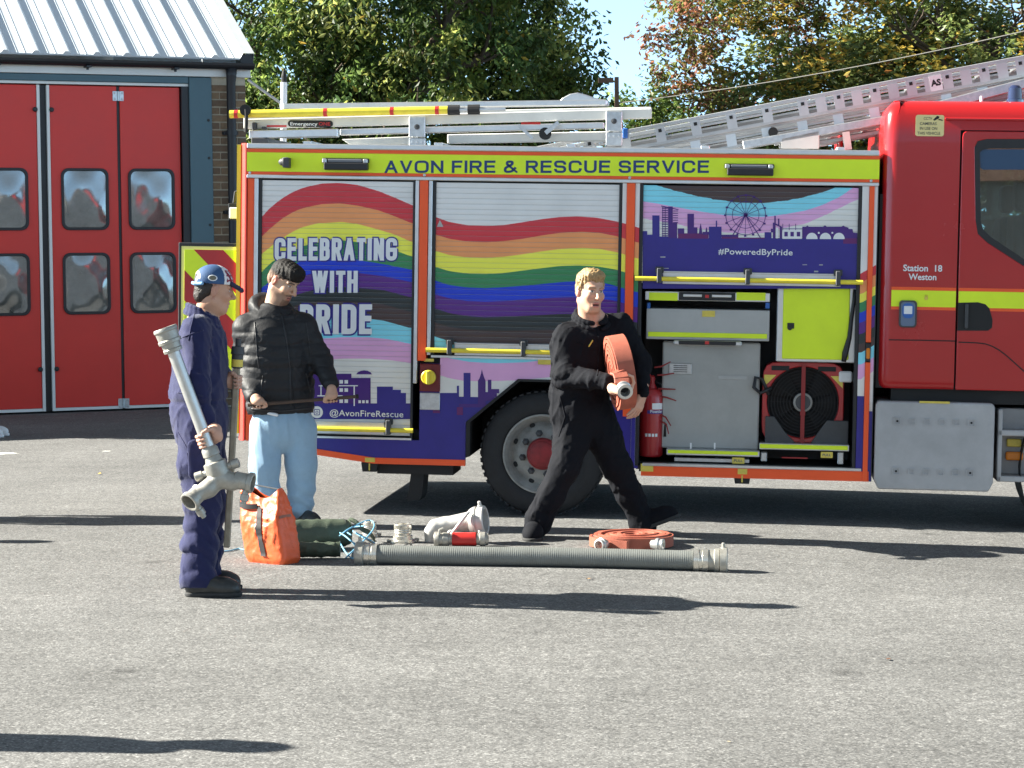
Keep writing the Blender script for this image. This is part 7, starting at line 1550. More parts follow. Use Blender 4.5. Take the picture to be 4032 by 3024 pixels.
for ch in ([hp_r, kn_r, an_r], [hp_l, kn_l, an_l]): tor.chain(ch, [0.08, 0.055, 0.04])
tV = tor.mesh(); parts = [hV, hand1, hand2, tV]; VF = join(parts); C_ = np.concatenate([hC] + [np.tile(np.array((0.52, 0.31, 0.22)), (len(p[0]), 1)) for p in parts[1:]])
mk('body', VF, SKIN, MAN2, C_)
SD = nrm([0.93, 0.37, 0])                    # across the shoulders
jk = Vol(0.009); W = (SD, 1.42)
jk.chain([B_(1078, 1258, 0.02), B_(1082, 1320, 0.01), B_(1090, 1420), B_(1098, 1520), B_(1104, 1600)], [0.10, 0.150, 0.160, 0.158, 0.160], 0.07, W)
jk.cap(nb, sh_r, 0.08, 0.084, 0.06); jk.cap(nb, sh_l, 0.08, 0.084, 0.06)
for ch in ([sh_r, el_r, wr_r], [sh_l, el_l, wr_l]): jk.chain(ch, [0.088, 0.078, 0.056], 0.04)
jk.chain([B_(1104, 1608), B_(1105, 1630)], [0.163, 0.160], 0.01, (SD, 1.45))
n2 = cloth_noise(21, 0.006, 0.07, 0.8)
def d2(P):
    z = P[:, 2] - g2; q = np.abs(np.sin(z * math.pi / 0.078 + 0.30 * np.sin(P[:, 0] * 9 + P[:, 1] * 5))); ch = -0.0095 * q ** 0.4 + 0.006
    xz = (P - B_(1098, 1400)) @ SD; zipl = 0.008 * np.exp(-((xz - 0.035 + 0.10 * (z - 1.15)) / 0.009) ** 2) * (P[:, 1] < Y2 - 0.05)
    return n2(P) + ch * np.clip((1.42 - z) / 0.1, 0.15, 1) + zipl
jk.cut(B_(1105, 1628), (0, 0, -1)); 
VFj = jk.mesh(d2); jko = mk('padded_jacket', VFj, M_PUFF, MAN2); bvj = tree_of(VFj)
seam(bvj, ((1108, 1235), (1128, 1340), (1142, 1450), (1144, 1600)), 0.0065, 'zip', M_BLACK, jko); seam(bvj, ((1035, 1480), (1024, 1560)), 0.005, 'pocket_zip', M_BLACK, jko); seam(bvj, ((1205, 1470), (1222, 1545)), 0.005, 'pocket_zip', M_BLACK, jko)
seam(bvj, ((990, 1610), (1105, 1618), (1235, 1606)), 0.007, 'hem', M_BLACK, jko); seam(bvj, ((1002, 1268), (1008, 1330), (1012, 1400), (1020, 1450)), 0.004, 'armhole_seam', M_BLACK, jko); seam(bvj, ((1205, 1270), (1216, 1340), (1222, 1400)), 0.004, 'armhole_seam', M_BLACK, jko)
hd_ = Vol(0.008); nk = B_(1078, 1216, 0.02)
hp_ = []
for a in np.linspace(-2.9, 2.9, 21):
    dr = nrm([0.62, -0.78, 0]) * -math.cos(a) + SD * math.sin(a); hp_.append(nk + dr * 0.112 + np.array([0, 0, 0.060 * math.cos(a) - 0.010]))
hd_.chain(hp_, [0.027 + 0.028 * max(0, math.cos(a)) for a in np.linspace(-2.9, 2.9, 21)], 0.03)
hd_.ell(nk + nrm([-0.62, 0.78, 0]) * 0.13 + np.array([0, 0, -0.03]), (0.10, 0.10, 0.075), 0.05)
mk('hood', hd_.mesh(cloth_noise(8, 0.006, 0.08)), M_PUFF, jko)
zp = MB(); zpts = [B_(1118 + (y - 1210) * 0.075, y, -0.165 if y > 1280 else -0.10) for y in ()]
tr = Vol(0.009)
tr.chain([B_(1104, 1600), B_(1110, 1660), B_(1112, 1700)], [0.135, 0.140, 0.13], 0.05, (SD, 1.32))
tr.chain([hp_r, kn_r, B_(1046, 1930, -0.02), an_r], [0.125, 0.108, 0.092, 0.080], 0.035); tr.chain([hp_l, kn_l, B_(1186, 1920, 0.05), an_l, B_(1184, 2015, 0.06)], [0.125, 0.106, 0.092, 0.082, 0.078], 0.035)
n3 = cloth_noise(31, 0.007, 0.11, 0.3)
def d3(P): z = P[:, 2] - g2; return n3(P) + 0.007 * np.sin(z * 2 * math.pi / 0.10 + 2 * np.sin(P[:, 0] * 22)) * np.exp(-((z - 0.14) / 0.13) ** 2)
tr.cut(np.array([0, 0, g2 + 0.045]), (0, 0, -1)); mk('joggers', tr.mesh(d3), M_JOG, MAN2)
wb = Vol(0.008); wb.chain([B_(1000, 1612, -0.13), B_(1090, 1634, -0.18)], [0.012, 0.012], 0.01); mk('shirt_hem', wb.mesh(), M_PRINTW, jko)
for a_, dx in ((an_r, 0), (an_l, 0)):
    hl = np.array([a_[0] - 0.06, a_[1] + 0.07, g2]); boot(MAN2, hl, hl + nrm([0.66, -0.75, 0]) * 0.29, 'shoe', M_BOOT, M_SOLE, 0.09, 0.045)
def HL(x, y, z, sc=1.07): return hc + HM @ (np.array([x, y, z]) * sc)
hr = Vol(0.005); hr.ell(HL(-0.014, 0, 0.062), (0.112, 0.089, 0.095), 0.02, HM); hr.ell(HL(0.055, 0, 0.105), (0.068, 0.075, 0.045), 0.03, HM); hr.ell(HL(0.075, 0, 0.078), (0.042, 0.068, 0.040), 0.02, HM); hr.ell(HL(-0.060, 0, 0.0), (0.062, 0.072, 0.07), 0.03, HM)
hr.sub(HL(0.075, 0, -0.02), (0.075, 0.2, 0.075), 0.010, HM); hr.sub(HL(0.0, 0.0, -0.03), (0.06, 0.2, 0.062), 0.012, HM)
hn = cloth_noise(6, 0.0025, 0.03, 1.0)
def dh(P): q = (P - hc) @ HM; return hn(P) + 0.0016 * np.sin(q[:, 1] * 420 + 3 * np.sin(q[:, 0] * 50)) + 0.0012 * np.sin(q[:, 0] * 190 + q[:, 2] * 90)
VF = hr.mesh(dh); q = ((VF[0] - hc) @ HM) / 1.07
cc = np.tile(np.array((0.013, 0.011, 0.010)), (len(q), 1)); fade = np.clip((0.055 - q[:, 2]) / 0.05, 0, 1) * (np.clip((0.05 - q[:, 0]) / 0.03, 0, 1)); cc = cc * (1 - 0.8 * fade[:, None]) + np.array((0.30, 0.19, 0.135)) * 0.8 * fade[:, None]
mk('hair', VF, mat('black_hair', (0.012, 0.01, 0.009), 0.62, spec=0.2, attr='Col', bump=0.5, bscale=140), MAN2, cc)
BAR = thing('key_bar', 'thin brown bar held level across the hem of the black padded jacket', 'bar', BRa); LB = np.linalg.norm(BRb - BRa)
c = MB(); c.tube([(0, 0, 0), br_d * LB], 0.0115, 10); edge_smooth(c.build('rod', mat('brown_steel', (0.085, 0.055, 0.042), 0.55, 0.3, vary=0.25, vscale=20), BAR)); c = MB(); c.tube([br_d * (LB - 0.012), br_d * (LB + 0.006)], 0.015, 10); c.build('end_stop', M_CHASSIS, BAR)

# ======== man carrying the hose =========
Y3 = 15.2
def D_(px, py, dy=0.0): return at(px, py, Y3 + dy)
p0 = D_(2280, 2100); MAN3 = person('fair haired man in black overalls striding with a rolled hose under his arm', p0[0], Y3); g3 = gz(p0[0])
hc = D_(2324, 1150, -0.08); hfw = nrm([0.42, -0.90, -0.12]); hup = nrm([0.10, -0.10, 1.0])
hV, hC, HM = head_parts(hc, hfw, hup, 1.06, tone=(0.60, 0.345, 0.245), brow=(0.36, 0.20, 0.11), stubble=(0.50, 0.30, 0.20), lip=(0.50, 0.19, 0.16), neck_to=D_(2322, 1268, 0.02), neck_r=0.064, mouth_open=0.003, ear_tone=(0.66, 0.30, 0.24))
nb = D_(2325, 1252, 0.03); sh_r, sh_l = D_(2230, 1326, -0.04), D_(2440, 1282, 0.08)
el_r = D_(2226, 1480, -0.12); wr_r = D_(2392, 1502, -0.33); el_l = D_(2524, 1432, 0.06); wr_l = D_(2528, 1545, -0.06)
hp_r, hp_l = D_(2258, 1640, 0.0), D_(2345, 1640, 0.06); kn_r, kn_l = D_(2222, 1840, -0.10), D_(2426, 1832, 0.06); an_r, an_l = D_(2122, 2040, -0.05), D_(2530, 2050, 0.16)
# rolled hose under his arm
RHc = D_(2438, 1462, -0.27); rh_ax = nrm([0.97, 0.13, 0.14]); rh_up = nrm(np.array([-0.10, 0, 1.0]) - rh_ax * (np.array([-0.10, 0, 1.0]) @ rh_ax)); rh_f = np.cross(rh_up, rh_ax)
cpl = D_(2449, 1528, -0.58)
hand1 = hand_grip(D_(2462, 1500, -0.50), nrm([0.45, -0.75, -0.10]), nrm([-0.1, 0.3, -1.0]), 0.036, thumb=1, wrist=wr_r + np.array([0.02, 0, -0.03]), sc=1.05, back=1, wrap=215)
hand2 = hand_open(wr_l + np.array([0, 0, -0.012]), nrm([-0.34, -0.15, -1.0]), nrm([0.75, -0.65, 0]), thumb=-1, spread=13, curls=((28, 24, 18), (22, 24, 18), (14, 18, 14), (8, 10, 10)), sc=1.08)
tor = Vol(0.014); tor.chain([nb, D_(2300, 1420), D_(2295, 1620, 0.02)], [0.09, 0.12, 0.12], 0.05); tor.cap(nb, sh_r, .05); tor.cap(nb, sh_l, .05)
for ch in ([sh_r, el_r, wr_r], [sh_l, el_l, wr_l]): tor.chain(ch, [0.05, 0.042, 0.026])
for ch in ([hp_r, kn_r, an_r], [hp_l, kn_l, an_l]): tor.chain(ch, [0.08, 0.055, 0.04])
tV = tor.mesh(); parts = [hV, hand1, hand2, tV]; VF = join(parts); C_ = np.concatenate([hC] + [np.tile(np.array((0.62, 0.36, 0.26)), (len(p[0]), 1)) for p in parts[1:]])
mk('body', VF, SKIN, MAN3, C_)
SD = nrm([0.95, 0.30, 0]); ov = Vol(0.009); W = (SD, 1.34)
ov.chain([D_(2325, 1272, 0.06), D_(2322, 1340, 0.02), D_(2300, 1440, 0.0), D_(2282, 1540, 0.02), D_(2285, 1620, 0.02), D_(2296, 1670, 0.03)], [0.07, 0.130, 0.146, 0.140, 0.150, 0.135], 0.06, W)
ov.cap(nb + np.array([0, 0.03, -0.03]), sh_r, 0.062, 0.084, 0.06); ov.cap(nb + np.array([0, 0.03, -0.03]), sh_l, 0.062, 0.082, 0.06)
ov.cap(D_(2190, 1360, 0.05), D_(2200, 1500, 0.06), 0.055, 0.05, 0.05)
ov.chain([sh_r, el_r, wr_r], [0.092, 0.085, 0.058], 0.04); ov.chain([sh_l, el_l, wr_l], [0.090, 0.076, 0.054], 0.04)
ov.chain([hp_r, D_(2250, 1740, -0.03), kn_r, D_(2170, 1950, -0.08), an_r, D_(2114, 2072, -0.05)], [0.135, 0.122, 0.105, 0.092, 0.092, 0.086], 0.04)
ov.chain([hp_l, D_(2385, 1735, 0.06), kn_l, D_(2476, 1945, 0.11), an_l, D_(2540, 2070, 0.16)], [0.135, 0.120, 0.105, 0.094, 0.088, 0.082], 0.04)
n4 = cloth_noise(41, 0.013, 0.10, 0.45, 6, 3.2); n5 = cloth_noise(43, 0.0045, 0.05, 0.7, 7, 2.5)
def d4(P):
    z = P[:, 2] - g3; zig = 1.4 - 2.6 * np.abs(np.sin(z * math.pi / 0.11 + 1.8 * np.sin(P[:, 0] * 15 + P[:, 1] * 11 + 2))) ** 0.8; waist = np.exp(-((z - 1.02) / 0.13) ** 2); low = np.exp(-((z - 0.18) / 0.14) ** 2); eb = np.exp(-(((P - el_r) ** 2).sum(1)) / 0.03)
    return n4(P) + n5(P) + 0.005 * zig * (0.6 * waist + 0.5 * low + 0.6 * eb)
ov.cut(wr_l + (wr_l - el_l) * 0.03, nrm(wr_l - el_l) * 1.0 + np.array([0, 0, 0])) if False else None
ov.sub(D_(2344, 1250, -0.14), (0.038, 0.09, 0.060), 0.02)
VFo = ov.mesh(d4); ovo = mk('overalls', VFo, M_OVER2, MAN3); bvo = tree_of(VFo)
seam(bvo, ((2350, 1290), (2362, 1360), (2352, 1480)), 0.005, 'zip_placket', M_OVER2, ovo); seam(bvo, ((2318, 1366), (2334, 1340)), 0.0045, 'pen', M_GOLD, ovo); seam(bvo, ((2270, 1345), (2330, 1372), (2352, 1372)), 0.004, 'pocket_seam', M_OVER2, ovo); seam(bvo, ((2205, 1560), (2225, 1640), (2200, 1720)), 0.004, 'pocket_seam', M_OVER2, ovo)
co = Vol(0.006); nk = D_(2326, 1224, 0.01); cp = []
for a in np.linspace(-2.85, 2.85, 21):
    dr = nrm([0.40, -0.92, 0]) * -math.cos(a) + SD * math.sin(a); cp.append(nk + dr * np.array([0.094, 0.094, 0]) + np.array([0, 0, 0.048 * math.cos(a) - 0.034]))
co.chain(cp, [0.015] * 21, 0.012); co.chain([q + (q - nk) * 0.18 - np.array([0, 0, 0.024]) for q in cp], [0.013] * 21, 0.012); mk('collar', co.mesh(), M_OVER2, ovo)
gm = MB(); a_ = D_(2312, 1372, -0.235) ; b_2 = D_(2341, 1332, -0.235)
# shoes: the trailing one flat, the leading one on its heel
hl = np.array([an_r[0] - 0.02, an_r[1] + 0.09, g3]); boot(MAN3, hl, hl + nrm([-0.10, -1.0, 0]) * 0.31, 'shoe', M_OVER2, M_SOLE, 0.10, 0.060)
hl = D_(2494, 2086, 0.16); hl[2] = gz(hl[0]) ; boot(MAN3, hl, hl + nrm([0.93, -0.14, 0.36]) * 0.32, 'shoe', M_OVER2, M_SOLE, 0.10, 0.056)
def HL(x, y, z, sc=1.06): return hc + HM @ (np.array([x, y, z]) * sc)
hr = Vol(0.005); hr.ell(HL(-0.020, 0, 0.058), (0.108, 0.090, 0.097), 0.02, HM); hr.ell(HL(0.045, 0.0, 0.110), (0.060, 0.072, 0.040), 0.03, HM); hr.ell(HL(-0.07, 0, 0.0), (0.055, 0.07, 0.07), 0.03, HM)
for s in (-1, 1): hr.cap(HL(0.012, s * 0.080, 0.05), HL(0.006, s * 0.080, 0.012), 0.013, 0.006, 0.02)
hr.sub(HL(0.085, 0, -0.005), (0.068, 0.2, 0.080), 0.012, HM); hr.sub(HL(0.01, 0.0, -0.052), (0.065, 0.2, 0.060), 0.012, HM)
hn3 = cloth_noise(61, 0.008, 0.03, 1.0)
mk('hair', hr.mesh(lambda P: hn3(P) + 0.003 * np.sin(((P - hc) @ HM)[:, 0] * 210 + 2 * np.sin(((P - hc) @ HM)[:, 1] * 80))), hair_mat('fair_hair', (0.34, 0.215, 0.095)), MAN3)
M_HOSE = mat('red_hose', (0.37, 0.098, 0.060), 0.62, vary=0.14, vscale=16, bump=0.3, bscale=300)
M_HOSE2 = mat('red_hose_edge', (0.38, 0.105, 0.062), 0.6, vary=0.1)
def coil_mesh(r0, r1, turns, wide, thick, ecc=1.0, seed=0, nseg=44, wob=0.004):
    """Lay-flat hose rolled up: a spiral ribbon with its two faces and edges."""
    r = np.random.default_rng(seed); n = int(turns * nseg); V, Fq = [], []
    ph = r.uniform(0, 6, 6)
    for i in range(n + 1):
        t = i / n; a = 2 * math.pi * turns * t; rad = r0 + (r1 - r0) * t; z = wob * math.sin(a * 0.37 + ph[0]) + wob * 0.7 * math.sin(a * 0.83 + ph[1])
        rad += 0.003 * math.sin(3 * a + ph[2]) * t
        for rr, zz in ((rad - thick / 2, -wide / 2), (rad + thick / 2, -wide / 2), (rad + thick / 2 , wide / 2), (rad - thick / 2, wide / 2)): V.append((rr * math.cos(a), rr * math.sin(a) * ecc, zz + z))
    for i in range(n):
        for j in range(4): Fq.append((4 * i + j, 4 * i + (j + 1) % 4, 4 * i + 4 + (j + 1) % 4, 4 * i + 4 + j))
    Fq += [(0, 3, 2, 1), (4 * n, 4 * n + 1, 4 * n + 2, 4 * n + 3)]
    return V, Fq
RH = thing('rolled_hose', 'rolled orange red hose clamped under the arm of the man in black', 'hose', mtx=frame(RHc, rh_f, rh_up, rh_ax))
mb = MB(); V_, F_ = coil_mesh(0.03, 0.246, 9, 0.106, 0.019, 1.0, 3); mb.add(V_, F_); fix_normals(edge_smooth(mb.build('coil', M_HOSE, RH), 40))
Rm = np.stack([rh_f, rh_up, rh_ax], 1)
def RL(p): return (np.array(p) - RHc) @ Rm
mb = MB(); t0 = RL(D_(2425, 1370, -0.53)); t1 = RL(D_(2446, 1470, -0.55)); t2 = RL(cpl + np.array([0, 0.1, 0.015]))
fl_ = [RL(D_(x, y, d)) for x, y, d in ((2422, 1462, -0.50), (2440, 1468, -0.54), (2448, 1490, -0.58), (2449, 1512, -0.60))]
mb = MB()
for a, b in zip(fl_[:-1], fl_[1:]): mb.obox(a, b, 0.095, 0.016, up=Rm.T @ np.array([0, -0.5, 0.85]))
fix_normals(mb.build('hose_end', M_HOSE, RH, bevel=0.004))
cd_ = Rm.T @ nrm([0.10, -0.92, -0.30]); cb_0 = RL(D_(2449, 1512, -0.55))
mb = MB(); mb.lathe(cb_0, cd_, [(0, 0.030), (0.03, 0.036), (0.06, 0.037), (0.065, 0.046), (0.085, 0.047), (0.09, 0.040), (0.115, 0.041), (0.12, 0.049), (0.14, 0.049), (0.142, 0.040), (0.141, 0.031), (0.08, 0.030), (0.079, 0.0)], 26); cpo = edge_smooth(mb.build('coupling', M_TUBE, RH), 30)
mb = MB(); mb.lathe(cb_0, cd_, [(0.0805, 0.0295), (0.081, 0)], 20); mb.build('bore', M_CHASSIS, cpo)

# ---------------------------------------------------------------- kit laid out on the ground
def gframe(p, ang=0.0, z=0.0): return frame((p[0], p[1], gz(p[0]) + z), (math.cos(ang), math.sin(ang), 0), (-math.sin(ang), math.cos(ang), 0), (0, 0, 1))
# orange bag
M_BAG = mat('orange_tarpaulin', (0.78, 0.115, 0.032), 0.42, vary=0.08, vscale=12, bump=0.25, bscale=35)
M_WEB = mat('black_webbing', (0.018, 0.016, 0.018), 0.7, vary=0.2, vscale=40)
bp = ground(1062, 2214); BAGA = math.atan2(-0.80, 0.60) + math.pi / 2
BAG = thing('kit_bag', 'upright orange kit bag with a black strap standing on the tarmac', 'bag', mtx=gframe((bp[0], bp[1] + 0.03), -0.62))
bn_ = cloth_noise(77, 0.013, 0.07, 0.9)
def bag_pt(th, t, off=0.0):
    # th around, t up; soft box leaning a little, pinched into two ears at the top
    c_, s_ = math.cos(th), math.sin(th); e = 0.32
    ax_ = 0.160 + 0.010 * math.sin(t * 3.1) - 0.006 * t; by_ = 0.095 - 0.055 * max(0, t - 0.55) / 0.45 + 0.006 * math.sin(t * 3)
    x = ax_ * math.copysign(abs(c_) ** e, c_); y = by_ * math.copysign(abs(s_) ** e, s_)
    h = 0.415 + 0.050 * (abs(x) / 0.16) ** 2.2 * (1.0 if x > 0 else 0.75) - 0.03 * math.sin((x + 0.05) * 14)
    z = t * h; r_ = min(1, (t / 0.06)) ; k = 0.90 + 0.10 * r_
    n_ = np.array([x / ax_ ** 2, y / by_ ** 2, 0]); n_ /= np.linalg.norm(n_)
    d_ = float(bn_(np.array([[x * 1.0, y, z]]))[0]) * (0.5 + 0.8 * t)
    return np.array([x * k - 0.085 * t + 0.03, y * k, z]) + n_ * (off - d_)
nt_, nh_ = 96, 44
_f = np.linspace(-math.pi, math.pi, 20001); _c, _s = np.cos(_f), np.sin(_f); _px = 0.16 * np.sign(_c) * np.abs(_c) ** 0.32; _py = 0.085 * np.sign(_s) * np.abs(_s) ** 0.32
_L = np.concatenate([[0], np.cumsum(np.hypot(np.diff(_px), np.diff(_py)))]); TH = np.interp(np.linspace(0, _L[-1], nt_ + 1)[:-1], _L, _f)
V = [bag_pt(TH[i], j / nh_) for j in range(nh_ + 1) for i in range(nt_)]
Q = [(j * nt_ + i, j * nt_ + (i + 1) % nt_, (j + 1) * nt_ + (i + 1) % nt_, (j + 1) * nt_ + i) for j in range(nh_) for i in range(nt_)]
me = mesh_np('bag_body', V, Q); link('bag_body', me, M_BAG, BAG)
c = MB(); c.add([tuple(bag_pt(TH[i], 0.90, -0.006)) for i in range(nt_)], [tuple(range(nt_))]); c.build('bag_inside', M_WEB, BAG); c = MB(); c.add([tuple(bag_pt(TH[i], 0.0)) for i in range(nt_)], [tuple(range(nt_))[::-1]]); c.build('bag_base', M_BAG, BAG)
def strip(x0, wid_, t0, t1, name, n=26):
    vs = []
    for t in np.linspace(t0, t1, n):
        for xx in (x0 - wid_ / 2, x0 + wid_ / 2):
            th = -math.pi / 2 + math.asin(max(-1, min(1, math.copysign(abs(xx / 0.16) ** (1 / 0.32), xx)))); vs.append(bag_pt(th, t, 0.0065))
    c = MB(); c.add(vs, [(2 * i, 2 * i + 1, 2 * i + 3, 2 * i + 2) for i in range(n - 1)]); return c.build(name, M_WEB, BAG, smooth=True)
strip(0.015, 0.036, 0.12, 0.86, 'strap')
c = MB(); a0_ = bag_pt(-math.pi / 2 + 0.0, 0.86, 0.006); a1_ = bag_pt(math.pi + 0.35, 0.72, 0.006); mid = (a0_ + a1_) / 2 + np.array([-0.02, -0.045, -0.012])
pts = [a0_ * (1 - t) ** 2 + mid * 2 * t * (1 - t) + a1_ * t * t for t in np.linspace(0, 1, 14)]
for a, b in zip(pts[:-1], pts[1:]): c.obox(a, b, 0.008, 0.03)
c.build('carry_handle', M_WEB, BAG)
c = MB(); c.tube([bag_pt(2.7, 0.97, 0.0), bag_pt(0.35, 0.97, 0.0)], 0.005, 6); c.build('top_cord', M_DGREY, BAG)
c = MB(); th_ = -0.20; vs = [bag_pt(th_ + a, t, 0.003) for t in (0.60, 0.635) for a in np.linspace(-0.25, 0.25, 8)]; c.add(vs, [(i, i + 1, 9 + i, 8 + i) for i in range(7)]); c.build('grey_patch', mat('faded_print', (0.30, 0.13, 0.09), 0.6), BAG)
# green tarpaulin: two rolls
M_TARP = mat('green_canvas', (0.066, 0.086, 0.058), 0.58, vary=0.2, vscale=10, bump=0.3, bscale=120)
def roll(name, label, pa, pb, r, z, seed, flat=0.92):
    t = thing(name, label, 'tarpaulin', (pa[0], pa[1], gz(pa[0]))); pa = np.array(pa); pb = np.array(pb); d = nrm(np.array([pb[0] - pa[0], pb[1] - pa[1], 0])); L_ = np.linalg.norm(pb[:2] - pa[:2]); s_ = np.cross(d, (0, 0, 1)); n = 34; mseg = 30; nz_ = cloth_noise(seed, 0.012, 0.09, 1.0)
    V, Q = [], []
    for i in range(n + 1):
        for j in range(mseg):
            a = 2 * math.pi * j / mseg; e = 1 - 0.16 * max(0, (i / n - 0.9) / 0.1) ** 2; P_ = d * L_ * i / n + (s_ * math.cos(a) * r + np.array([0, 0, 1]) * math.sin(a) * r * flat) * e; V.append(P_ + np.array([0, 0, z]))
    V = np.array(V); nn = np.array([(V[i] - (d * L_ * (i // mseg) / n + np.array([0, 0, z]))) for i in range(len(V))]); nn /= np.linalg.norm(nn, axis=1)[:, None]; V = V - nn * nz_(V)[:, None]; V[:, 2] = np.maximum(V[:, 2], 0.004)
    Q = [(i * mseg + j, i * mseg + (j + 1) % mseg, (i + 1) * mseg + (j + 1) % mseg, (i + 1) * mseg + j) for i in range(n) for j in range(mseg)]
    link('canvas_roll', mesh_np('canvas_roll', V, Q), M_TARP, t)
    for e, sg in ((0, -1), (1, 1)):       # rolled end: a spiral edge in front of a dark core
        c = MB(); o = d * (L_ * e - sg * 0.004) + np.array([0, 0, z]); pts = []
        for k in range(46): a = k * 0.42; rr_ = r * 0.86 * (1 - k / 50); pts.append(o + s_ * math.cos(a) * rr_ + np.array([0, 0, math.sin(a) * rr_ * flat]))
        for a, b in zip(pts[:-1], pts[1:]): c.obox(a, b, 0.02, 0.006, up=d)
        c.build('rolled_edge', M_TARP, t)
        c = MB(); c.add([o - d * sg * 0.03 + s_ * math.cos(a) * r * 0.97 + np.array([0, 0, math.sin(a) * r * flat * 0.97]) for a in np.linspace(0, 2 * math.pi, 25)[:-1]], [tuple(range(24))]); c.build('roll_core', M_CHASSIS, t)
    return t
g1_ = ground(1150, 2205); g2_ = ground(1338, 2205); roll('rolled_tarpaulin', 'thin lower roll of dark green canvas beside the orange bag', (g1_[0] - 0.1, g1_[1] + 0.05), (g2_[0], g2_[1] + 0.06), 0.055, 0.055, 5)
g1_ = ground(1120, 2172); g2_ = ground(1372, 2168); TP = roll('rolled_tarpaulin', 'thick upper roll of dark green canvas behind the orange bag', (g1_[0] - 0.08, g1_[1] + 0.02), (g2_[0], g2_[1] + 0.12), 0.098, 0.098, 9, 0.95)
c = MB(); q0 = ground(1380, 2150); V = []
for j in range(9):
    for i in range(9): u_, v_ = i / 8, j / 8; V.append((q0[0] - 0.02 + 0.17 * u_ - TP.location[0], q0[1] + 0.02 + 0.20 * v_ - TP.location[1], (0.155 - 0.14 * u_ ** 1.6) * (1 - 0.25 * (v_ - 0.5) ** 2) + 0.012 * math.sin(9 * u_ + 7 * v_)))
c.add(V, [(j * 9 + i, j * 9 + i + 1, (j + 1) * 9 + i + 1, (j + 1) * 9 + i) for j in range(8) for i in range(8)]); c.build('loose_flap', M_TARP, TP, smooth=True)
# blue cord
ROPE = thing('blue_cord', 'tangle of thin light blue cord spilling from the green canvas', 'rope', ground(1420, 2195)); o_ = np.array(ROPE.location); rr2 = np.random.default_rng(12)
M_CORD = mat('blue_cord', (0.16, 0.42, 0.60), 0.6)
from mathutils import noise as mnoise
def spline(P, n):
    P = np.array(P); P = np.vstack([2 * P[0] - P[1], P, 2 * P[-1] - P[-2]]); out = []
    for i in range(1, len(P) - 2):
        for t in np.linspace(0, 1, n, endpoint=False):
            a, b, c_, d_ = P[i - 1], P[i], P[i + 1], P[i + 2]; out.append(0.5 * (2 * b + (c_ - a) * t + (2 * a - 5 * b + 4 * c_ - d_) * t * t + (3 * b - a - 3 * c_ + d_) * t ** 3))
    return out + [P[-2]]
for k in range(4):
    P_ = []
    for j in range(5):
        px = 1400 + 75 * math.cos(j * 1.4 + k) + rr2.uniform(-25, 25); py = rr2.uniform(2120, 2205); g_ = ground(px, py); P_.append((g_[0] - o_[0], g_[1] - o_[1], max(0.006, rr2.uniform(-0.06, 0.16)) + gz(g_[0]) - o_[2]))
    c = MB(); c.tube(spline(P_, 8), 0.0046, 6); c.build('cord_loop', M_CORD, ROPE, smooth=True)
P_ = [ground(*q) - o_ + np.array([0, 0, 0.006]) for q in ((880, 2174), (905, 2172), (940, 2164), (965, 2168), (1000, 2160))]; c = MB(); c.tube(spline(P_, 8), 0.0046, 6); c.build('cord_tail', M_CORD, ROPE, smooth=True)
# suction hose
a_ = ground(1398, 2224); b_ = ground(2868, 2254); RSU = 0.058
HA = np.array([a_[0], a_[1] + 0.05, gz(a_[0]) + RSU]); HB = np.array([b_[0], b_[1] + 0.05, gz(b_[0]) + RSU + 0.004]); hd = nrm(HB - HA); HL_ = np.linalg.norm(HB - HA)
SUC = thing('suction_hose', 'long stiff grey ribbed suction hose lying straight across the tarmac', 'hose', HA)
M_SUC = mat('suction_rubber', (0.150, 0.158, 0.150), 0.55, vary=0.1, vscale=9, bump=0.1)
sA, sB = 0.135, HL_ - 0.20
prof = []; nR = 150
for i in range(nR):
    t0 = sA + (sB - sA) * i / nR; dt = (sB - sA) / nR; prof += [(t0, RSU - 0.0015), (t0 + dt * 0.3, RSU), (t0 + dt * 0.7, RSU)]
prof.append((sB, RSU - 0.002))
c = MB(); c.lathe((0, 0, 0), hd, prof, 28); c.v = [(x, y + 0.022 * math.sin(math.pi * min(max((x - sA) / (sB - sA), 0), 1)) - 0.008 * math.sin(2 * math.pi * (x - sA) / (sB - sA)), z) for x, y, z in c.v]; c.build('ribbed_tube', M_SUC, SUC, smooth=True)
M_CHROME = mat('polished_alloy', (0.70, 0.67, 0.60), 0.26, 0.8, vary=0.12, vscale=20)
def coupling_end(s0, sg, nm):
    c = MB(); f_ = lambda l: [(s0 + sg * h, r) for h, r in l]
    c.lathe((0, 0, 0), hd, f_([(0, 0.059), (0.0, 0.066), (0.03, 0.067), (0.034, 0.063), (0.05, 0.063), (0.054, 0.068), (0.085, 0.068), (0.088, 0.062)]), 28); cl = edge_smooth(c.build(nm + '_clamp', M_CHROME, SUC), 30)
    c = MB(); c.lathe((0, 0, 0), hd, f_([(0.088, 0.062), (0.12, 0.064), (0.125, 0.072), (0.15, 0.073), (0.155, 0.066)]), 28); edge_smooth(c.build('swivel_collar', M_CAST, SUC), 30)
    return 0.155
coupling_end(sB, 1, 'hose'); c = MB(); c.lathe((0, 0, 0), hd, [(sB + 0.155, 0.066), (sB + 0.156, 0.080), (sB + 0.195, 0.081), (sB + 0.20, 0.074), (sB + 0.20, 0.058), (sB + 0.15, 0.056)], 28); edge_smooth(c.build('end_coupling', M_CAST, SUC), 30)
c = MB(); f_ = [(sA, 0.059), (sA, 0.066), (sA - 0.03, 0.067), (sA - 0.034, 0.063), (sA - 0.045, 0.063), (sA - 0.048, 0.067), (sA - 0.075, 0.067)]; c.lathe((0, 0, 0), hd, f_[::-1], 28); edge_smooth(c.build('hose_clamp', M_CHROME, SUC), 30)
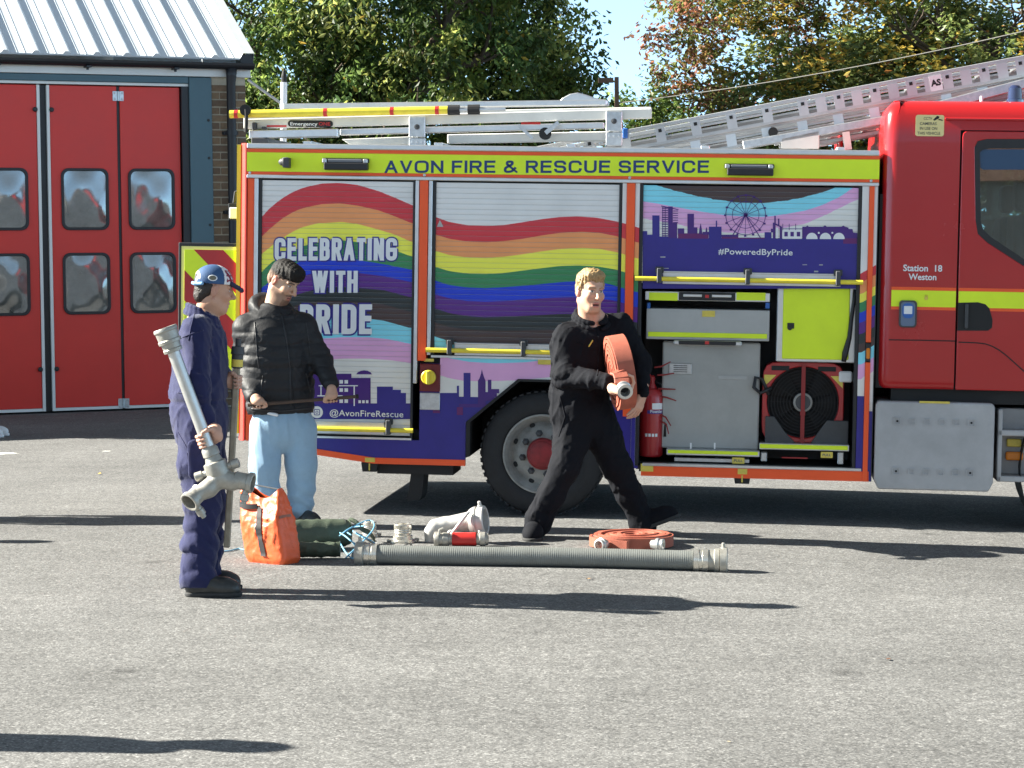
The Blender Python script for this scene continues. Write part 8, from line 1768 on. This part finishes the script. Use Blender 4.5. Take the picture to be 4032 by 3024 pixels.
c = MB(); c.lathe((0, 0, 0), hd, [(0.0, 0.050), (0.0, 0.068), (0.006, 0.074), (0.05, 0.075), (0.056, 0.066), (0.064, 0.066)], 28); edge_smooth(c.build('end_coupling', M_CAST, SUC), 30)
for s_ in (sB + 0.176, 0.028):
    for az_ in (90, 215, -60):
        a = math.radians(az_); e = np.cross(hd, (0, 0, 1)); e = nrm(e); dr = -e * math.cos(a) * -1 + np.array([0, 0, 1]) * math.sin(a); c = MB(); c.lathe(hd * s_ + dr * 0.07, dr, [(0, 0.016), (0.012, 0.015), (0.014, 0.010), (0.034, 0.011), (0.038, 0.006), (0.0385, 0)], 10); c.build('coupling_lug', M_CAST, SUC)
# hose coiled on the ground
gp_ = ground(2500, 2170); CO = thing('coiled_hose', 'orange red hose coiled flat on the tarmac behind the suction hose', 'hose', (gp_[0], gp_[1] + 0.27, gz(gp_[0]) + 0.003))
mb = MB(); V_, F_ = coil_mesh(0.05, 0.262, 8.4, 0.068, 0.021, 0.92, 17, wob=0.005); mb.add([(x, y, z + 0.042) for x, y, z in V_], F_); fix_normals(edge_smooth(mb.build('coil', M_HOSE, CO), 40))
mb = MB()
pts = spline([(-0.262, 0.02, 0.04), (-0.268, -0.10, 0.04), (-0.19, -0.22, 0.038), (-0.05, -0.29, 0.03)], 6)
for a, b in zip(pts[:-1], pts[1:]): mb.obox(a, b, 0.016, 0.062)
mb.build('loose_turn', M_HOSE, CO)
for x, y, ax_ in ((-0.20, -0.275, (-0.6, -0.8, 0)), (0.13, -0.30, (0.9, -0.4, 0))):
    mb = MB(); mb.lathe((x, y, 0.043), ax_, [(-0.03, 0.026), (0.0, 0.030), (0.004, 0.040), (0.022, 0.041), (0.026, 0.034), (0.05, 0.036), (0.052, 0.028), (0.01, 0.026)], 20); edge_smooth(mb.build('coupling', M_TUBE, CO), 30)
# large elbow with its ring
gE = ground(1800, 2140); YE = gE[1] + 0.02
def E_(px, py, dy=0.0): return at(px, py, YE + dy)
oE = np.array([gE[0], YE, gz(gE[0])]); ELB = thing('suction_elbow', 'pale alloy elbow with a wide open ring and a lever lying on the tarmac', 'pipe fitting', oE)
M_PALE = mat('pale_alloy', (0.52, 0.51, 0.49), 0.5, 0.35, vary=0.12, vscale=14, bump=0.1)
v = Vol(0.006); v.chain([E_(1698, 2128, 0.05), E_(1700, 2095, 0.05), E_(1716, 2074, 0.05), E_(1750, 2066, 0.05), E_(1850, 2052, 0.03)], [0.043, 0.045, 0.047, 0.049, 0.062], 0.02)
V_, F_ = v.mesh(); V_[:, 2] = np.maximum(V_[:, 2], oE[2] + 0.002); link('elbow_body', mesh_np('elbow_body', V_ - oE, F_), M_PALE, ELB)
ra = nrm(np.array([0.93, -0.22, 0.10])); rc = E_(1878, 2052, 0.02) - oE; rc[2] = max(rc[2], 0.098)
c = MB(); c.lathe(rc, ra, [(-0.045, 0.06), (-0.04, 0.082), (-0.02, 0.092), (0.0, 0.096), (0.004, 0.089), (0.012, 0.089), (0.016, 0.097), (0.055, 0.097), (0.06, 0.09), (0.058, 0.076), (0.0, 0.074), (-0.02, 0.0)], 36); rg = edge_smooth(c.build('ring_coupling', M_PALE, ELB), 28)
for a in (80, 200, 320):
    e = nrm(np.cross(ra, (0, 0, 1))); u_ = np.cross(e, ra); dr = e * math.cos(math.radians(a)) + u_ * math.sin(math.radians(a)); c = MB(); c.lathe(rc + ra * 0.035 + dr * 0.092, dr, [(0, 0.018), (0.012, 0.017), (0.014, 0.012), (0.036, 0.012), (0.04, 0.006), (0.041, 0)], 10); c.build('coupling_lug', M_PALE, ELB)
c = MB(); c.tube(spline([E_(1776, 2105, -0.06) - oE, E_(1800, 2075, -0.075) - oE, E_(1830, 2035, -0.07) - oE, E_(1848, 2016, -0.06) - oE], 6), [0.012] * 7 + [0.010] * 8 + [0.011] * 4 if False else 0.0115, 8); c.lathe(E_(1776, 2100, -0.04) - oE, (0, -1, 0), [(0, 0.025), (0.02, 0.025), (0.024, 0.018), (0.024, 0)], 14); c.build('lever', M_PALE, ELB, smooth=True)
# red and silver coupling in front of the elbow
gR = ground(1815, 2152); RC = thing('hose_coupling', 'short red coupling between silver ends in front of the pale elbow', 'coupling', (gR[0] - 0.17, gR[1] + 0.02, gz(gR[0]) + 0.046)); ra2 = nrm(np.array([1, -0.05, 0]))
c = MB(); c.lathe((0, 0, 0), ra2, [(0.115, 0.040), (0.120, 0.0435), (0.265, 0.0435), (0.27, 0.040)], 24); edge_smooth(c.build('red_sleeve', mat('red_enamel', (0.52, 0.025, 0.022), 0.35, vary=0.15, vscale=15), RC), 30)
c = MB(); c.lathe((0, 0, 0), ra2, [(0.0, 0.028), (0.0, 0.045), (0.006, 0.048), (0.03, 0.048), (0.035, 0.041), (0.055, 0.041), (0.058, 0.046), (0.09, 0.045), (0.095, 0.037), (0.114, 0.037)], 24); edge_smooth(c.build('left_end', M_CAST, RC), 30)
c = MB(); c.lathe((0, 0, 0), ra2, [(0.271, 0.037), (0.29, 0.038), (0.294, 0.046), (0.325, 0.046), (0.33, 0.038), (0.345, 0.038), (0.345, 0.02)], 24); edge_smooth(c.build('right_end', M_CAST, RC), 30)
c = MB(); c.tube([(0.03, -0.03, 0.03), (0.035, -0.03, 0.062), (0.06, -0.03, 0.072)], 0.009, 8); c.build('catch', M_CAST, RC)
# two small adaptors
def adaptor(label, px, py, h, r, flange):
    g_ = ground(px, py); t = thing('adaptor', label, 'pipe fitting', (g_[0], g_[1] + flange * 0.8, gz(g_[0]) + 0.001)); c = MB()
    c.lathe((0, 0, 0), (0, 0, 1), [(0, 0.0), (0, flange), (0.014, flange), (0.018, r * 1.12), (h * 0.35, r * 1.1), (h * 0.38, r * 0.92), (h * 0.5, r * 0.92), (h * 0.54, r), (h * 0.6, r * 0.95), (h * 0.66, r), (h * 0.72, r * 0.95), (h * 0.78, r), (h * 0.97, r), (h, r * 0.95), (h, r * 0.72), (h * 0.5, r * 0.7), (h * 0.5, 0)], 28); edge_smooth(c.build('adaptor_body', M_CHROME, t), 30)
    for a in (0.3, 3.4): c = MB(); c.lathe((flange * 0.9 * math.cos(a), flange * 0.9 * math.sin(a), 0.012), (math.cos(a), math.sin(a), 0), [(0, 0.011), (0.025, 0.010), (0.028, 0.006), (0.0285, 0)], 8); c.build('adaptor_lug', M_CAST, t)
adaptor('squat silver threaded adaptor standing left of the pale elbow', 1585, 2140, 0.118, 0.058, 0.088)
adaptor('small grey adaptor half hidden behind the blue cord', 1455, 2116, 0.10, 0.044, 0.055)
# litter and paint marks on the tarmac
M_PAINT = mat('worn_white_paint', (0.66, 0.65, 0.61), 0.8, vary=0.3, vscale=60)
def blotch(label, px0, px1, py, wpx, name='paint_mark'):
    a = ground(px0, py); b = ground(px1, py); r = np.random.default_rng(int(px1)); n = 22; V = []
    for i in range(n): t = 2 * math.pi * i / n; k = r.uniform(0.6, 1.1); V.append(((a[0] + b[0]) / 2 + (b[0] - a[0]) / 2 * math.cos(t) * k, a[1] + wpx * math.sin(t) * k))
    c = MB(); c.add([(x, y, gz(x) + 0.004) for x, y in V], [tuple(range(n))]); tag(c.build(name, M_PAINT, None), label, 'paint mark')
blotch('white worn paint streak at the left edge of the yard', -60, 75, 1788, 0.10); blotch('small pale paint fleck left of the man in navy overalls', 400, 440, 1778, 0.05)
def litter(px, py, col, s, label):
    g_ = ground(px, py); r = np.random.default_rng(int(px)); c = MB(); a = r.uniform(0, 6); pts = [(-1, 0, .1), (-0.4, 0.42, .22), (0.4, 0.38, .15), (1.1, 0, .35), (0.4, -0.38, .1), (-0.4, -0.42, .2)]
    V = [(s * (x * math.cos(a) - y * math.sin(a)), s * (x * math.sin(a) + y * math.cos(a)), s * z + 0.004) for x, y, z in pts]; c.add(V, [(0, 1, 5), (1, 2, 4, 5), (2, 3, 4)])
    o = c.build('fallen_leaf', mat('dead_leaf_%d' % int(px), col, 0.7), None, loc=(g_[0], g_[1], gz(g_[0]))); tag(o, label, 'leaf', 'fallen leaves on the tarmac')
litter(392, 1868, (0.62, 0.42, 0.08), 0.032, 'yellow fallen leaf on the tarmac near the doors'); litter(3498, 2600, (0.16, 0.07, 0.04), 0.022, 'brown fallen leaf alone on the right of the bare tarmac'); litter(2318, 2283, (0.30, 0.17, 0.07), 0.026, 'tan fallen leaf in front of the suction hose'); litter(2870, 2925, (0.42, 0.36, 0.25), 0.013, 'pale leaf scrap near the bottom of the yard'); litter(725, 2490, (0.10, 0.06, 0.04), 0.014, 'dark leaf scrap below the boots of the man in the cap')

# ---------------------------------------------------------------- bystanders just outside the frame, whose shadows and one shoe are seen
def bystander(label, x, y, fw, h, top, legs, shoe_m, hairc, seed, toe=None):
    z0 = gz(x); t = person(label, x, y); o = np.array([x, y, z0]); k = h / 1.78; f_ = nrm(fw); l_ = np.cross((0, 0, 1), f_)
    def P(a, b, c): return o + (f_ * a + l_ * b) * k + np.array([0, 0, c * k])
    hV, hC, HM = head_parts(P(0.03, 0, 1.655), f_ + np.array([0, 0, -0.12]), (0, 0, 1), k, neck_to=P(0, 0, 1.46))
    parts = [hV]
    for s in (-1, 1): parts.append(hand_open(P(-0.04, s * 0.25, 0.86), np.array([0, 0, -1.0]) - f_ * 0.05, l_ * s, thumb=-s, curl=(22, 28, 22)))
    b = Vol(0.016); b.chain([P(0, 0, 1.42), P(0, 0, 0.95)], [0.1, 0.11]); 
    for s in (-1, 1): b.chain([P(0, 0.18 * s, 1.42), P(0, 0.25 * s, 1.14), P(-0.04, 0.25 * s, 0.88)], [0.05, 0.04, 0.028]); b.chain([P(0, 0.09 * s, 0.92), P(0.01, 0.10 * s, 0.5), P(0, 0.11 * s, 0.1)], [0.08, 0.055, 0.04])
    parts.append(b.mesh()); VF = join(parts); C_ = np.concatenate([hC] + [np.tile(np.array((0.53, 0.32, 0.23)), (len(p_[0]), 1)) for p_ in parts[1:]]); mk('body', VF, SKIN, t, C_)
    c = Vol(0.013); c.chain([P(-0.01, 0, 1.45), P(0, 0, 1.36), P(0, 0, 1.15), P(0, 0, 0.93)], [0.08, 0.12, 0.125, 0.13], 0.05, (l_, 1.4))
    for s in (-1, 1): c.cap(P(-0.01, 0, 1.44), P(0, 0.18 * s, 1.40), 0.07, 0.075, 0.05); c.chain([P(0, 0.18 * s, 1.40), P(0, 0.25 * s, 1.14), P(-0.04, 0.25 * s, 0.90)], [0.075, 0.065, 0.05], 0.03)
    mk('jacket', c.mesh(cloth_noise(seed, 0.008, 0.1)), top, t)
    c = Vol(0.013); c.chain([P(0, 0, 0.95), P(0, 0, 0.86)], [0.12, 0.12], 0.05, (l_, 1.3))
    for s in (-1, 1): c.chain([P(0, 0.09 * s, 0.88), P(0.02, 0.105 * s, 0.5), P(0, 0.115 * s, 0.08)], [0.105, 0.085, 0.075], 0.03)
    mk('trousers', c.mesh(cloth_noise(seed + 1, 0.008, 0.12)), legs, t)
    for s in (-1, 1):
        hl = P(-0.08, 0.115 * s, 0); hl[2] = gz(hl[0]); boot(t, hl, hl + f_ * 0.29 * k, 'shoe', shoe_m, M_PRINTW if shoe_m is M_PRINTW else M_SOLE, 0.09, 0.047)
    c = Vol(0.007); hc_ = P(0.03, 0, 1.655); c.ell(hc_ + HM @ np.array([-0.02, 0, 0.055]) * k, np.array((0.108, 0.088, 0.098)) * k, 0.02, HM); c.sub(hc_ + HM @ np.array([0.09, 0, -0.02]) * k, np.array((0.075, 0.2, 0.085)) * k, 0.01, HM); mk('hair', c.mesh(), hair_mat('bystander_hair_%d' % seed, hairc), t)
M_JK1 = mat('grey_jacket', (0.16, 0.17, 0.19), 0.8, vary=0.1); M_JK2 = mat('green_jacket', (0.05, 0.09, 0.06), 0.8, vary=0.1); M_JN = mat('blue_denim', (0.06, 0.09, 0.17), 0.8, vary=0.15, vscale=20)
bystander('person in grey jacket outside the frame casting the bottom left shadow', -3.93, 9.05, (0.5, 0.85, 0), 1.78, M_JK1, M_JN, M_BOOT, (0.06, 0.04, 0.025), 101)
bystander('person in navy overalls outside the frame casting the longest left shadow', -4.75, 16.4, (0.9, -0.3, 0), 1.82, M_OVER, M_OVER, M_BOOT, (0.04, 0.03, 0.02), 111)
bystander('person in green jacket outside the frame casting the short left shadow', -6.05, 15.35, (0.9, 0.1, 0), 1.76, M_JK2, M_JN, M_BOOT, (0.12, 0.08, 0.04), 121)
tp = ground(14, 1722)
bystander('person mostly outside the frame near the red doors, one white trainer showing', tp[0] - 0.21, tp[1] + 0.10, (1, -0.02, 0), 1.75, M_JK2, M_JN, M_PRINTW, (0.05, 0.035, 0.02), 131)
